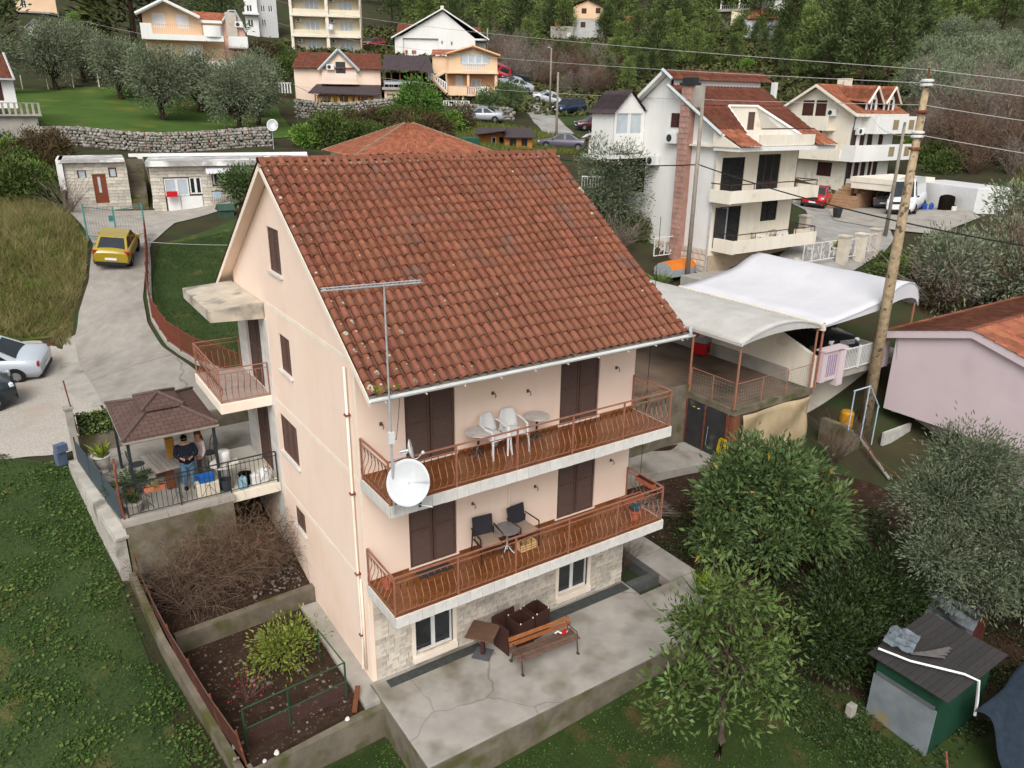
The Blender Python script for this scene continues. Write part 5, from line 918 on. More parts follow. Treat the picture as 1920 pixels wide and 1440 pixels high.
o = MB().grid(rows).build('shade_net', NETB, smooth=True); s = o.modifiers.new('s', 'SOLIDIFY'); s.thickness = .012; tag(o, 'dark blue shade net draped beside the garden shed', 'net')
tag(MB().tube([(10.3, -9.75, -1.1), (12.5, -10.1, -.6), (14.6, -10.3, -.05)], .07, 8).build('net_beam', mat('beam_tan', '#9a6a40', '#85582f', scale=4, rough=.8)), 'tan wooden beam holding the shade net down', 'beam')
tag(MB().tube([(10.9, -8.9, -.7), (10.2, -9.5, -1.3)], .03, 6).build('rust_bar', RUSTD), 'rusty bar at the foot of the shade net', 'bar')
tag(MB().bx(10.1, 10.32, -6.9, -6.72, -1.0, -.55).build('concrete_block', CONC, bevel=.01), 'small concrete block standing on the grass by the shed', 'block')
rf_ = thing('shed_litter', 'loose boards and clear plastic sheet on the shed roof', 'rubbish', (11.6, -7.5, 1.0), .3); PLS = mat('plastic_sheet', '#8a949c', '#707a82', scale=6, rough=.3, alpha=.7)
for k in range(4): MB().obx((-.1 + .1 * k, -.2 - .05 * k, .03 + .012 * k), (.08, .8, .015), .5 + .15 * k).build('board', mat('board_grey', '#6d6866', '#5f5a58', rough=.8), rf_)
rows = [[(-.4 + .9 * u, .1 + .7 * v, .06 + .1 * random.random()) for u in np.linspace(0, 1, 8)] for v in np.linspace(0, 1, 7)]; MB().grid(rows).build('sheet', PLS, rf_)
bx_ = thing('wood_store', 'reddish wooden hutch wrapped in clear plastic behind the shed', 'hutch', (15.8, -6.5, -1)); MB().bx(-.5, .5, -.6, .6, 0, 1.3).build('body', mat('hutch_red', '#5d2f26', '#4c261f', scale=4, rough=.9), bx_); MB().obx((0, 0, 1.38), (1.2, 1.5, .05), 0, .12).build('roof', RB, bx_)
rows = [[(-.6 + .1 * math.sin(v * 9 + u * 4), -.75 + 1.4 * u, 1.5 - 1.3 * v) for u in np.linspace(0, 1, 9)] for v in np.linspace(0, 1, 8)]; MB().grid(rows).build('plastic_wrap', PLS, bx_)
# ---------------------------------------------------------------- houses up the slope
class Bld:
    """house whose front faces down the slope; elevations are given on a survey grid of k metres per unit, origin (gx, gy) at its base"""
    def __init__(s, name, label, cat, loc, az, k, gx, gy, group=None):
        s.o = thing(name, label, cat, loc, rad(-az), group); s.k = k; s.ku = k * math.cos(rad(az - 33.7)); s.gx = gx; s.gy = gy
    def u(s, x): return (x - s.gx) * s.ku
    def v(s, y): return (s.gy - y) * s.k * .94
    def wall(s, poly, m, dep=6, y=0, holes=(), name='wall', parent=None, back=True):
        """poly: elevation outline (x,y) pairs or (x0,x1,ytop,ybot)"""
        if len(poly) == 4 and not isinstance(poly[0], tuple): x0, x1, a, b = poly; poly = [(x0, b), (x1, b), (x1, a), (x0, a)]
        P = [(s.u(a), s.v(b)) for a, b in poly]; hs = [(s.u(a), s.u(b), s.v(d), s.v(c)) for a, b, c, d in holes]; mb = MB()
        f = lambda a, b, d: (a, y + d, b)
        panel(mb, P, hs, f, .15); n = len(P)
        for i in range(n): p, q = P[i], P[(i + 1) % n]; mb.q(f(*p, 0), f(*p, dep), f(*q, dep), f(*q, 0))
        if back: mb.q(*[f(*p, dep) for p in P])
        if hs: mb.q(*[f(*p, .3) for p in P])
        o = mb.build(name, m, parent or s.o, fix=False); return o
    def box(s, name, x0, x1, yt, yb, y0, y1, m, parent=None, bevel=0): return MB().bx(s.u(x0), s.u(x1), y0, y1, s.v(yb), s.v(yt)).build(name, m, parent or s.o, bevel=bevel)
    def win(s, x0, x1, yt, yb, y=0, kind='glass', leaves=2, m=BROWNR, mg=GLASS, mf=PLW, parent=None):
        f = lambda a, b, d: (a, y + d, b); q = (s.u(x0), s.u(x1), s.v(yb), s.v(yt))
        if kind == 'shutter': shutters(parent or s.o, f, *q, leaves, m, False, dep=.04)
        else: glazed(parent or s.o, f, *q, leaves, mf, mg, dep=.06, fw=.07)
    def rail(s, x0, x1, yt, yb, y, m=PLW, step=.16, name='railing', bw=.05):
        o = MB().bx(s.u(x0), s.u(x1), y - .03, y + .03, s.v(yt) - .06, s.v(yt)).build(name, m, s.o); n = max(2, int((s.u(x1) - s.u(x0)) / step)); me = MB().bx(-bw / 2, bw / 2, -.02, .02, 0, s.v(yt) - s.v(yb) - .061).mesh('slat'); me.materials.append(m)
        for i in range(n + 1): link('slat', me, o, loc=(lerp(s.u(x0) + bw / 2, s.u(x1) - bw / 2, i / n), y, s.v(yb)))
        return o
    def roof(s, a, b, c, d, y0, y1, m=TILEF, name='roof'):
        """slope from eave a-b (depth y0) to ridge d-c (depth y1)"""
        P = lambda p, y: (s.u(p[0]), y, s.v(p[1])); return tile_sheet(name, P(a, y0), P(b, y0), P(c, y1), P(d, y1), m, s.o)
    def bar(s, name, pts, y, r, m): return MB().tube([(s.u(a), y, s.v(b)) for a, b in pts], r, 5).build(name, m, s.o)
PEACH = mat('render_peach', '#ecd5c2', '#e3cab6', scale=.5, rough=.9, spec=.1); ORNG = mat('render_orange', '#deb08a', '#d4a57e', scale=.5, rough=.9, spec=.1); ORNGL = mat('render_apricot', '#e6c8a8', '#debd9b', scale=.5, rough=.9, spec=.1); BEIGE = mat('render_beige', '#e2d8c0', '#d9ceb4', scale=.5, rough=.9, spec=.1); PALEB = mat('trim_paleblue', '#b3bcbe', '#a6b0b3', rough=.7)
YELL = mat('panel_yellow', '#c9a04a', '#b58c3a', scale=2, rough=.8); DKR = mat('roof_dark', '#4a4042', '#403638', scale=2, rough=.8); DSTONE = mat('dry_stone', '#9c988f', '#807c74', scale=3, detail=9, rough=1, spec=.05, rnd=.3, bump=.8, bscale=8)
# peach restaurant house
b = Bld('guest_house', 'peach two storey house with dark lean-to roof and central dormer', 'house', (29.2, 73.9, 13.2), 21.5, .0611, 637, 200)
b.wall((557, 717, 126, 205), PEACH, 7, 0, [(598, 698, 174, 199)]); b.roof((553, 127), (720, 127), (722, 95), (567, 95), -.5, 3.4); b.roof((720, 127), (553, 127), (567, 95), (722, 95), 7.5, 3.4)
b.wall([(608, 152), (672, 152), (672, 126), (640, 97), (608, 126)], PEACH, 3.4, -.25, [(634, 652, 114, 135)]); b.win(634, 652, 114, 135, -.25, mg=GLASS, mf=IRON)
for q in (((602, 130), (640, 92)), ((640, 92), (677, 130))): b.bar('dormer_board', q, -.55, .16, PALEB)
for x0, x1, xa in ((604, 640, 640), (676, 640, 640)): tile_sheet('dormer_roof', (b.u(x0), -.6, b.v(129)), (b.u(x0), 3, b.v(129)), (b.u(640), 3, b.v(93)), (b.u(640), -.6, b.v(93)), TILEF, b.o)
ac_unit(b.o, b.u(624), -.5, b.v(129), 'y'); b.rail(608, 674, 136, 152, -.9); b.box('balcony_slab', 606, 675, 152, 155, -.95, 0, PEACH)
MB().add([(b.u(597), -.05, b.v(155)), (b.u(717), -.05, b.v(155)), (b.u(711), -3.2, b.v(174)), (b.u(582), -3.2, b.v(171)), (b.u(597), -.05, b.v(157)), (b.u(717), -.05, b.v(157)), (b.u(711), -3.2, b.v(176)), (b.u(582), -3.2, b.v(173))], [(0, 1, 2, 3), (7, 6, 5, 4), (2, 6, 7, 3), (0, 4, 5, 1), (1, 5, 6, 2), (0, 3, 7, 4)]).build('lean_to_roof', DKR, b.o)
for x in (594, 615, 630, 645, 660, 676, 699): b.box('porch_post', x - 1, x + 1, 174, 201, -3.0, -2.85, WOOD)
for x in (600, 624, 635, 656, 668, 692): b.box('curtain', x - 3, x + 3, 176, 197, -2.6, -2.5, YELL)
b.box('porch_rail', 592, 700, 196, 200, -3.1, -3.0, WOOD)
MB().bx(b.u(592), b.u(702), -3.2, 0, -1.2, b.v(201)).build('porch_floor', CONC, b.o)
# rubble terrace wall in front: individual courses joined as stuff on a wall
def rubble(name, label, p, q, h0, h1, t=.5, cell=.45, m=DSTONE, loose=0, cat='wall', zt=None):
    """dry stone wall from p to q (x,y): packed irregular stones"""
    p = Vector(p); q = Vector(q); L = (q - p).length; d = (q - p) / L; nrm = Vector((-d.y, d.x)); V, F, R_ = [], [], []; nx_ = int(L / cell)
    for side in (-1, 1, 0):
        for i in range(nx_):
            s = (i + .5) * L / nx_; x, y = p.x + d.x * s, p.y + d.y * s; zb = H(x, y) - .3 if zt is None else zt[0]; h = lerp(h0, h1, i / max(1, nx_ - 1)) + .3; nz = max(1, int(h / (cell * .7)))
            for j in range(nz if side else 1):
                z = zb + (j + .5) * h / nz if side else zb + h; sx, sz = L / nx_ * random.uniform(.35, .7), h / nz * random.uniform(.4, .75) if side else cell * random.uniform(.2, .5); o = side * t / 2 + random.uniform(-.04, .04); js = (random.uniform(-.2, .2) + (.5 if j % 2 else 0)) * cell
                c = Vector((x + nrm.x * o + d.x * js, y + nrm.y * o + d.y * js, z)); k0 = len(V)
                for a, b2, cc in ((-1, -1, -1), (1, -1, -1), (1, 1, -1), (-1, 1, -1), (-1, -1, 1), (1, -1, 1), (1, 1, 1), (-1, 1, 1)):
                    w = random.uniform(.65, 1.05); V.append((c.x + d.x * a * sx * w + nrm.x * b2 * t * .28 * w, c.y + d.y * a * sx * w + nrm.y * b2 * t * .28 * w, c.z + cc * sz * w))
                F += [tuple(k0 + e for e in f_) for f_ in ((0, 3, 2, 1), (4, 5, 6, 7), (0, 1, 5, 4), (1, 2, 6, 5), (2, 3, 7, 6), (3, 0, 4, 7))]; R_ += [random.random()] * 8
    r = thing(name, label, cat, (0, 0, 0)); stuff(link('stones', mesh_np('stones', V, F, R_), r, m)); return r
rubble('stone_wall', 'rubble stone wall below the peach guest house', (22.5, 69.8), (33.5, 65.2), 1.6, 1.8, .6, .36)
rubble('stone_wall', 'rubble stone wall beside the orange house driveway', (37.5, 62), (44, 60.5), 1.5, 1.2, .6, .36)
# dark roofed pavilion
b = Bld('pavilion', 'open dining pavilion with dark corrugated roof beside the peach house', 'pavilion', (36.1, 70.1, 13.6), 26.2, .0611, 765, 196)
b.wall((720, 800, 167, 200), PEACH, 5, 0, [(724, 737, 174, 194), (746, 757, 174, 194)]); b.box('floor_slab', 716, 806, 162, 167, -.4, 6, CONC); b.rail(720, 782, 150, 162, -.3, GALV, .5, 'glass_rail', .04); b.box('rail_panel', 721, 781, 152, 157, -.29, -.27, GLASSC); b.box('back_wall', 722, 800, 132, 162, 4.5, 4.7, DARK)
for x in (720, 734, 750, 770, 783): b.box('post', x - 1, x + 1, 131, 162, -.25, -.1, WOOD)
tile_sheet('roof', (b.u(717), -.8, b.v(132)), (b.u(786), -.8, b.v(132)), (b.u(806), 3.5, b.v(100)), (b.u(722), 3.5, b.v(100)), DKR, b.o, .3, 5); tile_sheet('roof', (b.u(806), 3.5, b.v(100)), (b.u(814), -.5, b.v(136)), (b.u(786), -.8, b.v(132)), (b.u(792), 3.5, b.v(101)), DKR, b.o, .3, 5)
# orange house
b = Bld('orange_house', 'orange three storey house with white railings and arched balcony', 'house', (43.3, 69.6, 13.9), 30.2, .0639, 872, 205)
b.wall([(842, 150), (932, 150), (932, 115), (887, 101), (842, 113)], ORNGL, 7, 0, [(865, 917, 114, 132)]); b.win(866, 916, 114.5, 131.5, 0, leaves=4, mg=GLASSC); b.rail(868, 911, 132, 146, -.08, PLW, .22, bw=.09)
b.wall((812, 842, 118, 150), ORNGL, 6, 1); b.roof((810, 117), (866, 117), (866, 102), (810, 103), .6, 4.5, TILEO); tile_sheet('roof', (b.u(887), -.6, b.v(99.5)), (b.u(887), 7.4, b.v(99.5)), (b.u(936), 7.4, b.v(116)), (b.u(936), -.6, b.v(116)), TILEO, b.o); tile_sheet('roof', (b.u(887), -.6, b.v(99.5)), (b.u(887), 7.4, b.v(99.5)), (b.u(838), 7.4, b.v(114)), (b.u(838), -.6, b.v(114)), TILEO, b.o)
b.bar('verge', ((838, 115), (887, 100.5), (937, 117)), -.62, .12, ORNG)
b.wall((838, 876, 150, 190), ORNG, 6, 1.4, [(854, 868, 152, 174)]); b.win(854, 868, 152, 174, 1.4, leaves=1, mg=PLW); b.wall((876, 932, 150, 190), ORNG, 6, 1.6, [(884, 902, 158, 175)]); b.win(884, 902, 158, 175, 1.6, mg=GLASSC)
b.box('floor_slab', 838, 934, 147, 150, -.3, 2, ORNGL); b.box('column', 876, 880, 150, 173, -.05, .3, ORNGL); b.box('column', 927, 932, 150, 173, -.05, .3, ORNGL); b.box('column', 836, 838.5, 148, 174, .2, .4, ORNGL)
arch = [(880, 150), (880, 160)] + [(903.5 - 23.5 * math.cos(t), 160 - 8 * math.sin(t)) for t in np.linspace(0, PI, 11)] + [(927, 160), (927, 150)]
MB().add([(b.u(x), y, b.v(z)) for y in (-.04, .25) for x, z in arch], [(i, i + 1, len(arch) + i + 1, len(arch) + i) for i in range(len(arch) - 1)] + [(i + 2, len(arch) - 1 - (i + 2) if 0 else 0, i + 1) for i in range(0)]).build('arch', YELL, b.o)
b.box('parapet', 840, 876, 173, 190, -.35, -.15, ORNGL); b.box('parapet', 913, 932, 173, 190, -.35, -.15, ORNGL); b.rail(878, 896, 174, 188, -.25, PLW, .25, bw=.1); b.box('white_panel', 896, 913, 173, 190, -.3, -.2, PLW); b.box('floor_slab', 838, 934, 188, 191, -.3, 2, ORNGL)
b.wall((842, 932, 190, 212), ORNG, 6, 1.2, [(880, 892, 194, 212)]); b.win(880, 892, 194, 212, 1.2, leaves=1, mg=PLW); b.box('column', 843, 847, 190, 206, -.1, .2, ORNGL); b.box('column', 866, 870, 190, 206, -.1, .2, ORNGL)
for x0, y0, x1, y1, mm in ((836, 147, 812, 160, ORNGL), (812, 160, 838, 186, ORNGL)): b.bar('stair_flight', ((x0, y0), (x1, y1)), -.7, .22, mm)
for k in range(9): t = k / 8; x, y = lerp(806, 838, t), lerp(160, 180, t); b.box('stair_baluster', x - 1.2, x + 1.2, y - 13, y, -.85, -.75, PLW)
b.bar('stair_rail', ((806, 148), (838, 168)), -.8, .06, PLW); b.rail(832, 880, 200, 211, -2.5, PLW, .3, bw=.14)
# white gable house
b = Bld('gable_house', 'large plain white house with broad gable and small windows', 'house', (49.5, 86.4, 19.6), 28.7, .0736, 830, 104)
b.wall([(742, 110), (892, 110), (892, 65), (832, 16), (755, 62), (742, 65)], WHITE, 10, 0, [(757, 823, 66, 100), (828, 832, 70, 77), (846, 850, 71, 79)]); b.wall((758, 822, 67, 100), WHITE, .1, 1.4, [(783, 808, 70, 100)]); b.win(783, 808, 70, 100, 1.4, mg=GLASSC, leaves=3); b.win(828, 832, 70, 77, .05, leaves=1); b.win(846, 850, 71, 79, .05, leaves=1)
b.box('parapet', 758, 823, 91, 101, .1, .2, WHITE); b.wall((892, 913, 70, 110), WHITE, 7, 2)
for p, q in (((736, 67), (832, 13)), ((918, 67), (832, 13))): tile_sheet('roof', (b.u(p[0]), -.5, b.v(p[1])), (b.u(p[0]), 10.5, b.v(p[1])), (b.u(q[0]), 10.5, b.v(q[1])), (b.u(q[0]), -.5, b.v(q[1])), TILEF, b.o); b.bar('verge', (p, q), -.5, .1, WHITE)
b.roof((742, 60), (790, 56), (800, 32), (744, 32), 3, 7); b.roof((880, 52), (912, 60), (905, 36), (870, 36), 3, 7); b.box('chimney', 828, 834, 6, 14, .5, 1, OFFW); b.box('eave_slab', 892, 918, 65, 68, -.2, 8, WHITE)
for x, m in ((763, '#8a3a3a'), (775, '#4c7a3a'), (779, '#c0507a'), (818, '#c8503a')): b.box('balcony_plant', x - 2, x + 2, 88, 94, .0, .3, mat('plant' + m, m, rough=.9))
# beige block
b = Bld('apartment_block', 'tall beige apartment block with stacked recessed balconies', 'apartment block', (40.3, 105.4, 20.2), 21.0, .0806, 615, 106)
for x0, x1 in ((553, 614), (620, 678)):
    for yt, yb in ((-26, -6), (-4, 28), (33, 65), (70, 104)):
        xa = x0 + (4 if x0 < 600 else 0); h = b.wall((xa, x1, yt, yb), BEIGE, .2, 1.6, [(xa + 20, xa + 46, yt + 4, yb - 2)]); b.win(xa + 20, xa + 46, yt + 4, yb - 2, 1.6, leaves=3, mg=GLASSC)
        b.box('parapet', x0 + 2, x1, yb - 9, yb + 1, -.05, .08, BEIGE); b.box('slab', x0 - 2, x1 + 2, yb, yb + 4, -.15, 1.6, OFFW)
        o = ac_unit(b.o, b.u(xa + 8), 1.3, b.v(yt + 8), 'y'); o.scale = (.9, .9, .9)
for x in (549, 614, 678): b.box('pier', x, x + (5 if x == 549 else 6 if x == 614 else 4), -30, 106, 0, 1.7, OFFW)
b.wall((550, 682, -30, 112), BEIGE, 9, 1.8); dish('grey satellite dish on the front of the beige apartment block', (40.6, 104.5, 24.4), .45, rad(-30), rad(20), m=GALV, arm=False)
for xa, ya in ((573, 20), (655, 22), (570, 60)): b.box('balcony_table', xa - 4, xa + 4, ya - 2, ya - 1, .4, 1, IRON)
# upper left orange house
b = Bld('villa', 'pale orange villa with white parapets and stone chimney wall above the olive trees', 'house', (15.7, 79.6, 16.9), 12.8, .0583, 375, 122)
b.wall([(280, 150), (385, 150), (385, 22), (322, 0), (280, 20)], ORNGL, 9, 0, [(297, 321, 19, 46), (340, 363, 20, 46), (350, 380, 74, 100)]); b.win(297, 321, 19, 46, 0, leaves=1, mg=PLW); b.win(340, 363, 20, 46, 0, leaves=1, mg=PLW); b.win(350, 380, 74, 100, 0, leaves=1, mg=PLW)
for p in ((270, 24), (384, 26)): tile_sheet('roof', (b.u(p[0]), -1.2, b.v(p[1])), (b.u(p[0]), 9.4, b.v(p[1])), (b.u(322), 9.4, b.v(-2)), (b.u(322), -1.2, b.v(-2)), TILEF, b.o); b.bar('verge', (p, (322, -2)), -1.2, .18, WHITE)
b.wall((385, 424, 30, 150), ORNGL, 7, .6); b.roof((383, 30), (426, 30), (436, 7), (352, 6), .2, 4.5, TILEO); b.box('eave', 383, 425, 28, 33, .1, .6, WHITE)
b.wall([(424, 150), (470, 150), (468, 50), (452, 10), (440, 10), (424, 30)], mat('render_dustypink', '#d0aa98', '#c49d8b', rough=.9), 8, .9); cl = b.box('stone_chimney', 432, 453, 11, 54, .6, .9, STONE); b.bar('verge', ((424, 32), (441, 8), (452, 8), (470, 46)), .7, .12, PALEB); ac_unit(b.o, b.u(457), .7, b.v(38), 'y')
b.box('balcony_slab', 276, 424, 58, 68, -1.6, .3, WHITE); b.box('parapet', 276, 296, 40, 58, -1.6, -1.45, WHITE); b.rail(298, 386, 41, 58, -1.5, ORNG, .2, bw=.05)
MB().add([(b.u(388) + (b.u(424) - b.u(388)) * t, -1.55 + (.9 if t == 1 else 0) + .3 * math.sin(PI * t) * -1, b.v(z)) for z in (60, 40) for t in np.linspace(0, 1, 9)], [(i, i + 1, 10 + i, 9 + i) for i in range(8)]).build('curved_parapet', WHITE, b.o).modifiers.new('s', 'SOLIDIFY').thickness = .15
for yt, yb in ((56, 77), (99, 118)): b.box('parapet', 433, 470, yt, yb, -.6, -.45, WHITE); b.box('slab', 433, 470, yb - 2, yb + .5, -.6, .9, WHITE)
for x in (447, 456): b.win(x - 4, x + 3, 80, 97, .88, 'shutter', 1)
b.box('parapet', 345, 430, 104, 117, -1.6, -1.45, WHITE)
# small white house, pale houses along the top
b = Bld('cottage', 'small bright white gabled house between the trees at the upper left', 'house', (4.5, 133.5, 22.3), 4, .0819, 68, 58)
b.wall([(50, 62), (90, 62), (90, 36), (85, 29), (66, 20), (50, 34)], WHITE, 6, 0, [(60, 66, 42, 50), (70, 76, 42, 50), (80, 86, 42, 50)])
for x in (60, 70, 80): b.win(x, x + 6, 42, 50, 0, mg=GLASSC)
for p in ((45, 36), (92, 38)): tile_sheet('roof', (b.u(p[0]), -.4, b.v(p[1])), (b.u(p[0]), 6.3, b.v(p[1])), (b.u(66), 6.3, b.v(19)), (b.u(66), -.4, b.v(19)), CANV, b.o)
b = Bld('terrace_house', 'flat pale orange house at the upper left edge of the hill', 'house', (7.3, 175.4, 29.5), 4, .1042, 60, 14)
b.wall((30, 106, -20, 10), ORNGL, 9, 0, [(40, 50, -10, 4)]); b.win(40, 50, -10, 4); b.box('slab', 28, 108, 10, 13, -1, 9, CONC); b.box('base', 34, 90, 13, 24, 0, 8, CONC)
b = Bld('hillside_house', 'tall grey white house half hidden behind bare trees', 'house', (41, 138.3, 25.6), 17, .0972, 495, 52)
b.wall((462, 486, -30, 60), WHITE, 9, 0, [(466, 476, 2, 14), (466, 476, 28, 40)]); b.wall((486, 522, -40, 60), mat('render_grey', '#c4c4c4', '#b5b5b5', rough=.9), 9, 1.2, [(492, 500, 0, 12), (506, 514, 0, 12), (492, 500, 25, 38)])
for x in (466,): b.win(x, x + 10, 2, 14); b.win(x, x + 10, 28, 40)
for x, y in ((492, 0), (506, 0), (492, 25)): b.win(x, x + 8, y, y + 12, 1.2)
b.box('balcony', 458, 488, 16, 20, -1, 0, WHITE)
b = Bld('brick_house', 'unfinished house with orange block upper floor and grey ground floor', 'house', (102.3, 123.3, 26.0), 38, .1111, 1088, 72)
b.wall([(1073, 27), (1131, 27), (1131, 7), (1100, -6), (1073, 6)], ORNGL, 9, 0, [(1089, 1098, 8.5, 18), (1115, 1124, 8, 17.5)]); b.wall((1073, 1131, 27, 64), mat('render_lightgrey', '#b9b9b6', '#a8a8a4', scale=.6, rough=.9), 9, .05, [(1088, 1097, 33, 43), (1114, 1123, 33, 42)])
for x, y in ((1089, 8.5), (1115, 8), (1088, 33)): b.win(x, x + 9, y, y + 9.7, .03, 'shutter')
b.win(1114, 1123, 33, 42, .05, mg=GLASSC)
for p in ((1053, 9), (1147, 15)): tile_sheet('roof', (b.u(p[0]), -.6, b.v(p[1])), (b.u(p[0]), 9.5, b.v(p[1])), (b.u(1100), 9.5, b.v(-7)), (b.u(1100), -.6, b.v(-7)), TILEF, b.o)
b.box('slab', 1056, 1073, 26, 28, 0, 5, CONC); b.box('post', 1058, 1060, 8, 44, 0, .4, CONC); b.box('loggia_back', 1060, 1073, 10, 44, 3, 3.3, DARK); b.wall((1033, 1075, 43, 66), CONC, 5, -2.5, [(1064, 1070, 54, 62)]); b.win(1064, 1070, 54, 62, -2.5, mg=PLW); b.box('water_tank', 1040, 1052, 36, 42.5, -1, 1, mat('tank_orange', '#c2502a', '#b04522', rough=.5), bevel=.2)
b = Bld('forest_house', 'low house with red roof showing through the pines', 'house', (116.7, 121.7, 28.8), 41.9, .1146, 1197, 46)
b.wall((1170, 1228, 28, 50), OFFW, 7, 0); b.roof((1164, 31), (1232, 31), (1224, 13), (1170, 13), -.5, 4.2, TILEO); b.roof((1232, 31), (1164, 31), (1170, 13), (1224, 13), 8.5, 4.2, TILEO)
b = Bld('concrete_house', 'weathered concrete house with open floors above a red roofed annex', 'house', (131.9, 104.1, 27.6), 49.1, .1111, 1405, 66)
b.wall((1327, 1412, 18, 52), mat('concrete_streaked', '#a39a8c', '#857c70', scale=.8, rough=1, c3='#5f584f', s3=.7, t3=.52, w3=.1), 9, 1); b.box('slab', 1335, 1412, 14, 19, -.2, 9, CONC); b.box('slab', 1335, 1412, -12, -8, -.2, 9, CONC)
for x in (1345, 1379, 1411): b.box('column', x, x + 3, -8, 14, 0, .4, WHITE)
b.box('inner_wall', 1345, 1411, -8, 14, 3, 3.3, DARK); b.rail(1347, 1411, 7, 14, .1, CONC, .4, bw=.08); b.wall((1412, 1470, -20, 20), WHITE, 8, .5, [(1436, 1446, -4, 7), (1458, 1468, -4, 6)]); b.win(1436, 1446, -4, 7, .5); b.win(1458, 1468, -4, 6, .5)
b.wall([(1368, 46), (1402, 46), (1402, 26), (1368, 20)], BEIGE, 5, -1.5, [(1384, 1393, 28, 42)]); b.win(1384, 1393, 28, 42, -1.5, leaves=1, mg=PLW); b.wall((1387, 1455, 38, 72), mat('render_greyblue', '#c6ccd0', '#b7bdc2', rough=.9), 6, -4, [(1388, 1394, 46, 62)]); b.win(1388, 1394, 46, 62, -4, leaves=1); b.roof((1398, 37), (1456, 37), (1448, 17), (1404, 17), -4.5, -1, TILEO)
# stone sheds at the end of the drive
SHS = mat('shed_stone', '#cbc4b8', '#b3aca0', scale=2.5, detail=8, rough=.95, spec=.08, rand=.2, c3='#8a837a', s3=3, t3=.6, w3=.15)
USH = MB().obx((0, 0, 0), (1, 1, 1)).mesh('shed_stone_block'); USH.materials.append(SHS)
def stone_face(b, wall, x0, x1, yt, yb, holes, y=0, ch=(.18, .24), cw=(.3, .6)):
    before = set(COL.objects); z = b.v(yb)
    while z < b.v(yt) - .05:
        hh = min(random.uniform(*ch), b.v(yt) - z); zz = z + hh / 2
        ed = [b.u(x0)] + sorted({b.u(h[k]) for h in holes for k in (0, 1) if b.v(h[3]) < zz < b.v(h[2])}) + [b.u(x1)]
        for i in range(0, len(ed), 2):
            u = ed[i]
            while u < ed[i + 1] - .03:
                w = min(random.uniform(*cw), ed[i + 1] - u); w = ed[i + 1] - u if ed[i + 1] - u - w < .12 else w
                block('stone', USH, wall, u + .008, u + w - .008, y - random.uniform(.02, .045), y - .002, z + .008, z + hh - .008); u += w
        z += hh
b = Bld('stone_shed', 'small stone shed with brown door at the end of the driveway', 'shed', (.2, 41.4, 7.1), 6.1, .0344, 200, 388); hs = [(181, 206, 317, 372), (155, 171, 307, 326), (213, 228, 305, 324)]
w = b.wall((132, 248, 294, 392), MORT, 4, 0, hs); stone_face(b, w, 132, 248, 294, 392, hs); b.box('door', 181, 206, 317, 372, .05, .1, mat('door_brown', '#7a4026', '#6b3620', scale=4, rough=.5)); b.box('door_pane', 190, 195, 322, 352, .03, .048, GLASSC)
for q in hs[1:]: b.win(*q, 0, leaves=1, mf=BROWNR, mg=GLASSC)
ROOFC = mat('roof_whitewash', '#b9b7b4', '#8f8d8a', scale=1.2, detail=9, rough=1, c3='#e2e2e0', s3=.8, t3=.54, w3=.08); b.box('roof_slab', 124, 246, 288, 294, -.35, 4.2, ROOFC); b.box('side_wall', 120, 131, 288, 345, -.3, 4, WHITE)
st = b.box('stair_core', 250, 286, 392, 396, -.5, 3.5, CONC)
for k in range(13): b.box('stair_step', 250 + k * -.3 + 2, 286 - k * .6, 296 + k * 7.2, 396, 3.4 - k * .3 - .3, 3.4 - k * .3, CWALL)
MB().add([(b.u(272), 3.5, b.v(290)), (b.u(286), 3.5, b.v(290)), (b.u(290), -.6, b.v(352)), (b.u(286), -.6, b.v(392)), (b.u(300), -.6, b.v(392)), (b.u(292), 3.5, b.v(310))], [(0, 1, 5), (1, 2, 4, 5), (2, 3, 4)]).build('stair_wall', WHITE, b.o)
b = Bld('stone_annex', 'long low stone annex with white doors and awning beside the shed', 'shed', (5.6, 38.4, 7.1), 12.1, .0347, 385, 388); hs = [(313, 382, 322, 392), (403, 447, 310, 340)]
w = b.wall((290, 600, 300, 392), MORT, 5, 0, hs); stone_face(b, w, 290, 480, 300, 392, hs); b.box('roof_slab', 286, 606, 290, 300, -.5, 6, ROOFC); b.box('roof_parapet', 250, 606, 283, 289, 3.5, 3.8, WHITE); b.win(314, 358, 324, 357, 0, leaves=2, mg=GLASSC); b.win(360, 382, 322, 354, 0, leaves=2, mg=GLASS); b.box('door_panel', 316, 340, 358, 389, .04, .09, PLW); b.box('door_panel', 341, 381, 358, 389, .05, .1, PLW); b.win(405, 445, 312, 337, .02, leaves=1)
rows = [[(b.u(393 + 74 * t), -.1 - 1.0 * s, b.v(303 + 9 * s + (1.5 * (int(t * 24) % 2) if s == 1 else 0))) for t in np.linspace(0, 1, 25)] for s in (0, .5, 1)]; MB().grid(rows).build('awning', CANV, b.o).modifiers.new('s', 'SOLIDIFY').thickness = .03
b.rail(399, 470, 347, 370, -.8, IRON, .12, bw=.02); b.box('laundry', 402, 416, 348, 360, -.88, -.86, mat('cloth_paleblue', '#a9bccb', '#98acbc', rough=.9)); b.box('red_chair', 316, 336, 347, 357, -.5, -.2, RED)
tag(MB().bx(-.4, .4, -.4, .4, 0, .5).add([(-.5, -.5, .5), (.5, -.5, .5), (.5, .5, .5), (-.5, .5, .5), (-.5, 0, .85), (.5, 0, .85)], [(0, 1, 5, 4), (2, 3, 4, 5), (0, 4, 3), (1, 2, 5)]).build('dog_kennel', mat('kennel_green', '#3a5244', '#334a3d', rough=.8), loc=(5.9, 34.6, 7.1)), 'small green roofed kennel on the lawn edge before the annex', 'kennel')
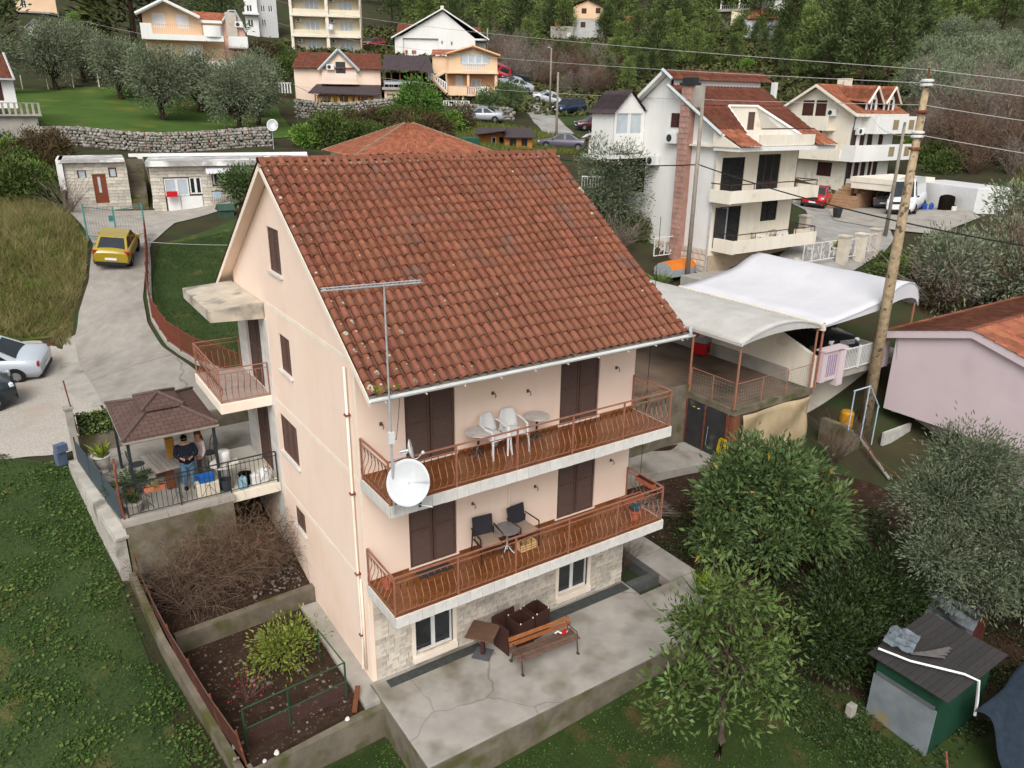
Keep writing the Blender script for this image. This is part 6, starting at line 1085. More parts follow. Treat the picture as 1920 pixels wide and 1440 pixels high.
rubble('stone_wall', 'long rubble retaining wall behind the stone sheds', (-2.2, 55.2), (13, 47.6), 1.25, 1.3, .6, .28)
dish('grey satellite dish on a mast behind the stone annex', (12.6, 45.5, 12.2), .45, rad(-25), rad(20), m=GALV, arm=False); tag(MB().tube([(12.6, 45.7, 9.5), (12.6, 45.7, 12.2)], .03, 6).build('dish_mast', GALV), 'thin mast under the grey dish behind the annex', 'mast')
f = thing('white_balustrade', 'white balustrade behind the olive trees on the meadow', 'fence', (15.5, 77.5, H(17, 76) + .2), rad(-15)); MB().bx(0, 9, -.08, .08, 1.0, 1.12).build('rail', PLW, f)
for k in range(30): MB().bx(-.07, .07, -.05, .05, 0, 1).build('baluster', PLW, f, loc=(.15 + k * .3, 0, 0))
f = thing('wire_fence', 'pale post and wire fence at the upper edge of the meadow', 'fence', (0, 0, 0))
for k in range(7): x, y = lerp(-1, 13, k / 6), lerp(89, 80, k / 6); MB().tube([(x, y, H(x, y)), (x, y, H(x, y) + 1.5)], .06, 5).build('post', OFFW, f)
rubble('stone_pile', 'pile of loose stones on the meadow above the retaining wall', (11.3, 51.5), (13.6, 50.4), .4, .4, .9, .4, cat='stones')
f = thing('wire_fence', 'rusty frame fence standing on the retaining wall behind the annex', 'fence', (0, 0, 0))
for k in range(6): p = Vector((4.5 + k * 1.35, 50.6 - k * .68, 0)); p.z = H(p.x, p.y) + .4; MB().tube([p, p + Vector((0, 0, 1.3))], .035, 5).build('post', RUSTD, f)
# left edge house with balustrade
b = Bld('edge_cottage', 'white cottage with red roof and stone balustrade at the left edge', 'house', (-4.1, 59.4, 10.6), 1.4, .0417, 10, 255)
b.wall((-80, 43, 136, 190), WHITE, 6, 0, [(-3, 20, 141, 176)]); b.win(-3, 20, 141, 176, 0, 'shutter'); b.roof((-90, 138), (46, 138), (34, 89), (-90, 89), -.5, 3); b.roof((46, 138), (-90, 138), (-90, 89), (34, 89), 6.5, 3); b.box('gutter', -80, 46, 135, 138, -.65, -.5, PALEB); b.bar('verge', ((35, 88), (46, 137)), -.3, .08, WHITE)
b.wall((-80, 75, 204, 255), CONC, 6, -1.6); b.box('balcony_floor', -80, 84, 201, 204, -1.9, 5, CONC); b.rail(-78, 83, 179, 201, -1.7, CONC, .38, 'balustrade', .16)
# hip roofed house behind the main house
b = thing('hip_house', 'low house with orange pyramid roof just behind the big tiled roof', 'house', (19.0, 35.5, 8.5)); R0 = [(-5.2, -4.2, 2.1), (5.2, -4.2, 2.1), (5.2, 4.2, 2.1), (-5.2, 4.2, 2.1)]; ap = [(-.3, 0, 4.05), (.3, 0, 4.05)]
MB().bx(-4.7, 4.7, -3.7, 3.7, 0, 2.05).build('wall', OFFW, b)
for i, j, a, c in ((0, 1, 0, 1), (1, 2, 1, 1), (2, 3, 1, 0), (3, 0, 0, 0)): tile_sheet('roof', R0[i], R0[j], ap[c], ap[a], TILEO, b); MB().tube([R0[i], ap[a]], .1, 6).build('hip_ridge', mat('hip_mortar', '#8c7a6a', '#7a6858', rough=1), b)
b.rotation_euler = (0, 0, rad(-8))
# timber cabin
b = Bld('timber_cabin', 'orange timber cabin with dark roof beside the lane', 'cabin', (31.6, 42.9, 9.6), 33, .0458, 945, 277)
TIM = mat('timber_orange', '#b5793a', '#a06730', scale=3, rough=.7, stretch=(1, 1, 8)); w = b.wall((893, 946, 232, 280), TIM, 3.5, .8, [(921, 930, 240, 268), (936, 944, 240, 268)]); b.win(921, 930, 240, 268, .8, leaves=1); b.box('doorway', 936, 944, 240, 268, .9, 1, DARK); b.wall((946, 998, 238, 280), TIM, 4.2, 0, [(954, 969, 240, 259), (976, 990, 240, 258)]); b.win(954, 969, 240, 259, 0, leaves=1, mf=TIM); b.win(976, 990, 240, 258, 0, leaves=1, mf=TIM)
for k in range(6): b.box('board_joint', 946.5, 997.5, 262 + k * 3, 262.6 + k * 3, -.015, -.003, WOOD)
for P in (((889, 234), (948, 226), (948, 223), (895, 223)), ((946, 239), (1005, 239), (996, 223), (940, 223))): a, c, d, e = P; MB().add([(b.u(a[0]), -.4, b.v(a[1])), (b.u(c[0]), -.4, b.v(c[1])), (b.u(d[0]), 2.2, b.v(d[1])), (b.u(e[0]), 2.2, b.v(e[1])), (b.u(e[0]), 4.6, b.v(a[1])), (b.u(d[0]), 4.6, b.v(c[1]))], [(0, 1, 2, 3), (3, 2, 5, 4)]).build('roof', DKR, b.o).modifiers.new('s', 'SOLIDIFY').thickness = .08
tag(MB().bx(-.8, .8, -.4, .4, 0, .7).build('green_tank', mat('tank_green', '#2f5a48', '#284e3e', rough=.5), loc=(27.6, 42.0, 10.6), bevel=.1), 'dark green box beside the timber cabin', 'tank')
# small white gable house behind the white gabled house A
b = Bld('annex_house', 'small cream house with white gable behind the big white house', 'house', (38.5, 37, 9.0), 41.2, .0431, 1165, 262)
b.wall([(1122, 262), (1190, 262), (1190, 184), (1176, 184), (1122, 204)], OFFW, 6, 0, [(1137, 1147, 208, 238)]); b.win(1137, 1147, 208, 238, 0, 'shutter', 1, WOOD); tile_sheet('roof', (b.u(1110), -.6, b.v(206)), (b.u(1110), 6.5, b.v(206)), (b.u(1182), 6.5, b.v(180)), (b.u(1182), -.6, b.v(180)), CANV, b.o); b.box('chimney', 1158, 1164, 168, 186, 1, 1.6, OFFW)
# ---------------------------------------------------------------- white house with outside chimney
A = thing('white_house', 'tall white house with tile roof, dormer, balconies and brick chimney', 'house'); ax, ay = 26.5, 14.3
gp = [(14.3, 3.5), (21.5, 3.5), (21.5, 13.3), (18.25, 15.55), (17.9, 15.4), (17.9, 14.75), (14.3, 12.7)]
hs = [(16.95, 17.85, 12.75, 13.5), (19.7, 20.9, 9.0, 11.2)]; w = MB(); panel(w, [(14.3, 3.5), (21.5, 3.5), (21.5, 12.69), (14.3, 12.69)], hs[1:], FX(ax), .15); w.q(*[(ax, y, z) for y, z in [(14.3, 12.69), (21.5, 12.69)] + gp[2:]]); w.build('wall', WHITE, A, fix=False)
shutters(A, FX(ax - .07), 16.95, 17.85, 12.75, 13.5, 2, BROWNR, False); MB().bx(ax + .1, ax + .15, 19.7, 20.9, 9, 11.2).build('door', DARK, A)
ha = [(27.0, 28.8, 9.3, 11.3), (29.9, 31.8, 9.3, 11.4), (27.1, 28.9, 6.5, 8.7), (30.6, 32.0, 7.7, 8.95)]
panel(MB(), [(26.5, 3.5), (33.3, 3.5), (33.3, 12.7), (26.5, 12.7)], ha, FY(ay), .15).build('wall', OFFW, A, fix=False); MB().bx(33.25, 33.3, 14.3, 21.5, 3.5, 12.7).bx(26.5, 33.3, 21.45, 21.5, 3.5, 13.3).build('wall', WHITE, A)
shutters(A, FY(ay), *ha[0], 2, mat('shutter_black', '#242424', '#2c2c2c', rough=.6), True); glazed(A, FY(ay), *ha[1], 3, BROWNR, GLASS); shutters(A, FY(ay), 28.0, 28.9, 6.5, 8.7, 1, MATS['shutter_black']); shutters(A, FY(ay), *ha[3], 2, MATS['shutter_black']); glazed(A, FY(ay), 27.35, 28.0, 6.5, 8.7, 1, IRON, GLASSC)
MB().obx((26.95, 14.0, 7.6), (.05, .6, 2.2), rad(30)).build('open_shutter', MATS['shutter_black'], A)
for z0, z1, x0, x1, d in ((6.6, 7.08, 26.9, 33.8, 12.9), (9.3, 9.72, 26.3, 33.4, 12.9)):
    MB().bx(x0, x1, d, ay - .003, z0 - .2, z0).build('balcony_slab', OFFW, A)
    p = MB().bx(x0, x1, d - .1, d, z0 - .22, z1).build('parapet', OFFW, A); MB().bx(x0 - .1, x0, d - .1, ay - .01, z0 - .25, z1).build('parapet', OFFW, A); MB().bx(x1, x1 + .1, d - .1, ay - .01, z0 - .25, z1).build('parapet', OFFW, A)
    MB().tube([(x0, ay, z1 + .3), (x0, d, z1 + .3), (x1, d, z1 + .3), (x1, ay, z1 + .3)], .03, 5).build('handrail', BROWNR, A)
    for k in range(5): MB().tube([(lerp(x0, x1, k / 4), d, z1 - .05), (lerp(x0, x1, k / 4), d, z1 + .3)], .025, 5).build('rail_post', BROWNR, A)
MB().bx(27.9, 32.4, 12.7, 12.8, 11.95, 12.5).build('parapet', OFFW, A); MB().bx(26.2, 34.2, 12.6, ay - .003, 11.7, 11.9).build('balcony_slab', WHITE, A); MB().tube([(28, 12.75, 12.8), (32.3, 12.75, 12.8)], .03, 5).build('handrail', BROWNR, A)
for x0, x1 in ((26.2, 27.85), (32.45, 34.2)): tile_sheet('pent_roof', (x0, 12.4, 11.92), (x1, 12.4, 11.92), (x1, 14.2, 12.75), (x0, 14.2, 12.75), TILEO, A)
MB().prism([(12.5, 11.9), (14.3, 12.7), (14.3, 11.9)], 'x', 26.12, 26.2).build('pent_gable', OFFW, A)
SA = (14.95 - 12.5) / (17.9 - 13.75); zA = lambda y: 12.5 + SA * (y - 13.75)
tile_sheet('roof', (26.1, 16.1, zA(16.1)), (33.9, 16.1, zA(16.1)), (33.9, 17.9, 14.95), (26.1, 17.9, 14.95), TILEF, A); tile_sheet('roof', (26.1, 13.75, 12.5), (28.1, 13.75, 12.5), (29.0, 16.1, zA(16.1)), (26.1, 16.1, zA(16.1)), TILEF, A); tile_sheet('roof', (32.3, 13.75, 12.5), (33.9, 13.75, 12.5), (33.9, 16.1, zA(16.1)), (31.4, 16.1, zA(16.1)), TILEF, A)
MB().prism([(13.7, 12.38), (16.1, zA(16.1) - .1), (16.1, zA(16.1) - .02), (13.7, 12.46)], 'x', 26.15, 28.1).build('roof_deck', WHITE, A); MB().prism([(13.7, 12.38), (16.1, zA(16.1) - .1), (16.1, zA(16.1) - .02), (13.7, 12.46)], 'x', 32.4, 33.85).build('roof_deck', WHITE, A); MB().prism([(16.12, zA(16.1) - .25), (17.9, 14.7), (17.9, 14.9), (16.12, zA(16.1) - .03)], 'x', 26.15, 33.85).build('roof_deck', WHITE, A)
for q in (((28.1, 13.72, 12.5), (29.0, 16.06, zA(16.1))), ((29.0, 16.06, zA(16.1)), (31.4, 16.06, zA(16.1))), ((31.4, 16.06, zA(16.1)), (32.3, 13.72, 12.5)), ((26.1, 13.7, 12.45), (28.1, 13.7, 12.45)), ((32.3, 13.7, 12.45), (33.9, 13.7, 12.45))): MB().tube(q, .09, 4).build('eave_trim', WHITE, A)
tile_sheet('roof', (26.1, 17.6, 15.2), (34.4, 17.6, 15.2), (34.4, 18.4, 15.75), (26.1, 18.4, 15.75), TILEF, A); tile_sheet('roof', (34.4, 22, 13.3), (26.1, 22, 13.3), (26.1, 18.4, 15.75), (34.4, 18.4, 15.75), TILEF, A); MB().prism([(18.4, 15.5), (22, 13.05), (22, 13.26), (18.4, 15.71)], 'x', 26.05, 34.3).build('roof_deck', WHITE, A); MB().bx(26.5, 33.6, 17.85, 18.1, 14.7, 15.35).build('clerestory', WHITE, A)
MB().tube([(26.05, 13.7, 12.5), (26.05, 17.9, 14.95)], .1, 4).build('verge_flashing', PALEB, A); MB().tube([(26.05, 17.6, 15.25), (26.05, 18.4, 15.75)], .1, 4).build('verge_flashing', PALEB, A)
panel(MB(), [(28.0, 11.95), (32.4, 11.95), (31.5, 13.82), (28.9, 13.82)], [(28.9, 29.5, 12.0, 13.6), (30.7, 31.3, 12.0, 13.6)], FY(16.05), .15).build('loggia_wall', OFFW, A, fix=False)
for x in (28.9, 30.7): shutters(A, FY(16.05), x, x + .6, 12.0, 13.6, 1, BROWN, False)
for x, d in ((28.05, 1), (32.35, -1)): MB().q((x, 13.8, 11.9), (x, 16.04, 11.9), (x + .9 * d, 16.04, zA(16.04) - .05), (x + .1 * d, 13.8, 12.5)).build('loggia_side', WHITE, A)
MB().bx(26.2, 33.9, 14.3, 16.04, 11.85, 11.94).build('loggia_floor', OFFW, A)
ch = MB().bx(26.08, 26.49, 16.1, 16.8, 4.5, 14.9).build('chimney', mat('chimney_block', '#a88478', '#937064', scale=2, detail=8, rough=1), A); CB = MB().obx((0, 0, 0), (1, 1, 1)).mesh('chimney_brick'); CB.materials.append(mat('chimney_brick', '#b59488', '#9a7468', scale=3, rough=1, rand=.15))
for k in range(36):
    for j in range(2 + k % 2): n = 2 + k % 2; block('brick', CB, ch, 26.05, 26.079, 16.1 + .7 * j / n + .01, 16.1 + .7 * (j + 1) / n - .01, 4.5 + k * .285 + .012, 4.5 + (k + 1) * .285 - .012)
MB().bx(26.0, 26.6, 15.95, 16.95, 14.91, 15.05).bx(26.1, 26.5, 16.05, 16.85, 15.05, 15.3).build('chimney_cap', IRON, A); MB().bx(26.2, 26.9, 15.9, 16.5, 13.6, 14.9).build('vent_box', CONC, A)
ac_unit(A, 26.3, 17.45, 11.9); ac_unit(A, 26.3, 18.9, 10.6); o_ = ac_unit(A, 32.3, 14.0, 6.4, 'y')
MB().tube([(26.42, 14.25, 12.4), (26.42, 14.25, 5)], .05, 6).build('downpipe', GALV, A)
# glazed bay at the back
panel(MB(), [(24.2, 11.3), (26.48, 11.3), (26.48, 13.5), (25.3, 14.6), (24.2, 13.5)], [(24.35, 25.3, 12.3, 13.45), (25.4, 26.3, 12.3, 13.45)], FY(20), .1).build('bay_wall', WHITE, A, fix=False); MB().bx(24.2, 26.49, 20.12, 22, 11.2, 13.4).build('bay_core', WHITE, A)
glazed(A, FY(20), 24.35, 25.3, 12.3, 13.45, 1, PLW, GLASSC); glazed(A, FY(20), 25.4, 26.3, 12.3, 13.45, 1, PLW, GLASSC); tile_sheet('bay_roof', (26.6, 19.8, 13.4), (26.6, 22.2, 13.4), (25.3, 22.2, 14.65), (25.3, 19.8, 14.65), DKR, A); tile_sheet('bay_roof', (24.0, 19.8, 13.4), (24.0, 22.2, 13.4), (25.3, 22.2, 14.65), (25.3, 19.8, 14.65), DKR, A)
MB().bx(23.6, 26.49, 19.6, 22, 11.0, 11.19).build('bay_slab', WHITE, A)
S2 = Bld('outside_stairs', 'white railed outside stairs beside the big white house', 'stairs', (22.5, 21.5, 6.3), 43, .0285, 1080, 380)
for x0, x1, yt, yb in ((1100, 1146, 242, 266), (1042, 1100, 281, 300)): S2.rail(x0, x1, yt, yb, 0, PLW, .16, bw=.025)
for k in range(12): t = k / 11; S2.box('baluster', lerp(1050, 1112, t) - .5, lerp(1050, 1112, t) + .5, lerp(296, 372, t) - 26, lerp(296, 372, t), -.4, -.36, PLW)
S2.bar('stair_rail', ((1050, 270), (1112, 346)), -.38, .03, PLW); S2.bar('stringer', ((1050, 300), (1112, 376)), -.2, .12, WHITE)
# stone base, front yard
sb_ = MB().bx(26.42, 26.49, 14.3, 21.4, 3.5, 6.3).bx(26.5, 33.3, 14.22, 14.29, 3.5, 6.1).build('stone_base', MORT, A)
for z in np.arange(3.9, 6.25, .32):
    y = 14.3
    while y < 21: w_ = random.uniform(.25, .7); block('stone', UNIT, sb_, 26.36, 26.415, y + .02, y + w_ - .02, z + .02, z + .3); y += w_
struct(MB().prism([(24.5, 12.2), (37.5, 12.0), (37.5, 14.2), (24.5, 14.2)], 'z', 2.5, 5.25).build('white_house_yard', CONC))
rubble('stone_wall', 'white jointed stone wall in front of the white house yard', (24.6, 12.1), (31.5, 12.0), .9, .7, .4, .4, mat('stone_white', '#c9c4ba', '#aca69b', scale=3, rough=1, rnd=.2))
WMET = PLW
for (x0, x1, y, lb) in ((24.7, 26.3, 16.6, 'white patterned metal fence beside the orange covered boat'), (31.7, 34.6, 11.9, 'white patterned metal fence right of the canvas canopy'), (35.6, 36.6, 11.8, 'white patterned metal gate between two stone piers'), (37.0, 39.3, 12.3, 'white patterned metal fence panel nearest the lane')):
    f = thing('metal_fence', lb, 'fence', (x0, y, H((x0 + x1) / 2, y) + .35), 0, 'white patterned fences'); L = x1 - x0
    MB().bx(0, L, -.02, .02, 0, .05).build('rail', WMET, f); MB().bx(0, L, -.02, .02, 1.0, 1.05).build('rail', WMET, f)
    for k in range(int(L / .8) + 1): MB().bx(k * .8 - .02, k * .8 + .02, -.02, .02, .051, .999).build('post', WMET, f)
    m = MB()
    for k in range(int(L * 14)): a, c = random.uniform(0, L), random.uniform(.05, .9); m.tube([(a, 0, c), (min(L, max(0, a + random.uniform(-.25, .25))), 0, min(1, c + random.uniform(.05, .3)))], .013, 4, False)
    stuff(m.build('tracery', WMET, f, fix=False))
for i, (x, y, lb) in enumerate(((35.1, 11.7, 'stone gate pier left of the white patterned gate'), (36.9, 11.8, 'stone gate pier right of the white patterned gate'), (39.6, 12.6, 'stone pier at the lane end of the white fence'), (36.0, 15.2, 'tall stone pier behind the white yard'))): tag(MB().bx(-.25, .25, -.25, .25, -.5, 1.6).bx(-.3, .3, -.3, .3, 1.6, 1.7).build('gate_pier', STONE, loc=(x, y, H(x, y))), lb, 'pier')
bt = thing('covered_boat', 'small boat under an orange and grey cover behind the canopy', 'boat', (25.3, 15.3, 4.95), rad(10)); rows = [[(x, y * hw, z) for y, z in ((-1, .15), (-1, .55), (-.6, .8), (0, .9), (.6, .8), (1, .55), (1, .15))] for x, hw in ((-1.3, .6), (-.5, .75), (.5, .75), (1.3, .5))]
MB().grid([[(x, y, z) for x, y, z in r if z > .5] for r in rows]).build('cover', mat('cover_orange', '#d2782a', '#c26a20', scale=2, rough=.7), bt); MB().grid([[r[0], r[1]] for r in rows]).grid([[r[5], r[6]] for r in rows]).q(*rows[0]).q(*rows[-1]).build('hull', mat('hull_grey', '#9aa0a4', '#8a9094', rough=.6), bt)
p = pot('flower_pot', 'white planter with a yellow shrub in the yard of the white house', (37.2, 13.4, 5.25), .4, .55, URN); plume(p, .5, 60, .5, L_YEL, .1)
p = pot('flower_pot', 'spiky green plant in a pot behind the lower canopy', (22.6, 13.8, 4.4), .35, .5, CONC); plume(p, .5, 90, .9, L_BAY, .06, .7)
for nm, x, y, lb in (('garden_table', 29.8, 13.5, 'small pale table on the lower balcony of the white house'),): round_table(lb, (x, y, 6.36), OFFW, .45, .72, None, IRON)
for i, (x, y, a_, lb) in enumerate(((29.2, 13.3, 60, 'thin black chair left of the balcony table at the white house'), (30.5, 13.4, -60, 'thin black chair right of the balcony table at the white house'), (30.9, 13.7, -100, 'thin black chair farthest right on the white house balcony'))):
    iron_chair(lb, (x, y, 6.36), rad(a_))
# ---------------------------------------------------------------- second white house
B = thing('white_villa', 'white villa with two red dormers and long balconies near the wood', 'house'); bx0 = 57.0
hb = [(31.1, 32.3, 12.3, 14.5), (29.8, 30.9, 12.3, 14.5), (29.9, 31.0, 10.7, 12.0), (28.4, 29.9, 8.1, 9.3)]
panel(MB(), [(27, 4.5), (34.4, 4.5), (34.4, 13.9), (30.7, 15.65), (27, 13.6)], hb, FX(bx0), .2).build('wall', OFFW, B, fix=False); MB().bx(57.25, 57.3, 27.2, 34.2, 5, 13.5).build('wall_core', DARK, B)
for q in hb: shutters(B, FX(bx0), *q, 2 if q[1] - q[0] > 1.3 else 1, BROWNR, False)
hf = [(57.2, 57.9, 10.6, 12.1), (58.4, 59.1, 10.7, 12.1), (59.5, 60.3, 10.7, 12.1), (61.2, 61.9, 10.6, 12.1), (56.6 + .6, 57.9, 8.0, 9.4), (58.2, 58.9, 7.2, 9.4), (59.2, 59.9, 8.0, 9.4), (60.3, 60.8, 7.2, 9.4), (61.0, 61.7, 8.0, 9.4)]
panel(MB(), [(57, 4.5), (63.5, 4.5), (63.5, 13.6), (57, 13.6)], hf, FY(27), .2).build('wall', WHITE, B, fix=False); MB().bx(57.3, 63.4, 27.25, 27.3, 5, 13.5).bx(63.4, 63.5, 27, 34.4, 4.5, 13.6).build('wall_core', DARK, B)
for q in hf: shutters(B, FY(27), *q, 1, BROWNR, False)
for z0, z1, x0, x1, y0, y1 in ((12.0, 13.25, 58.4, 65.6, 25.7, 27), (9.75, 10.9, 56, 65.6, 25.7, 27)):
    MB().bx(x0, x1, y0, y1 - .003, z0 - .15, z0).build('balcony_slab', WHITE, B); MB().bx(x0, x1, y0 - .1, y0, z0 - .2, z1).build('parapet', WHITE, B); MB().bx(x0 - .1, x0, y0 - .1, y1 - .01, z0 - .2, z1).build('parapet', WHITE, B)
    for x in (60.8, 63.2): MB().bx(x, x + .8, y0 - .13, y0 - .101, z0 + .15, z0 + .95).build('parapet_slot', mat('slot_bronze', '#9a8a6a', '#877858', rough=.6), B)
MB().bx(55.8, 57, 28.6, 32.9, 12.0, 12.15).bx(55.7, 55.8, 28.6, 32.9, 12.0, 13.2).build('side_balcony', OFFW, B); MB().bx(55.9, 57, 27, 34, 9.6, 9.75).bx(55.8, 55.9, 27, 34, 9.55, 10.5).build('side_balcony', OFFW, B)
tile_sheet('roof', (56.4, 26.3, 13.45), (64, 26.3, 13.45), (64, 30.7, 15.85), (56.4, 30.7, 15.85), TILEO, B); tile_sheet('roof', (64, 35, 13.45), (56.4, 35, 13.45), (56.4, 30.7, 15.85), (64, 30.7, 15.85), TILEO, B)
for y in (26.3, 35): MB().prism([(y, 13.2), (30.7, 15.6), (30.7, 15.83), (y, 13.42)], 'x', 56.3, 56.5).build('verge', OFFW, B)
MB().bx(56.5, 64, 26.2, 26.3, 13.2, 13.45).build('gutter', OFFW, B)
for x in (58.0, 60.6):
    panel(MB(), [(x, 13.2), (x + 1.7, 13.2), (x + 1.7, 14.5), (x + .85, 15.6), (x, 14.5)], [(x + .3, x + .8, 13.3, 14.6), (x + .95, x + 1.4, 13.3, 14.6)], FY(26.7), .15).build('dormer', WHITE, B, fix=False); shutters(B, FY(26.7), x + .3, x + .8, 13.3, 14.6, 1, BROWNR, False); shutters(B, FY(26.7), x + .95, x + 1.4, 13.3, 14.6, 1, BROWNR, False)
    for s in (0, 1): xe = x - .3 + s * 2.3; tile_sheet('dormer_roof', (xe, 26.3, 14.3), (xe, 29.5, 14.6), (x + .85, 29.5, 15.7), (x + .85, 26.3, 15.7), TILEO, B)
    for s in (0, 1): xe = x - .3 + s * 2.3; MB().tube([(xe, 26.25, 14.25), (x + .85, 26.25, 15.62)], .1, 4).build('dormer_board', OFFW, B)
for y in (30.2, 30.9): MB().bx(60.3, 60.8, y, y + .5, 15.6, 16.4).build('chimney', OFFW, B)
ac_unit(B, 56.8, 29.0, 13.2); ac_unit(B, 57.9, 26.8, 11.7, 'y'); ac_unit(B, 62.0, 26.8, 11.6, 'y'); MB().tube([(57.2, 26.9, 13.3), (57.0, 26.85, 12), (57.0, 26.85, 6)], .07, 5).build('downpipe', IRON, B)
MB().bx(55.2, 55.6, 34.2, 34.6, 11, 16).build('stove_pipe', PLW, B)
st = thing('brick_stairs', 'tan brick stairs rising beside the carport', 'stairs', (0, 0, 0))
for k in range(9): MB().bx(51.2 + k * .42, 51.62 + k * .42, 22.8, 25.2, 5.5, 6.3 + k * .2).build('step', mat('brick_tan', '#a98a6c', '#94775c', scale=4, rough=.9), st)
cp_ = thing('carport', 'flat roofed white carport with brick side wall', 'carport', (0, 0, 0)); MB().bx(52.8, 58.5, 19.8, 23.6, 8.25, 8.65).build('roof', OFFW, cp_); MB().bx(53.3, 58.3, 23.2, 23.5, 5.5, 8.24).build('side_wall', MATS['brick_tan'], cp_); MB().bx(58.2, 58.4, 19.9, 23.19, 5.5, 8.24).build('back_wall', BEIGE, cp_); MB().bx(52.85, 53.05, 19.9, 23.5, 7.75, 8.24).build('fascia', OFFW, cp_)
for y in (20.0, 23.35): MB().bx(52.95, 53.1, y, y + .12, 5.5, 7.74).build('post', BROWNR, cp_)
tag(MB().obx((57.6, 17.2, 7.35), (3.2, 6.6, 2.1), rad(-18)).build('white_store', PLW, bevel=.05), 'long white prefabricated store behind the parked van', 'store')
t = thing('water_tank', 'black round water tank beside the white store', 'tank', (54.9, 16.6, 6.5)); MB().lathe([(.5, 0), (.55, .1), (.55, 1.0), (.5, 1.15), (.2, 1.25), (.001, 1.25)], n=20).build('body', DARK, t, smooth=False)
for i, (x, y, c, lb) in enumerate(((54.3, 17.9, '#2a4fa0', 'blue jerrycan nearer the parked van'), (54.5, 17.5, '#2d58ae', 'blue jerrycan nearer the black water tank'), (54.6, 15.8, '#d8d8d4', 'white bucket right of the black water tank'))): b_ = thing('jerrycan' if i < 2 else 'pail', lb, 'container', (x, y, 6.5)); MB().bx(-.18, .18, -.12, .12, 0, .5).build('body', mat('can' + c, c, rough=.4), b_, bevel=.05); MB().bx(-.06, .06, -.03, .03, .5, .58).build('cap', DARK, b_)
tag(MB().lathe([(.25, 0), (.34, .75), (.36, .8), (.001, .82)], (45.3, 19.3, 6.25), 12).build('litter_bin', mat('bin_black', '#2f3234', '#26292b', rough=.5)), 'dark rubbish bin at the corner of the lane', 'bin')
# ---------------------------------------------------------------- vehicles
RUB = mat('tyre_rubber', '#1b1b1c', '#222223', rough=.9); RIM = mat('rim_alloy', '#b5b8bb', '#a5a8ab', rough=.3, metal=.6); TRIM = mat('trim_black', '#1e1f21', '#26272a', rough=.6); LAMP = mat('lamp_clear', '#dfe3e6', '#cfd4d8', rough=.1, spec=.7); TAIL = mat('lamp_red', '#a51418', '#8f1014', rough=.2, spec=.6); PLATE = mat('plate', '#e6e6e4', '#dcdcda', rough=.5)
KIND = {  # L, W, H, [(t, zlow, zbelt)] from front to rear, cabin (tw, tr0, tr1, tb), zc(cowl), zb(rear belt)
 'hatch': (3.9, 1.7, 1.48, [(0, .35, .6), (.03, .2, .72), (.12, .18, .84), (.25, .18, .94), (.5, .18, .97), (.75, .18, 1.0), (.9, .2, 1.02), (.97, .25, .98), (1, .35, .8)], (.24, .43, .8, .965)),
 'sedan': (4.75, 1.83, 1.44, [(0, .35, .58), (.03, .2, .7), (.12, .18, .82), (.26, .18, .92), (.5, .18, .95), (.72, .18, .98), (.86, .2, 1.0), (.97, .22, .99), (1, .35, .85)], (.26, .42, .64, .84)),
 'suv': (4.25, 1.82, 1.7, [(0, .45, .75), (.03, .28, .95), (.12, .25, 1.04), (.25, .25, 1.1), (.5, .25, 1.12), (.75, .25, 1.14), (.92, .28, 1.16), (.98, .32, 1.12), (1, .45, .95)], (.25, .36, .88, .975)),
 'mpv': (4.7, 1.82, 1.72, [(0, .35, .62), (.03, .22, .78), (.1, .2, .9), (.2, .2, 1.0), (.5, .2, 1.04), (.75, .2, 1.06), (.93, .22, 1.08), (.98, .26, 1.05), (1, .35, .85)], (.18, .36, .9, .98)),
 'van': (5.4, 2.0, 2.45, [(0, .4, .8), (.03, .25, 1.0), (.1, .25, 1.15), (.16, .25, 1.25), (.5, .25, 1.3), (.75, .25, 1.3), (.96, .25, 1.3), (.99, .28, 1.3), (1, .4, 1.2)], (.15, .27, .985, .995)),
 'pickup': (5.1, 1.82, 1.78, [(0, .5, .8), (.03, .35, 1.0), (.12, .32, 1.08), (.28, .32, 1.14), (.5, .32, 1.16), (.68, .32, 1.16), (.9, .35, 1.16), (.98, .4, 1.14), (1, .5, 1.0)], (.28, .4, .6, .66))}
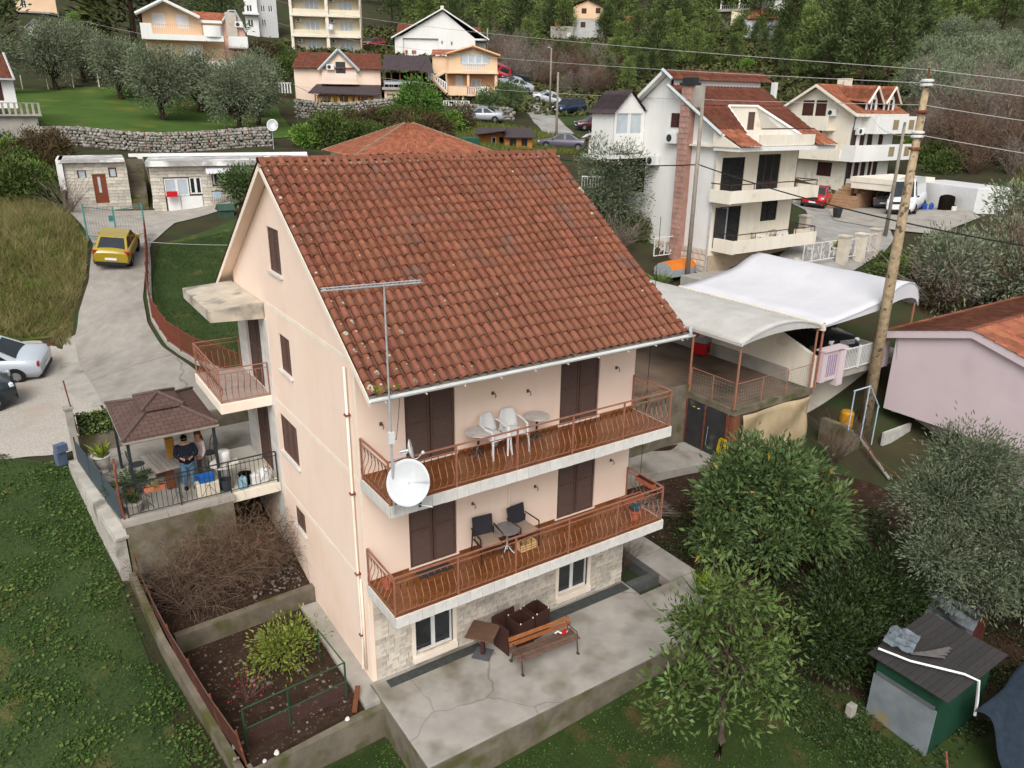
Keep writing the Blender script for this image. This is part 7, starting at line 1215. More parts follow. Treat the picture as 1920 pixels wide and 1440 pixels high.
def car(kind, name, label, col, x, y, az, z=None, group=None, grille=True, roof=None, cat='car', rails=False):
    L, Wd, Ht, st, (tw, r0, r1, tb) = KIND[kind]; hx, hy = math.sin(rad(az)), math.cos(rad(az)); zz = (H(x, y) + .06) if z is None else z
    c = thing(name, label, cat, (x, y, zz), math.atan2(hy, hx), group)
    if z is None:
        f_ = Vector((hx, hy, (H(x + hx * 1.3, y + hy * 1.3) - H(x - hx * 1.3, y - hy * 1.3)) / 2.6)).normalized(); s_ = Vector((-hy, hx, (H(x - hy * .7, y + hx * .7) - H(x + hy * .7, y - hx * .7)) / 1.4)).normalized(); u_ = f_.cross(s_).normalized(); s_ = u_.cross(f_)
        c.rotation_euler = Matrix((f_, s_, u_)).transposed().to_euler()
    P = mat('paint_' + col.strip('#'), col, None, rough=.3, spec=.5, coat=.5); X = lambda t: L / 2 - t * L; hw = Wd / 2; rows = []
    for t, zl, zb in st:
        e = 1 - .16 * max(0, 1 - t / .1) ** 2 - .12 * max(0, (t - .93) / .07) ** 2; w = hw * e
        rows.append([(X(t), s * a * w, b) for s, a, b in [(-1, .55, zl), (-1, .92, zl + .04), (-1, .99, lerp(zl, zb, .35)), (-1, 1, lerp(zl, zb, .62)), (-1, .95, zb - .03), (-1, .8, zb + .015), (-1, .4, zb + .04), (1, 0, zb + .05), (1, .4, zb + .04), (1, .8, zb + .015), (1, .95, zb - .03), (1, 1, lerp(zl, zb, .62)), (1, .99, lerp(zl, zb, .35)), (1, .92, zl + .04), (1, .55, zl)]])
    mb = MB().grid(rows); mb.q(*rows[0]); mb.q(*rows[-1][::-1]); mb.build('body', P, c, smooth=True)
    zat = lambda t: float(np.interp(t, [s[0] for s in st], [s[2] for s in st])); bw, tw_ = hw * .9, hw * .72; zt = Ht
    pts = [(tw, zat(tw) - .04), (r0, zt - .03), ((r0 + r1) / 2, zt), (r1, zt - .03), (tb, zat(tb) - .04)]; ws = [bw, tw_, tw_ * 1.02, tw_, bw * .96]
    g = MB(); Lf = [(X(t), w, z_) for (t, z_), w in zip(pts, ws)]; Rt = [(a, -b, d) for a, b, d in Lf]
    for i in range(4): g.q(Lf[i], Lf[i + 1], Rt[i + 1], Rt[i])
    g.q(*Lf); g.q(*Rt); g.build('cabin', P if roof is None else mat('paint_' + roof.strip('#'), roof, None, rough=.3, spec=.5), c, bevel=.03)
    def glass(nm, q, shrink=.88, off=.012):
        q = [Vector(p) for p in q]; ce = sum(q, Vector()) / len(q); n = (q[1] - q[0]).cross(q[2] - q[0]).normalized(); n = n if n.dot(ce - Vector((0, 0, .8))) > 0 else -n
        MB().q(*[ce + (p - ce) * shrink + n * off for p in q]).build(nm, GLASS, c)
    glass('windscreen', [Lf[0], Lf[1], Rt[1], Rt[0]], .9); 
    if kind not in ('van',): glass('rear_window', [Lf[4], Lf[3], Rt[3], Rt[4]], .84)
    for S in (Lf, Rt):
        m0 = lambda a, b, t: tuple(lerp(p, q, t) for p, q in zip(a, b)); base = lambda t: m0(S[0], S[4], t); top = lambda t: m0(S[1], S[3], t)
        if kind == 'van': glass('side_window', [m0(S[0], S[4], .03), m0(S[1], S[3], -.02), m0(S[1], S[3], .12), m0(S[0], S[4], .2)], .8)
        else: glass('side_window', [base(.06), top(.02), top(.48), base(.46)], .86); glass('side_window', [base(.5), top(.52), top(.97), base(.9)], .84)
        s_ = 1 if S is Lf else -1; mi = S[0]; MB().obx((mi[0] - .22, s_ * (hw + .06), mi[2] + .1), (.12, .18, .12)).build('mirror', P if kind != 'van' else TRIM, c, bevel=.03)
    if kind == 'pickup': MB().bx(X(.97), X(.68), -hw * .8, hw * .8, .8, zat(.8) + .06).build('cargo_bed', TRIM, c)
    wr = {'van': .34, 'suv': .35, 'pickup': .37}.get(kind, .31); wx = (L * .5 - L * .185, -L * .5 + L * .19)
    for xw in wx:
        for s in (-1, 1):
            pr_ = [(0.6 * wr, -.1), (wr * .97, -.1), (wr, -.06), (wr, .06), (wr * .97, .1), (.6 * wr, .1)]
            V = [(xw + r * math.cos(a), s * (hw - .09) + o, wr + r * math.sin(a)) for r, o in pr_ for a in np.linspace(0, 2 * PI, 25)[:-1]]
            w_ = MB().add(V, [(i * 24 + k, i * 24 + (k + 1) % 24, (i + 1) * 24 + (k + 1) % 24, (i + 1) * 24 + k) for i in range(5) for k in range(24)]).build('wheel', RUB, c)
            yo = s * (hw - .09) + s * .085; rm = MB()
            for k in range(7): a = 2 * PI * k / 7; rm.add([(xw + .1 * wr * math.cos(a - .8), yo, wr + .1 * wr * math.sin(a - .8)), (xw + .62 * wr * math.cos(a - .2), yo, wr + .62 * wr * math.sin(a - .2)), (xw + .62 * wr * math.cos(a + .2), yo, wr + .62 * wr * math.sin(a + .2)), (xw + .1 * wr * math.cos(a + .8), yo, wr + .1 * wr * math.sin(a + .8))], [(0, 1, 2, 3)])
            rm.prism([(xw + .64 * wr * math.cos(a), wr + .64 * wr * math.sin(a)) for a in np.linspace(0, 2 * PI, 17)[:-1]], 'y', yo - s * .1, yo - s * .05); rm.build('rim', RIM, w_)
            arch = MB(); n = 13
            for k in range(n - 1):
                a0, a1 = PI * k / (n - 1), PI * (k + 1) / (n - 1); yy = s * (hw * .999 + .004)
                arch.q((xw + (wr + .07) * math.cos(a0), yy, wr + (wr + .07) * math.sin(a0)), (xw + (wr + .07) * math.cos(a1), yy, wr + (wr + .07) * math.sin(a1)), (xw + wr * .9 * math.cos(a1), yy, wr + wr * .9 * math.sin(a1)), (xw + wr * .9 * math.cos(a0), yy, wr + wr * .9 * math.sin(a0)))
            arch.build('wheel_arch', TRIM, c)
    zf_, zr_ = zat(.06), zat(.95)
    for s in (-1, 1):
        MB().obx((X(.035), s * hw * .72, zf_ - .1), (.16, .34, .15), s * -.35).build('headlight', LAMP, c, bevel=.03); MB().obx((X(.978), s * hw * .78, zr_ - .14), (.1, .3, .2), s * .3).build('tail_light', TAIL, c, bevel=.03)
    MB().bx(X(.0) - .05, X(0) + .025, -hw * .8, hw * .8, st[1][1] + .02, st[1][1] + .2).build('bumper', TRIM, c, bevel=.02); MB().bx(X(1) - .025, X(1) + .05, -hw * .8, hw * .8, st[1][1] + .02, st[1][1] + .2).build('bumper', TRIM, c, bevel=.02)
    if grille: MB().bx(X(.01), X(.0) + .03, -hw * .45, hw * .45, zf_ - .22, zf_ - .06).build('grille', TRIM, c)
    MB().bx(X(0) + .03, X(0) + .045, -.26, .26, st[1][1] + .2, st[1][1] + .31).build('number_plate', PLATE, c); MB().bx(X(1) - .045, X(1) - .02, -.26, .26, .5, .61).build('number_plate', PLATE, c)
    if rails:
        for s in (-1, 1): MB().tube([(X(r0 + .03), s * tw_ * .9, zt), (X(r0 + .06), s * tw_ * .9, zt + .06), (X(r1 - .04), s * tw_ * .9, zt + .05), (X(r1), s * tw_ * .9, zt - .02)], .018, 5).build('roof_rail', TRIM, c)
    return c
car('hatch', 'yellow_hatchback', 'golden yellow hatchback parked on the concrete driveway', '#9c861c', -1.05, 28.9, 17)
car('sedan', 'silver_sedan', 'silver sedan parked on the gravel lot at the left edge', '#b4bcc4', -7.5, 21.4, -72); car('suv', 'dark_car', 'dark teal car half out of frame on the gravel lot', '#1e2a30', -8.55, 17.9, 88)
car('suv', 'red_suv', 'bright red small off-roader with black trim beside the stairs', '#b8141c', 50.6, 25.0, 243, rails=True); car('hatch', 'grey_hatchback', 'dark grey car parked inside the carport', '#4a4a50', 55.6, 21.7, 68); car('van', 'white_van', 'white panel van parked on the concrete drive', '#e4e6e8', 53.0, 18.6, 250, cat='van')
v = car('pickup', 'black_pickup', 'shiny black pickup with chrome grille under the larger canopy', '#101114', 24.1, 5.9, 190, z=3.49)
for k in range(4): MB().bx(2.575, 2.6, -.42, .42, .82 + k * .055, .85 + k * .055).build('grille_bar', RIM, v)
for a_ in (PI / 2, PI / 2 + 2 * PI / 3, PI / 2 + 4 * PI / 3): d_ = Vector((0, math.cos(a_), math.sin(a_))); e_ = Vector((0, -d_.z, d_.y)); c_ = Vector((2.615, 0, .92)); MB().q(c_, c_ + d_ * .06 + e_ * .033, c_ + d_ * .12, c_ + d_ * .06 - e_ * .033).build('emblem', RIM, v)
car('mpv', 'blue_estate', 'dark blue family car parked on the grass verge', '#1a2740', 56.6, 66.5, 262, rails=True); car('hatch', 'maroon_hatchback', 'maroon car parked beside the small cream house', '#4a1820', 50.0, 53.6, 290)
car('hatch', 'silver_hatchback', 'silver hatchback parked between the two lamp poles', '#b9bec4', 56.5, 71.5, 300); car('sedan', 'pale_saloon', 'pale silver saloon with open bonnet on the hill car lot', '#aab0b8', 53.6, 74.5, 285); car('hatch', 'black_hatchback', 'black car next to the pale saloon on the hill car lot', '#16181c', 55.2, 76.6, 275); car('mpv', 'red_estate', 'red car at the back of the hill car lot', '#a01820', 53.5, 79.5, 300)
car('sedan', 'grey_saloon', 'pale grey saloon parked below the orange house', '#a5abb0', 39.4, 59.6, 300); car('sedan', 'purple_saloon', 'dusky purple grey saloon on the lane behind the roof ridge', '#5a5664', 38.6, 43.6, 320); car('hatch', 'small_red_car', 'small red car parked beside the beige apartment block', '#8f1820', 53.5, 118, 260)
# ---------------------------------------------------------------- vegetation: where trees and shrubs stand
# x, y, size, model, landmark, row, rank from the left
SCAT = {
 'pine': [
(129.4,109.4,1.16,2,9,1,1), (144.2,83.1,0.91,4,10,1,12), (184,106.8,0.98,4,11,0,1), (121.5,119.9,0.85,1,7,1,11), (171.6,122.3,0.83,0,10,0,3), (92.6,55.8,0.77,3,10,2,2),
(139.3,97.9,0.78,3,10,1,2), (96.4,57.1,1.05,3,10,2,3), (130.7,92.6,1.13,3,10,1,0), (100.7,57.9,0.85,3,10,2,4), (204.2,118.9,0.79,4,11,0,2), (162.6,85.5,0.89,4,11,1,2),
(190.6,106.8,0.86,4,11,0,4), (113.8,109.9,1.2,4,8,1,0), (129.8,64.8,0.87,3,11,1,3), (198.4,118.5,1.17,4,11,0,0), (127.3,122.7,0.91,0,8,0,0), (197.5,126,0.95,0,10,0,6),
(133.3,148.8,0.96,3,7,0,0), (120.4,69,0.97,2,10,1,14), (134.3,68.7,1.16,3,11,1,1), (180.7,165.3,0.88,2,8,0,4), (112.6,61.4,0.81,4,11,1,0), (133.3,106.8,1.08,0,9,1,6),
(169.8,102.9,0.97,3,10,0,2), (183.7,153.2,0.85,0,9,0,1), (146.4,128.5,0.91,0,8,0,5), (103.3,54.6,1.13,4,11,2,0), (196.8,147.7,0.99,1,9,0,8), (170.8,161.6,1,4,8,0,2),
(188.7,137.9,1.23,1,10,0,1), (158.6,126.5,1.17,3,9,0,2), (92.4,89.3,0.84,4,7,1,5), (168.3,136.2,1.17,1,9,0,2), (108.3,66.9,1.01,4,10,1,8), (133.1,113.2,1.22,3,9,1,0),
(140.5,112.7,1,4,9,1,6), (127.5,140.6,1.25,1,7,0,0), (147.7,112.5,0.99,2,9,0,4), (151.3,152.8,1.03,3,7,0,3), (174.1,118,1.14,4,10,0,0), (210,144.5,0.84,1,10,0,4), (132.6,81,0.83,2,10,1,11),
(221.3,114.6,1.01,3,11,0,10), (174.3,176.9,0.84,4,7,0,4), (110.8,102.7,0.98,4,8,1,3), (231.5,122.4,0.81,1,11,0,6), (153.8,138.4,0.89,4,8,0,4), (160.9,179.6,0.86,0,7,0,1),
(130.7,100.9,1.19,4,9,1,9), (190.6,166.6,1.16,4,9,0,0), (163.7,176.2,1.23,4,7,0,2), (176,104.7,0.82,4,10,0,3), (149.3,120,1.19,3,9,0,1), (190.6,152.8,1.21,2,9,0,3),
(200.7,136.1,0.81,2,10,0,5), (192.6,148.4,1.07,0,9,0,6), (97.2,49.8,1.09,4,11,2,1), (216.7,132.6,0.83,4,10,0,4), (142.3,103,1.04,0,9,1,9), (223.1,127.8,0.94,2,11,0,4),
(118.1,78.7,0.88,1,10,1,5), (128.4,79.9,0.78,3,10,1,9), (146.7,158.1,0.82,3,7,0,1), (234.8,119.8,0.93,2,11,0,7), (97.6,61.8,0.88,2,10,2,2), (209,128.2,1.15,0,10,0,10),
(208.6,118.8,1.06,3,11,0,3), (152.9,145.4,1,4,8,0,1), (136,95.8,1.02,0,10,1,1), (165.3,120.1,0.84,2,10,0,0), (201.6,151.9,1.17,0,9,0,7), (118.6,114,0.97,2,8,1,0),
(160.5,104.8,1.09,0,10,1,9), (133.4,124.6,1.02,2,8,0,1), (186,147.5,1.23,4,9,0,4), (177.1,162.7,0.99,0,8,0,3), (166.9,126.6,0.89,0,9,0,5), (178.6,116.9,1.11,3,10,0,1),
(139.9,129.8,1.02,1,8,0,2), (103,96.6,0.77,0,8,1,2), (154.5,96.1,0.96,1,10,1,12), (178.1,110.3,1.01,0,10,0,7), (143.8,140.8,0.96,3,8,0,0), (124.7,84.1,0.82,2,10,1,4),
(138.1,81.7,0.96,3,10,1,11), (167,156.6,1.21,3,8,0,3), (139.5,118.9,1.03,0,9,0,0), (164.5,99.8,0.89,0,10,1,13), (92.8,50.5,1.13,4,10,2,5), (104.9,59.4,1.15,3,10,1,10),
(223.6,121,0.94,3,11,0,8), (164.9,130.2,0.76,4,9,0,3), (151.6,168.4,0.91,1,7,0,2), (156.1,111,1.19,2,10,0,2), (91.3,167.8,1.16,0,4,0,6), (134.1,179.7,0.78,0,5,0,6),
(124.9,186.7,0.97,2,5,0,2), (106.8,147.4,1.07,1,5,0,4), (83.5,162.2,1.01,2,4,0,3), (116.5,136.2,1.1,4,6,0,1), (95.1,196.5,0.85,1,4,0,0), (81.5,125.4,0.92,1,5,1,0), (115.9,177.5,0.8,0,5,0,1),
(120.5,149.6,1.24,1,6,0,0), (109.3,181.3,0.84,3,4,0,4), (101.7,209.3,1.17,3,4,0,1), (72.6,150.9,0.99,3,4,0,0), (97.7,138.9,1.22,0,5,0,3), (99.2,128.9,1.06,4,5,1,4),
(133.8,201.4,0.9,3,5,0,1), (116.5,209.3,1.16,1,4,0,8), (98.8,203.6,1.24,2,4,0,1), (101.7,163.8,0.77,3,4,0,5), (94.5,158.2,1.01,0,4,0,11), (85,190.2,0.85,0,3,0,0), (162.7,189.3,0.85,1,6,0,3),
(86.3,184.5,0.98,0,3,0,1), (106.6,119.5,0.79,3,6,1,7), (88.8,148.8,1.15,0,4,0,10), (104.6,129.8,1.15,2,6,1,2), (111,166.8,0.8,3,5,0,0), (128,177.9,0.88,1,5,0,5), (144.9,169.5,1.07,2,6,0,1),
(87.6,123.2,1.2,3,5,1,3), (101,188.6,0.95,3,4,0,2), (94.6,173.1,0.96,1,4,0,7), (154.4,180.4,1.01,2,6,0,2), (106.7,200.1,1.12,1,4,0,5), (80.8,145.6,1.2,3,4,0,3), (76.4,147.8,0.84,1,4,0,4),
(98.8,124.2,0.89,1,6,1,0), (134.2,153.3,1.09,4,6,0,2), (126.6,168.7,0.76,3,5,0,2), (95.9,188.8,0.97,0,4,0,2), (73,135.2,0.97,0,4,1,-1), (114.8,197.3,0.83,0,4,0,9),
(111.3,173.8,1.01,1,5,0,0), (76.4,130.5,0.86,4,4,1,-1), (105.9,169.3,0.96,0,4,0,12), (216.4,129,0.92,0,11,0,1), (175.8,99.8,0.81,0,11,0,2), (208.3,127.8,0.96,1,10,0,9),
(201.5,106.1,1.21,4,11,0,9), (236.2,106.7,1.22,1,12,0,3), (221.8,120.9,1.15,3,11,0,6), (176.9,83,0.85,0,12,1,-1), (215.4,116.3,0.84,3,11,0,7), (193.1,89.5,1.11,2,12,0,0),
(193.9,97.9,1.2,3,11,0,11), (206.4,88.1,1.15,4,12,0,2), (208.3,102.8,0.9,2,11,0,8), (226.2,97.6,1.2,0,12,0,5), (234.6,114.5,0.86,3,12,0,0), (222.1,133,1.09,2,11,0,0),
(186.8,80.7,1.14,3,12,0,1), (232.2,101.7,1.01,0,12,0,4), (200.4,88.3,1.14,2,12,0,2), (221.6,126.9,0.84,4,11,0,5), (180.1,91.8,0.87,2,11,0,5), (230,109,0.77,2,12,0,1),
(221.4,140.1,0.81,2,10,0,8), (167.1,84,1,0,11,1,-1), (212.9,122.7,1.15,1,11,0,3), (99.7,70.4,0.57,4,9,1,13), (122.9,99.1,0.57,3,9,1,3), (96.6,63.1,0.45,1,10,2,1), (94.2,101.6,0.56,2,7,1,1),
(123.6,124.2,0.46,0,7,0,3), (87,81.5,0.55,3,8,2,-1), (109.9,110.3,0.59,3,7,1,4), (94.5,87.4,0.49,2,8,1,3), (110.9,129.2,0.44,3,6,1,3), (97.4,59.6,0.54,3,10,2,1), (83.5,83.5,0.46,3,7,2,1),
(135,114.5,0.56,3,9,1,1), (78.2,84.6,0.4,3,6,2,4), (133.5,110,0.44,0,9,1,2), (88.3,90.9,0.59,1,7,2,2), (112.2,98.3,0.44,3,8,1,4), (93.9,58.6,0.42,3,10,2,0), (146.8,109.1,0.43,4,9,1,14),
(149,106.5,0.64,1,10,1,0), (81.4,91.8,0.42,1,6,2,1), (115,85.9,0.41,4,9,1,11), (82.8,104.2,0.51,3,6,1,0), (84.1,86.5,0.39,0,7,2,1), (121.6,78.2,0.45,4,10,1,6), (129.3,115.7,0.6,1,8,1,11),
(90.4,83.8,0.59,2,8,2,-1), (85.2,126.4,0.5,3,5,1,0), (118.3,101.9,0.64,0,8,1,13), (129.4,92.9,0.64,3,9,1,16), (84.4,92.6,0.46,3,6,2,3), (108.7,124.5,0.47,3,6,1,5), (119.4,123.1,0.4,4,7,1,3),
(111.3,116.1,0.5,4,7,1,2), (81.4,89.3,0.54,1,6,2,2), (106.4,99.5,0.63,0,8,1,5), (144.3,106.6,0.47,1,9,1,8), (115.2,124.7,0.42,2,7,1,3), (87.5,107.2,0.46,3,6,1,1), (93.1,94.7,0.53,2,7,1,7),
(102.7,70.3,0.46,2,9,1,10), (137.3,105.7,0.49,4,9,1,10), (99.3,90.2,0.47,0,8,1,6), (79.6,86.8,0.43,4,6,2,2), (99.4,84.6,0.55,0,8,1,12), (102.1,108.5,0.47,4,7,1,1), (126.6,103,0.49,1,9,1,3),
(108.4,102.9,0.63,3,8,1,2), (87.2,102.4,0.45,2,6,1,3), (120.2,96,0.6,2,9,1,5), (107.4,115.2,0.43,2,7,1,4), (109.7,120.2,0.61,3,7,1,0), (87.4,120.4,0.63,2,5,1,3), (90.2,97.5,0.6,0,7,1,0),
(83.7,115.3,0.62,1,5,1,2), (100.6,80.3,0.43,3,9,1,2), (102.9,62.1,0.47,1,10,1,10), (123.5,104.4,0.45,0,9,1,0), (116.8,77.3,0.4,2,10,1,7), (96.8,95.7,0.52,0,7,1,9), (98.1,132.2,0.58,2,5,1,5),
(78.6,80.7,0.43,2,7,2,0), (93.8,61.1,0.44,2,10,2,0), (84,119.8,0.39,3,5,1,2), (87.5,85.2,0.41,3,7,2,2), (107.2,95.2,0.54,2,8,1,9), (81.3,99.7,0.58,4,6,2,0), (105.7,68.2,0.47,3,10,1,5),
(86.2,96.9,0.46,3,6,1,4), (102.8,81.2,0.48,2,9,1,4), (97.5,104.7,0.64,2,7,1,2), (120.2,116.2,0.46,3,8,1,1), (87,88,0.47,4,7,2,0), (124.3,96,0.4,3,9,1,8), (131.4,90.8,0.44,0,10,1,2),
(129.9,102,0.48,3,9,1,7), (83.6,101.6,0.57,4,6,1,2), (91,123.3,0.59,1,5,1,4), (92.4,128.8,0.52,2,5,1,1), (81,94.2,0.45,4,6,2,1), (100.6,94.4,0.42,2,8,1,1), (95.8,83.6,0.59,1,8,1,10),
(112.2,126.8,0.63,4,6,1,6), (100.5,63.5,0.48,0,10,2,3), (132.8,106.6,0.48,3,9,1,4), (143.6,99.2,0.51,2,10,1,3), (106.9,71.7,0.63,4,10,1,3), (101.5,134.1,0.54,0,5,1,6),
(96.5,89.2,0.46,1,8,1,4), (94.6,64.6,0.39,3,9,2,-1), (103.9,102.1,0.55,2,7,1,10), (132.3,98.8,0.61,4,9,1,12), (125.5,84,0.47,3,10,1,4), (113.2,120,0.44,2,7,1,5), (129.1,99,0.59,1,9,1,7),
(140.8,113.1,0.54,3,9,1,5), (109.5,131.7,0.46,3,6,0,0), (88,128.1,0.46,3,5,1,1), (82.5,96.1,0.49,0,6,2,0), (105.1,130.8,0.62,2,6,1,1), (114.3,103.5,0.63,0,8,1,8), (101,129.8,0.6,4,5,1,5),
(136.3,92.6,0.57,1,10,1,6), (116.5,121.3,0.64,2,7,1,6), (121.5,84.7,0.46,4,10,1,1), (111.7,71.5,0.61,0,10,1,8), (129.5,118.9,0.56,2,8,1,7), (107.4,76,0.44,3,9,1,15),
(113,113.6,0.41,0,7,1,8), (109.7,68.3,0.45,4,10,1,7), (106,119.5,0.64,0,6,1,4)],
 'bare': [
(76.5,111.3,1.15,1,5,1,1), (78.5,99.9,0.83,1,5,2,1), (75.9,90.7,1.23,1,6,2,1), (72,96.4,1.1,0,5,2,3), (81.4,97.9,1.14,1,6,2,2), (72.7,83.9,0.85,0,6,2,2), (78.4,88.4,0.86,1,6,2,4),
(80.8,88.3,1.09,0,6,2,5), (75.2,83.8,0.8,1,6,2,5), (82.7,100.5,1.06,1,6,2,0), (80.8,113,1.12,0,5,1,3), (81.7,92.2,1.21,0,6,2,3), (79,93.4,1.24,1,6,2,3), (77.5,85.8,0.78,0,6,2,4),
(76.1,108.9,1,0,5,1,2), (78.5,96.4,0.85,0,6,2,0), (81,104.9,0.92,0,5,1,5), (82.8,103.8,0.88,1,6,1,-1), (78.2,113.9,1.01,0,5,1,1), (74.2,94.9,0.92,0,5,2,4), (83.1,110,1.02,0,5,1,4),
(72.4,87.7,0.78,0,6,2,1), (73.8,81.8,1.02,1,6,2,6), (78.6,118.1,0.96,0,5,1,0), (71.8,92.8,1,1,5,2,0), (73.1,103.1,1.19,0,5,2,1), (71.3,106.9,1.13,1,5,1,0), (83.2,107.7,0.94,1,5,1,2),
(72.3,99.7,0.83,0,5,2,2), (56.6,79.2,1.2,0,5,2,0), (82,24.8,1.24,1,12,2,7), (75,30.8,0.94,0,11,2,0), (92.6,31.9,1.19,0,12,2,6), (70.8,23,0.99,1,12,3,0), (72.9,25.4,1.24,1,11,3,-1),
(77.3,31.6,1,0,11,2,2), (85.5,33.9,1.01,0,11,2,6), (75.7,26.4,0.99,1,12,2,0), (74,28.5,1.14,1,11,2,1), (84.8,26.9,1.12,0,12,2,8), (81.9,31.4,1.24,0,11,2,7), (78.9,29,1.23,1,11,2,3),
(95.8,33.5,0.95,1,12,2,5), (72.4,20.5,0.87,0,12,3,1), (87.6,31.6,1,0,12,2,2), (83.1,28.8,1,0,12,2,4), (95.3,35.9,0.86,0,12,2,1), (79.2,33.6,0.99,1,11,2,0), (82.1,34,0.9,0,11,2,4),
(74.3,22.1,1.07,1,12,3,2), (78.8,25.3,1.01,0,12,2,5), (78.1,22.3,1.17,1,12,2,8), (97.4,36.9,1.09,0,12,2,3), (87.3,29.2,0.99,1,12,2,4), (89.8,30.1,1.21,0,12,2,7), (93.2,38.6,0.83,0,11,2,5),
(75.6,24.2,0.75,1,12,2,2), (93,35.9,0.87,0,12,2,0), (90.8,40,1.2,0,11,2,3), (100,33.9,1.04,1,12,2,6), (89.8,36.9,0.81,1,11,2,2), (100,36,0.83,1,12,2,3), (90.8,34.3,0.9,1,12,2,1),
(87.2,38.2,1.11,0,11,2,1), (38.4,3.5,1.16,1,12,3,5), (44.6,7,0.97,1,12,3,3), (41.5,5.4,1.01,1,12,3,4), (35,5.7,1,0,11,3,-1), (39.8,6,0.75,1,12,3,1), (40.2,4.2,0.84,0,12,3,2),
(43.2,5.8,0.81,1,12,3,6), (36.9,5,0.8,0,12,3,0)],
 'grey': [
(95.3,33.4,1.01,0,12,2,8), (164.8,81.7,0.94,1,11,1,4), (167.7,80.3,0.77,1,11,1,8), (106.9,36.6,0.87,0,12,2,13), (83.3,31.9,1.2,0,11,2,10), (125.1,48.2,1,0,12,2,9),
(135.8,59.2,1.19,1,12,1,0), (92.6,42.8,1.19,1,11,2,1), (84.5,35.4,1.19,0,11,2,3), (112.5,47.4,0.85,1,12,2,1), (89.5,36.9,0.91,1,11,2,7), (146.7,60.1,0.91,0,12,1,3), (113,42.8,1,1,12,2,7),
(128.1,49.7,1.23,1,12,2,10), (91.6,39.5,1.09,1,11,2,4), (114.1,45.2,0.86,0,12,2,5), (163.6,72.4,1.1,1,12,1,1), (122.1,50.4,1.15,1,12,2,4), (110,51.4,1.15,1,11,2,2),
(94.6,39.1,1.06,1,11,2,8), (91.9,32.9,0.95,1,12,2,6), (110,45.2,1.23,0,12,2,2), (99.1,41.1,1.22,0,11,2,9), (135.2,51.9,1.24,1,12,1,5), (164.3,78.5,1.18,0,11,1,7), (161.9,67.2,1.01,0,12,1,4),
(103.8,46.5,1.03,0,11,2,5), (115.5,54.7,1.21,0,11,1,1), (117.1,43.4,0.98,1,12,2,11), (140.6,69.1,0.77,1,11,1,2), (99.2,47.4,0.99,1,11,2,0), (101.4,34,1.23,1,12,2,12),
(107.6,48.2,0.88,1,11,2,6), (142.4,60,0.78,1,12,1,2), (160.7,78.3,1.22,0,11,1,5), (149.6,70.9,0.75,0,11,1,6), (134.7,69,0.96,0,11,1,0), (117,50.3,1.22,1,12,2,0), (137,65.6,0.78,0,11,1,3),
(102.3,40.9,1.03,1,12,2,3), (39.1,5.3,0.91,0,12,3,0), (35.6,5.8,0.97,1,11,3,-1), (37.8,3.6,0.83,1,12,3,2), (46.7,7.2,1.04,0,12,3,4), (42.9,5.3,0.85,0,12,3,5), (41,4.6,0.75,1,12,3,3),
(44.1,6.9,0.89,1,12,3,1)],
 'bush': [
(21.8,41.4,1.14,1,4,2,0), (15.4,45.6,1.15,3,3,2,0), (29.7,63.1,0.89,0,3,2,15), (24.6,60,1,0,3,2,9), (29.3,50.9,1.24,0,4,2,4), (28,57.6,1.21,1,3,2,16), (28.9,55.4,1,3,4,2,1),
(19,48.4,0.85,0,3,2,7), (32.8,54.5,1.17,3,4,2,5), (24.4,46,0.8,1,4,2,1), (23.3,52.8,0.78,1,3,2,11), (28.3,63.2,0.83,2,3,2,4), (26.5,51.9,1.07,2,4,2,0), (25,61.5,0.8,1,3,2,8),
(18.3,43.2,1.08,1,3,2,10), (16.7,44.6,1.22,0,3,2,6), (28,53.3,0.94,3,4,2,2), (19.9,46.1,0.76,3,3,2,1), (30.6,57.9,1.01,0,4,2,2), (32.1,59.8,1.01,0,4,2,3), (23.3,44.3,1.01,2,4,2,2),
(27.1,55.7,1.2,1,3,2,17), (29.3,52.5,0.96,3,4,2,4), (22,61.1,1.01,1,3,2,3), (25.4,47,1.06,3,4,2,3), (19.3,52.1,0.99,2,3,2,0), (25.4,49.4,0.9,2,4,2,1), (34.8,55.5,1.06,2,4,2,5),
(28.8,49.5,1.06,2,4,2,4), (21.2,54.1,0.77,2,3,2,1), (17.3,46.3,1.19,1,3,2,5), (25.6,59.2,0.79,2,3,2,3), (19.7,42.3,0.94,0,3,2,13), (25,44.8,1.16,2,4,2,3), (22.4,45.6,0.85,3,4,2,0),
(23.4,56.5,1.12,2,3,2,2), (22.8,50.5,0.84,0,3,2,12), (28.3,61,0.96,0,3,2,14), (24.8,55.2,1.11,2,3,2,5), (21.5,59.6,0.77,1,3,2,4), (76.2,28.6,0.97,1,11,2,2), (77.8,32.6,0.99,2,11,2,0),
(75.9,32.1,0.84,0,11,2,0), (72.8,28,1.21,1,11,3,5), (77.3,30.8,0.82,0,11,2,1), (74.2,30.8,1,3,11,2,-1), (72.4,25.9,0.91,2,11,3,2), (79.3,31.2,0.76,2,11,2,1), (69.7,25.4,1.17,1,11,3,6),
(74.7,27.3,0.92,0,11,2,3), (96.2,96,1.05,0,7,1,1), (98.3,85.6,0.83,3,8,1,1), (97.5,83,1.11,1,8,1,1), (81.8,88.6,1.17,2,6,2,1), (85.8,90.1,0.78,3,7,2,-1), (99.3,95.3,0.96,2,7,1,2),
(83.9,91.7,1.21,2,6,2,0), (76.8,87.5,0.89,0,6,2,-1), (98.8,91.2,0.9,1,8,1,0), (88.6,93.5,1.11,2,7,1,0), (99.5,79.9,0.79,1,9,1,-1), (94.7,93.6,0.91,1,7,1,2), (90.2,90.2,0.78,3,7,1,-1),
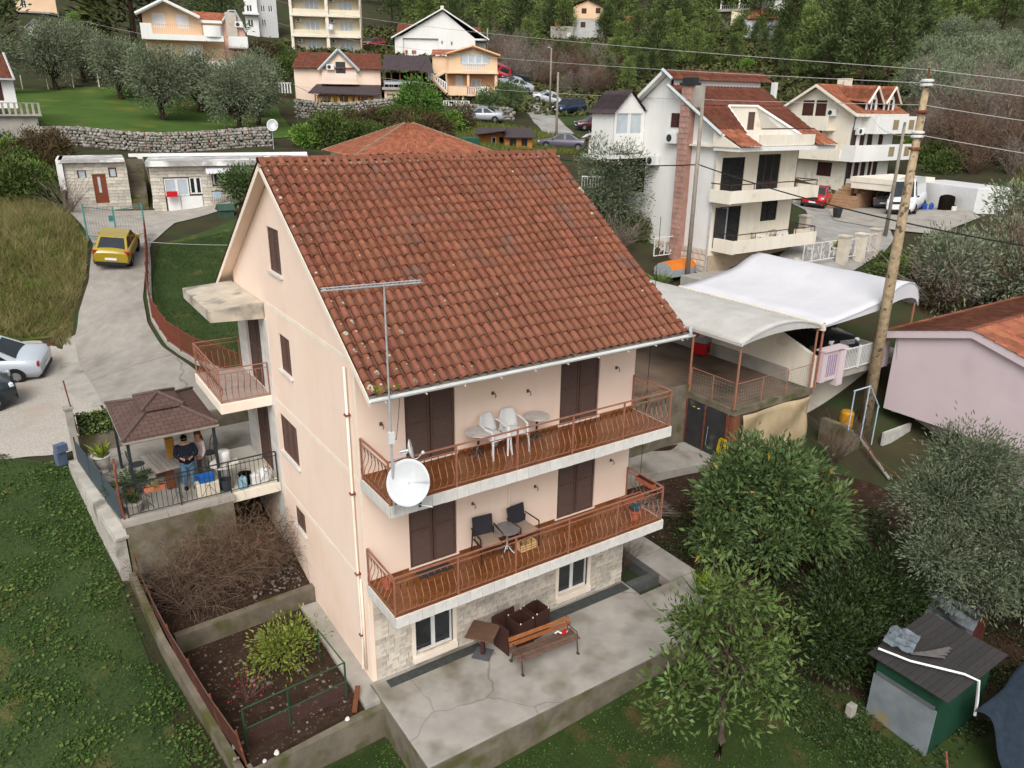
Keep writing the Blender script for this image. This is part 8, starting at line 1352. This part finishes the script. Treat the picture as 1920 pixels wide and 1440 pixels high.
(93.5,90.7,1.07,0,7,1,3), (96.3,89.4,0.88,2,8,1,-1), (91.8,94.9,1.13,2,7,1,1), (88.2,90.5,0.76,2,7,2,-1), (96.4,99.4,1.06,0,7,1,0), (100.9,88.7,1.24,3,8,1,0), (99.3,75.7,1,3,9,1,-1),
(-1.8,50,1.23,2,1,3,2), (-4.9,45.2,0.82,3,1,3,1), (-2.9,51.9,0.89,2,1,2,0), (-3.2,44,1.14,1,1,3,3), (-3.6,48.1,0.94,1,1,3,2), (-5.2,43.7,1.19,0,1,3,0), (-2.9,46.5,1.01,3,1,3,3),
(-5,47.2,0.89,2,1,3,0), (-4.4,49.5,0.93,3,1,3,2), (-1.7,52.4,0.84,2,1,2,1), (-4.6,41.3,1.18,1,1,3,1), (-2,48,0.94,2,1,3,3), (-4.5,52,0.86,3,1,3,0), (-4.6,53.3,0.79,0,1,2,-1),
(-3.1,42.2,0.84,0,1,3,4), (-4.3,50.8,0.77,2,1,3,1), (-3.1,40.3,0.83,1,1,3,5), (-2,45.2,0.94,1,1,3,6), (23.3,83.7,1.22,2,2,1,1), (25.1,80.8,1.01,0,3,2,1), (25.8,82.2,0.82,0,3,2,2),
(24.8,85,1.2,2,2,1,2), (23,80.9,0.98,3,2,2,-1), (26.4,84.1,1,0,3,1,1), (23.2,78.5,1.09,0,3,2,0), (26.6,85.8,1.08,0,3,1,0), (11.1,103.9,1.07,3,1,1,2), (10.5,110.5,1.11,0,1,1,2),
(11.6,124.8,1.12,1,1,1,0), (6.4,118.9,1.12,2,1,1,0), (11.4,129.2,0.86,3,1,1,1), (10.6,132.4,1.2,3,1,1,0), (14.2,135.7,1.08,1,1,1,1), (11.1,100.3,0.92,1,2,1,0), (13.6,111.3,0.85,3,2,1,-1),
(12.3,157.9,1.16,3,1,0,-1), (12.4,115.5,1.09,2,1,1,1), (13.8,102.3,0.96,2,2,1,0), (15.6,113.2,1.03,1,2,1,1), (11.8,107,1.13,3,1,1,3), (35,5.8,0.92,2,11,3,0), (39.3,7.4,0.87,2,11,3,1),
(36,8.2,0.96,3,11,3,0), (38.5,8.3,0.76,0,11,3,3), (38.1,6.8,0.89,3,11,3,1), (34.3,8,0.98,0,11,3,1), (36.5,7,0.76,1,11,3,4), (36.7,5.8,0.76,3,11,3,2), (36.7,9.6,0.82,0,11,3,0),
(37.3,7.8,0.87,1,11,3,2), (27.5,22.1,0.8,3,7,3,-1), (26,21.2,0.76,1,7,3,0), (26.1,19.4,0.77,0,7,3,2), (26.6,22.7,0.89,0,6,3,-1), (29.4,22.6,1.03,0,7,3,3), (28.8,24.3,0.94,1,7,3,1)],
 'olive': [
(8.5,64.3,1.1,1,2,2,0), (12.9,69.9,1,1,2,2,1), (13,56.5,0.95,0,2,2,2), (7,77,1,1,1,2,2), (-4.5,84,1.2,0,0,2,1), (2,86,1.1,1,1,2,0), (-9,78,1.2,1,0,2,0), (16.2,61.5,0.85,1,2,2,3),
(18.5,68,0.9,0,2,2,4), (5.5,92,1,1,1,2,1)],
}
MARKS = ['the left edge', 'the cottage', 'the villa', 'the guest house', 'the gable house', 'the car lot', 'the brick house', 'the forest house', 'the white house', 'the concrete house', 'the white villa', 'the utility pole', 'the right edge']
ORD = ['first', 'second', 'third', 'fourth', 'fifth', 'sixth', 'seventh', 'eighth', 'ninth', 'tenth', 'eleventh', 'twelfth', 'thirteenth', 'fourteenth', 'fifteenth', 'sixteenth', 'seventeenth', 'eighteenth', 'nineteenth']
def tree(name, label, cat, loc, group=None): return thing(name, label, cat, loc, 0, group)
def leafy(t, center, radii, ncl, per, spread, L, Wd, m, trunk_top, r0, r1, bark=BARK, ntips=16, name='crown', curl=.25, shell=.5, base=(0, 0, 0), seed=1, extra=None, lobes=None):
    rng = np.random.default_rng(seed)
    if lobes:
        q = [clumped(l[:3], (l[3], l[3], l[3] * .8), max(4, int(ncl * l[3] ** 2 / sum(k[3] ** 2 for k in lobes))), per, spread, rng, shell) for l in lobes]; P, D_, rn, C_ = [np.concatenate([a[i] for a in q]) for i in range(4)]
    else: P, D_, rn, C_ = clumped(center, radii, ncl, per, spread, rng, shell)
    V, F, r = leaves(P, D_, L, Wd, curl, rnd=np.clip(rn * .5 + rng.uniform(0, .5, len(P)), 0, 1), rng=rng); link(name, mesh_np(name, V, F, r), t, m)
    if extra is not None:
        k = rng.choice(len(P), int(len(P) * extra[1]), False); V, F, r = leaves(P[k] + rng.normal(0, .03, (len(k), 3)), D_[k], L, Wd, curl, rng=rng); link('yellow_leaves', mesh_np('yellow_leaves', V, F, r), t, extra[0])
    rr = random.Random(seed); tips = [tuple(C_[i]) for i in rng.choice(len(C_), min(ntips, len(C_)), False)]
    limbs(MB(), base, trunk_top, tips, r0, r1, 7, .06, rr).build('trunk', bark, t, smooth=True, fix=False); return t
L_AUT = lmat('leaf_autumn', '#a8862a', '#8f6a24'); L_BAYL = lmat('leaf_bay_light', '#64783e', '#526a34')
t = tree('loquat_tree', 'broad dense loquat tree with long dark leaves beside the garage', 'tree', (13.2, -1.4, -.4)); leafy(t, (.1, .2, 2.3), (2.75, 2.5, 2.0), 430, 34, .2, .26, .08, L_LOQ, (0, 0, 1.4), .16, .08, seed=11, curl=.5, shell=.35, extra=(L_AUT, .012), lobes=[(0, .3, 3.1, 1.35), (1.3, .4, 2.7, 1.25), (-1.2, .6, 2.5, 1.15), (.4, -1.1, 2.2, 1.2), (-1.0, -.8, 1.6, 1.0), (1.7, -.7, 1.7, 1.1), (-1.9, .4, 1.5, .8), (.2, 1.6, 2.2, 1.1)])
t = tree('evergreen_tree', 'open leafy young tree with a bare pale trunk on the front lawn', 'tree', (6.3, -5.9, -.95)); leafy(t, (.25, .3, 3.45), (2.3, 2.1, 1.75), 140, 24, .16, .17, .065, L_BAY, (.15, .15, 2.9), .12, .06, seed=12, curl=.45, shell=.45, ntips=60, extra=(L_BAYL, .3), lobes=[(.1, .3, 4.7, .75), (-.5, .5, 4.0, .8), (.8, .4, 3.9, .75), (-1.5, .1, 3.1, .72), (-2.1, -.2, 2.7, .5), (1.5, .3, 3.0, .85), (2.1, -.2, 2.6, .55), (0, -.3, 3.1, .9), (-.8, -.6, 2.4, .6), (.9, -.6, 2.3, .65), (0, 1.2, 3.2, .8)])
t = tree('olive_tree', 'tall grey green olive tree at the right edge of the garden', 'tree', (16.2, -6.1, -.6)); leafy(t, (.3, .2, 3.4), (2.4, 2.3, 2.9), 760, 50, .2, .14, .036, L_OLV, (.1, .1, 1.9), .2, .1, seed=13, shell=.4, ntips=30, lobes=[(0, .3, 5.0, 1.2), (-1.0, .5, 4.0, 1.2), (1.1, .2, 4.1, 1.3), (-1.7, -.1, 2.8, 1.1), (.2, -1.0, 3.0, 1.4), (1.8, -.8, 2.8, 1.3), (-.9, -.9, 1.9, 1.0), (.9, 1.2, 3.2, 1.3), (.6, -1.4, 1.7, 1.0)])
t = tree('olive_tree', 'second olive tree in the lower right corner of the garden', 'tree', (18.3, -9.2, -1.1)); leafy(t, (0, 0, 2.2), (2.1, 2.0, 2.2), 480, 46, .26, .14, .034, L_OLV, (.1, .1, 1.2), .18, .1, seed=14, shell=.42, ntips=20)
for i, (x, y, s, lb) in enumerate(((12.4, -4.9, .85, 'dark low citrus tree in front of the loquat tree'), (14.0, -5.2, .9, 'dark citrus tree left of the tall olive tree'), (11.0, -5.6, .8, 'small dark citrus tree above the front lawn edge'))):
    t = tree('citrus_tree', lb, 'tree', (x, y, H(x, y)), 'dark citrus trees in the garden'); leafy(t, (0, 0, 1.5 * s), (1.5 * s, 1.4 * s, 1.15 * s), 150, 30, .22, .13, .05, L_CIT, (0, 0, .9 * s), .08, .04, seed=20 + i, shell=.45)
t = tree('spiky_shrub', 'pale green spiky shrub between the terrace path and the trees', 'shrub', (9.9, -2.1, -.35)); plume(t, .35, 160, .85, L_BAYL, .06, .6); plume(t, .6, 90, .6, L_YEL, .05, .8)
t = tree('olive_tree', 'bushy olive tree in front of the big white house wall', 'tree', (24.6, 20.4, 6.9)); leafy(t, (0, 0, 2.9), (2.0, 1.8, 2.5), 230, 40, .3, .2, .06, L_OLV, (0, 0, 1.4), .14, .08, seed=31, shell=.45)
t = tree('round_bush', 'large round green bush in front of the pavilion', 'bush', (32.6, 61.0, 11.6)); leafy(t, (0, 0, 1.9), (2.6, 2.4, 2.2), 330, 26, .3, .28, .15, lmat('leaf_round', '#4a6a2a', '#5c7c34'), (0, 0, 1), .12, .08, seed=32, shell=.3)
for i, (x, y, s, lb) in enumerate(((41.5, 61.5, 1.0, 'small round citrus tree below the orange house'), (45.0, 62.5, 1.3, 'wider leafy tree beside the orange house by the lane'), (7.4, 35.8, .75, 'small tree with curved trunk on the lawn before the annex'))):
    t = tree('small_tree', lb, 'tree', (x, y, H(x, y))); leafy(t, (0, 0, 1.9 * s), (1.5 * s, 1.4 * s, 1.0 * s), 130, 26, .22, .2, .1, L_LOQ, (.2, .1, 1.1 * s), .09, .05, seed=40 + i, shell=.4)
# forest and slope: a few models, copied
MODELS = {}
def model(key, name, label, cat, group, fn):
    t = tree(name, label, cat, (0, 0, 0), group); fn(t); MODELS.setdefault(key, []).append([t, False, label])
def pine(seed, m):
    def f(t):
        rng = np.random.default_rng(seed); P, D_, R_ = [], [], []; tips = []
        nb = 46
        for k in range(nb):
            z = 1.8 + 7.2 * (k / nb) ** .85; rmax = 2.9 * (1 - (z / 10.2) ** 2.2) * (.75 + .5 * rng.random()); a = rng.uniform(0, 6.28); n = 42
            c = np.array([rmax * .72 * math.cos(a), rmax * .72 * math.sin(a), z + rng.uniform(-.3, .3)]); q = c + rng.normal(0, 1, (n, 3)) * np.array([.62, .62, .26]); P.append(q); D_.append((q - c) * .8 + np.array([math.cos(a), math.sin(a), .8]) + rng.normal(0, .4, (n, 3))); R_.append(np.full(n, rng.random() * .6) + rng.random(n) * .4); tips.append(tuple(c))
        V, F, r = leaves(np.concatenate(P), np.concatenate(D_), .5, .2, .3, rnd=np.concatenate(R_), rng=rng); link('crown', mesh_np('crown', V, F, r), t, m)
        mb = MB().tube([(0, 0, -.5), (.1, 0, 4), (0, .1, 8.8)], [.2, .14, .04], 6)
        for c in tips[::2]: mb.tube([(0, 0, c[2] - .5), c], [.05, .02], 3, False)
        mb.build('trunk', BARKD, t, fix=False)
    return f
for i in range(3): model('pine', 'pine_tree', 'mid green pine', 'tree', 'pines on the wooded hillside', pine(50 + i, L_PINE))
for i in range(2): model('pine', 'dark_pine', 'dark green pine', 'tree', 'dark pines on the wooded hillside', pine(60 + i, L_PIND))
def roundtree(seed, m, r, h, L, Wd, n=170, per=26, shell=.4):
    return lambda t: leafy(t, (0, 0, h), (r, r * .95, r * .85), n, per, .28 * r / 2, L, Wd, m, (.1, 0, h * .5), .12, .06, seed=seed, shell=shell, ntips=14)
for i in range(2): model('grey', 'wild_olive', 'grey wild olive', 'tree', 'wild olives on the right hand slope', roundtree(70 + i, lmat('leaf_greyolive', '#6f7a60', '#848d72', .8, .1), 2.0, 2.3, .26, .09))
for i in range(2): model('bush', 'scrub_bush', 'dark green scrub bush', 'bush', 'scrub bushes on the hillside', roundtree(80 + i, L_BUSH, 1.2, .95, .2, .1, 120, 24))
model('bush', 'dry_bush', 'brownish scrub bush', 'bush', 'brown scrub bushes on the hillside', roundtree(83, L_BRN, 1.2, .9, .2, .08, 110, 22))
model('bush', 'bright_bush', 'fresh green scrub bush', 'bush', 'fresh green bushes on the hillside', roundtree(84, lmat('leaf_fresh', '#5a7a2e', '#6c8a38'), 1.1, .85, .2, .1, 110, 22))
for i in range(2): model('olive', 'meadow_olive', 'old meadow olive tree', 'tree', 'olive trees on the meadow', lambda t, i=i: leafy(t, (0, 0, 3.7), (2.7, 2.6, 2.3), 300, 38, .38, .26, .07, lmat('leaf_oliveold', '#69725a', '#7d856c', .8, .1), (.2, .1, 1.7), .28, .16, BARKD, seed=90 + i, shell=.45, ntips=24))
def bare(seed, m, leafm=None):
    def f(t):
        rr = random.Random(seed); mb = MB(); twigs(mb, (0, 0, 0), 26, 4.2, .55, .05, 5, 1.2, rr, 5)
        mb.build('stems', m, t, fix=False)
        rng = np.random.default_rng(seed); P, D_, rn, C_ = clumped((0, 0, 2.4), (1.7, 1.6, 1.7), 90, 14, .3, rng, .5); V, F, r = leaves(P, D_, .45, .025, .1, rnd=rn, rng=rng); link('fine_twigs', mesh_np('fine_twigs', V, F, r), t, leafm or m)
    return f
model('bare', 'bare_shrub', 'leafless grey shrub', 'shrub', 'leafless shrubs on the slope', bare(95, TWIGG, lmat('twig_fine_grey', '#7a6f68', '#8d8279', .9, .05, .2))); model('bare', 'brown_shrub', 'leafless brown shrub', 'shrub', 'brown leafless shrubs on the slope', bare(96, TWIG, lmat('twig_fine_brown', '#6a5648', '#7a6455', .9, .05, .2)))
rs = random.Random(5); ROWS = ('upper slope', 'mid slope', 'lower slope', 'foot of the slope')
for mk, lst in SCAT.items():
    for x, y, s, mi, lm, row, rk in lst:
        e = MODELS[mk][mi % len(MODELS[mk])]; z = H(x, y) - .15; rz = rs.uniform(0, 6.28); sc = (s * rs.uniform(.9, 1.1), s * rs.uniform(.9, 1.1), s * rs.uniform(.85, 1.15))
        lb = e[2] + ' by ' + MARKS[lm] + ', ' + ROWS[row] + ('' if rk < 0 else ', ' + ORD[rk] + ' from left')
        if not e[1]: e[0].location = (x, y, z); e[0].rotation_euler = (0, 0, rz); e[0].scale = sc; e[1] = True; e[0]['label'] = lb
        else: copy_tree(e[0], (x, y, z), rz, sc, lb)
big = tree('spreading_pine', 'large spreading dark pine above the cottage at the upper left', 'tree', (15.5, 118, H(15.5, 118))); pine(99, lmat('needle_olive', '#46502a', '#555c30', .8, .1))(big); big.scale = (2.6, 2.6, 1.35)
for i, (x, y, s) in enumerate(((-3, 105, 1.5), (27, 120, 1.2), (24, 100, 1.0))): copy_tree(MODELS['pine'][3][0], (x, y, H(x, y)), i, s, ('dark pine above the left edge of the meadow', 'dark pine between the villa and the grey white house', 'dark pine right of the pale orange villa')[i])
# ground cover ----------------------------------------------------------
def blades(name, label_mat, XY, zoff, L, Wd, lean=.35, rng=RNG, tilt=1.0):
    n = len(XY); z = hts(XY[:, 0], XY[:, 1]) + zoff; P = np.c_[XY, z]; D_ = np.c_[rng.normal(0, lean, (n, 2)), np.full(n, tilt)]
    D_ = norm(D_); S = norm(np.cross(D_, rng.normal(size=(n, 3)))); l = (L * rng.uniform(.5, 1.3, n))[:, None]
    V = np.stack([P - S * Wd / 2, P + S * Wd / 2, P + D_ * l + np.c_[rng.normal(0, .25, (n, 2)), np.zeros(n)] * l], 1).reshape(-1, 3)
    pat = .5 + .5 * np.sin(XY[:, 0] * 1.7 + 2 * np.sin(XY[:, 1] * .9)) * np.cos(XY[:, 1] * 1.3 + np.sin(XY[:, 0] * 2.1)); r = np.clip(pat * .55 + rng.uniform(0, .45, n), 0, 1)
    return stuff(link(name, mesh_np(name, V, np.arange(3 * n).reshape(n, 3), np.repeat(r, 3)), None, label_mat))
def inpoly(x, y, P):
    r = np.zeros(len(x), bool)
    for i in range(len(P)):
        (x0, y0), (x1, y1) = P[i], P[(i + 1) % len(P)]; c = ((y0 > y) != (y1 > y)); t = (x1 - x0) * (y - y0) / ((y1 - y0) or 1e-9) + x0; r ^= c & (x < t)
    return r
def scatter(poly, n, patch=0, rng=RNG):
    p = np.array(poly); x = rng.uniform(p[:, 0].min(), p[:, 0].max(), n * 2); y = rng.uniform(p[:, 1].min(), p[:, 1].max(), n * 2); k = inpoly(x, y, poly)
    if patch: k &= (np.sin(x * 2.3 + 1.7 * np.sin(y * 1.4)) * np.cos(y * 1.9 + 1.3 * np.sin(x * 1.1)) + rng.normal(0, .5, len(x))) > patch - .5
    return np.c_[x[k], y[k]][:n]
LP = [(-13.5, -9), (-13.5, 13.5), (-7.5, 13.6), (-5.4, 11.6), (-4.85, 6.4), (-4.45, 4.0), (-3.9, 1.2), (-3.6, -1), (-3.9, -9)]; FP = [(-3.5, -9), (-3.5, -1.1), (-.1, -1.0), (-.1, -3.3), (8.4, -3.3), (9.6, -5.5), (10.4, -7), (10.4, -10), (4, -11)]
blades('lawn_grass', L_GRASS, scatter(LP, 150000), .02, .085, .012); blades('front_grass', L_GRD, scatter(FP, 90000), .02, .07, .012)
def clover(name, poly, n, m, L, Wd, patch, zo=.05):
    XY = scatter(poly, n, patch); N_ = len(XY); P = np.c_[XY, hts(XY[:, 0], XY[:, 1]) + zo + RNG.uniform(0, .06, N_)]; stuff(leaf_obj(name, P, np.c_[RNG.normal(0, 1, (N_, 2)), RNG.uniform(0, .6, N_)], L, Wd, m))
clover('clover_patches', LP, 45000, L_CLOV, .06, .045, .55); clover('weed_patches', LP, 16000, L_BUSH, .11, .08, .8, .06); clover('front_clover', FP, 16000, L_CLOV, .05, .04, .7)
clover('fallen_leaves', [(8.6, -6), (9, -2), (11, 2), (16, 2.5), (20, -2), (18, -9), (11, -8)], 5000, L_BRN, .08, .05, .3, .02); clover('garden_weeds', [(8.6, -8), (8.6, -2), (11, 2), (16, 2.5), (20, -2), (18, -9), (11, -9)], 22000, L_CIT, .1, .06, .55)
blades('bank_grass', L_DRY, scatter([(-14, 24.2), (-5, 23.8), (-3.9, 24.8), (-3, 27), (-2.3, 30.5), (-3, 40), (-14, 41)], 30000, .42), .02, .7, .025, .55); blades('bank_weeds', lmat('blade_bank', '#56622e', '#687038', .9, .05), scatter([(-14, 24.2), (-5, 23.8), (-3.9, 24.8), (-3, 27), (-2.3, 30.5), (-3, 46), (-14, 48)], 34000), .02, .4, .04, .7)
blades('side_grass', L_GRASS, scatter([(1.2, 31), (0, 26), (-.5, 21), (.2, 16.5), (5, 16), (6, 32)], 40000), .02, .1, .02); blades('slope_grass', lmat('blade_slope', '#5a6a34', '#6d6a3c', .9, .05), scatter([(22, 40), (20, 60), (36, 62), (46, 50), (38, 40)], 30000), .02, .5, .06, .5); blades('verge_grass', L_GRASS, scatter([(44, 5), (46, 11.5), (58, 12), (70, 14), (70, 0), (48, 0)], 25000), .02, .35, .05); blades('drive_verge', L_DRY, scatter([(-4.9, 23.2), (-4.2, 22.4), (-3.7, 24.8), (-2.7, 27.4), (-2.1, 31), (-2.8, 31), (-3.6, 27)], 5000), .02, .35, .02)
blades('reeds', lmat('blade_reed', '#a08a5c', '#8f7a4c', .9, .05), scatter([(64, 12), (67, 17), (75, 16), (72, 9)], 5000), .0, 2.4, .05, .2)
clover('hill_scrub', [(44, 66), (30, 76), (24, 110), (60, 150), (120, 140), (150, 90), (120, 40), (75, 34), (66, 40), (70, 60)], 60000, lmat('leaf_scrub', '#4c5632', '#5d5a3c', .9, .05, .4), .9, .4, .35, .1)
# leafless thicket and beds beside the house
tb = tree('bare_thicket', 'tangled leafless brown shrub in the bed below the gazebo terrace', 'shrub', (-2.0, 5.5, .4)); mb = MB(); rr = random.Random(8)
for k in range(11): twigs(mb, (rr.uniform(-1.7, 1.5), rr.uniform(-.7, .8), 0), 34, 2.5, .8, .01, 6, .95, rr, 5, .3)
mb.build('stems', TWIG, tb, fix=False); P = np.c_[RNG.normal(0, .9, 6000), RNG.normal(0, .5, 6000), np.abs(RNG.normal(1.0, .55, 6000))]; V, F, r = leaves(P, RNG.normal(size=(6000, 3)), .4, .012, .3); link('fine_twigs', mesh_np('fine_twigs', V, F, r), tb, lmat('twig_fine_red', '#75614f', '#645244', .9, .05, .25))
P = np.c_[RNG.normal(0, .9, 40), RNG.normal(0, .5, 40), np.abs(RNG.normal(.6, .3, 40))]; V, F, r = leaves(P, RNG.normal(size=(40, 3)), .1, .08, .3); link('red_leaves', mesh_np('red_leaves', V, F, r), tb, lmat('leaf_red', '#8f4a38', '#8f3a26'))
t = tree('lemon_bush', 'low yellow green bush in the lower garden bed', 'bush', (-1.5, 2.2, -.17)); leafy(t, (0, 0, .55), (1.05, .95, .4), 90, 22, .16, .11, .045, lmat('leaf_lemon', '#808c36', '#5d6e2c'), (0, 0, .3), .04, .02, seed=101, shell=.5, ntips=20)
t = tree('rose_bush', 'thin thorny rose bush with red petals in the lower bed', 'bush', (-2.8, 1.3, -.17)); twigs(MB(), (0, 0, 0), 22, 1.0, .8, .008, 5, .8, random.Random(4), 2).build('stems', TWIG, t, fix=False); P = np.c_[RNG.normal(0, .3, 60), RNG.normal(0, .35, 60), np.abs(RNG.normal(.3, .25, 60))]; V, F, r = leaves(P, RNG.normal(size=(60, 3)), .06, .05, .3); link('petals', mesh_np('petals', V, F, r), t, lmat('petal_red', '#c2303a', '#a82430'))
for i, (x, y, r_, lb) in enumerate(((11.4, 4.6, 1.3, 'leafless pale shrub behind the house by the garage wall'), (20.6, 1.2, 1.6, 'leafless reddish shrub beside the tarpaulin'), (8.85, .7, .8, 'dry reedy plant in the planter at the house corner'))):
    t = tree('leafless_shrub', lb, 'shrub', (x, y, H(x, y))); twigs(MB(), (0, 0, 0), 40, r_ * 1.5, .5, .014, 5, 1.0, random.Random(30 + i), 3).build('stems', TWIG if i else TWIGG, t, fix=False)
t = tree('twig_pile', 'heap of cut grey branches at the edge of the soil by the house', 'branches', (11.2, 2.6, .15)); mb = MB()
for k in range(110): a, b2 = rr.uniform(-.35, .35), rr.uniform(-1, 1); mb.tube([(rr.uniform(-.4, .4) - 1, b2 * .4, .05 + .35 * rr.random()), (rr.uniform(-.3, .3) + .2, b2 * .4 + a, .1 + .4 * rr.random()), (1.2, b2 * .6 + a * 2, .05 + .3 * rr.random())], [.018, .014, .004], 3, False)
mb.build('sticks', TWIGG, t, fix=False)
t = tree('leafless_shrub', 'leafless grey shrub at the corner of the stone shed', 'shrub', (-2.2, 38.6, 7.3)); twigs(MB(), (0, 0, 0), 30, 2.6, .6, .025, 5, 1.1, random.Random(55), 4).build('stems', TWIGG, t, fix=False)
t = tree('leafless_shrub', 'leafless lilac grey shrub below the olive at the white house', 'shrub', (23.6, 18.2, 6.0)); twigs(MB(), (0, 0, 0), 60, 2.6, .8, .02, 5, 1.0, random.Random(56), 4).build('stems', TWIGG, t, fix=False)
# scattered stones at the bed edges and clods on the soil
V, F, R_ = [], [], []
for k in range(420):
    if k < 110: x, y, z = random.uniform(-3.6, -.6), random.uniform(-.5, 3.9), -.17
    elif k < 330: x, y = random.uniform(-1.6, -.1), random.uniform(4.6, 6.5); z = .25 + (y - 4.4) * .24
    else: x, y = random.uniform(9, 15), random.uniform(-7.5, 2); z = H(x, y) + .03
    s = random.uniform(.012, .045) * (1.6 if random.random() < .1 else 1); b0 = len(V)
    for a, b2, c2 in ((-1, -1, -1), (1, -1, -1), (1, 1, -1), (-1, 1, -1), (-1, -1, 1), (1, -1, 1), (1, 1, 1), (-1, 1, 1)): w = random.uniform(.6, 1.1); V.append((x + a * s * w, y + b2 * s * w, z + c2 * s * .6 * w))
    F += [tuple(b0 + e for e in f_) for f_ in ((0, 3, 2, 1), (4, 5, 6, 7), (0, 1, 5, 4), (1, 2, 6, 5), (2, 3, 7, 6), (3, 0, 4, 7))]; R_ += [random.random()] * 8
stuff(link('loose_stones', mesh_np('loose_stones', V, F, R_), None, mat('pebble', '#8a8078', '#6a625a', scale=5, rough=1, rnd=.35)))
# ---------------------------------------------------------------- fences, poles, wires
f = thing('red_fence', 'rust red metal fence with close bars curving along the driveway', 'fence', (0, 0, 0)); FPth = resample([(.9, 32.2), (.15, 27.6), (-.55, 24), (-.9, 21.3), (-.75, 18.6), (-.1, 16.4), (1.2, 14.6)], 16); zs = hts(FPth[:, 0], FPth[:, 1])
BR = MB().bx(-.014, .014, -.014, .014, .05, .95).mesh('bar'); BR.materials.append(RUSTD)
for i in range(15):
    a, b2 = Vector((*FPth[i], zs[i] + .15)), Vector((*FPth[i + 1], zs[i + 1] + .15)); MB().tube([a + Vector((0, 0, 0)), a + Vector((0, 0, 1.1))], .035, 5).build('post', RUSTD, f); MB().tube([a + Vector((0, 0, .95)), b2 + Vector((0, 0, .95))], .018, 4).build('rail', RUSTD, f); MB().tube([a + Vector((0, 0, .1)), b2 + Vector((0, 0, .1))], .018, 4).build('rail', RUSTD, f)
    for k in range(13): link('bar', BR, f, loc=a.lerp(b2, (k + .5) / 13))
tag(slopewall('fence_kerb', [(FPth[i][0] + .02, FPth[i][1], zs[i] + .14) for i in range(16)], .2, CONC, 2), 'concrete kerb carrying the rust red driveway fence', 'kerb')
g = thing('yard_gate', 'tall turquoise post gate across the top of the driveway', 'gate', (0, 0, 0)); TQ = mat('paint_turquoise', '#4f8f8a', '#458079', rough=.6)
for x, y in ((-2.05, 31.4), (-.6, 31.9), (.95, 32.6)): z = H(x, y); MB().tube([(x, y, z), (x, y, z + 1.9)], .05, 6).build('post', TQ, g)
for dz in (.25, 1.75):
    for p_, q_ in (((-2.05, 31.4), (-.6, 31.9)), ((-.6, 31.9), (.95, 32.6))): MB().tube([(*p_, H(*p_) + dz), (*q_, H(*q_) + dz)], .02, 5).build('rail', TQ, g)
m = MB()
for k in range(22): t = k / 22; x, y = (lerp(-2.05, -.6, t * 2), lerp(31.4, 31.9, t * 2)) if t < .5 else (lerp(-.6, .95, t * 2 - 1), lerp(31.9, 32.6, t * 2 - 1)); z = H(x, y); m.tube([(x, y, z + .25), (x, y, z + 1.75)], .005, 3, False)
stuff(m.build('wire_mesh', TWIGG, g, fix=False)); MB().obx((-.75, 31.85, H(-.75, 31.9) + 1.3), (.25, .03, .3), .3).build('letter_box', TQ, g)
for i, (x, y, h, lb) in enumerate(((55.6, 69.3, 7.0, 'taller grey lamp pole beside the hill car lot'), (40.2, 47.0, 6.6, 'grey wooden pole beside the lane behind the roof'), (25.2, 14.4, 9.2, 'thin wooden service pole in front of the brick chimney'), (43.7, 14.4, 7.3, 'pale thin lamp pole on the concrete drive'), (41.0, 94, 7.5, 'thin pole between the beige block and the white gable house'), (57.8, 88, 6, 'thin pole at the right of the white gable house'))):
    p = thing('service_pole', lb, 'pole', (x, y, H(x, y)), 0, 'service poles'); MB().tube([(0, 0, 0), (0, 0, h)], [.13, .09], 8).build('shaft', mat('pole_grey', '#948c80', '#827a6f', scale=5, rough=1), p, smooth=True)
    if i in (0, 3): MB().tube([(0, 0, h - .2), (-.5, -.3, h + .05)], .03, 5).build('arm', GALV, p); MB().obx((-.6, -.36, h + .05), (.4, .18, .08), .5).build('lamp_head', PLW, p)
WIRE = mat('wire_grey', '#b5b5ae', '#a5a59e', rough=.6); WIRED = mat('cable_black', '#202020', '#282828', rough=.8)
def wire(label, p, q, sag, r=.014, m=WIRE, grp='overhead wires'):
    p, q = Vector(p), Vector(q); tag(MB().tube([p.lerp(q, t) - Vector((0, 0, 4 * sag * t * (1 - t))) for t in np.linspace(0, 1, 29)], r, 4).build('overhead_wire', m, fix=False), label, 'wire', grp)
for i, (z, q, e) in enumerate(((15.24, (44.2, 152, 33.5), 13.2), (14.77, (43.5, 150.8, 29.7), 12.6), (14.0, (42.4, 149.1, 24.2), 11.8))):
    wire('overhead wire running left from the utility pole, %s' % ('topmost', 'second from the top', 'third from the top')[i], (24.3, 2.3, z), q, 1.2 + .5 * i); wire('overhead wire running right from the utility pole, %s' % ('topmost', 'second from the top', 'third from the top')[i], (24.3, 2.3, z), (26, -21, e), .3)
wire('lowest overhead wire running right from the utility pole', (24.3, 2.3, 12.93), (26, -21, 10.9), .3); wire('lowest overhead wire from the utility pole to the white villa', (24.3, 2.3, 12.93), (57, 26, 14.2), .8)
wire('thin wire crossing the villa and olives at the upper left', (1.6, 126, 26.4), (19.7, 72.2, 18.3), .2); wire('thin wire crossing the olive crowns below the villa', (5.9, 122, 24), (26.5, 72.6, 15.1), .3); wire('dark wire dropping from the villa towards the hip roofed house', (24, 76, 16), (22.3, 44.8, 12.4), .3, .02, WIRED)
wire('thick black cable from the hidden roof to the chimney service pole', (23.9, 25.1, 10.7), (25.3, 14.4, 11.0), .2, .03, WIRED); wire('thick black cable crossing in front of the white house to the right', (25.3, 14.4, 11.0), (25.8, -2.4, 9.1), .35, .03, WIRED)
wire('clothes line across the side lawn', (.2, 27, 7.2), (5.5, 24.5, 7.0), .08, .012)
wire('thin cable hanging down beside the roof corner', (9.3, .5, 11), (9.35, .6, 1.5), 0, .012, WIRED)
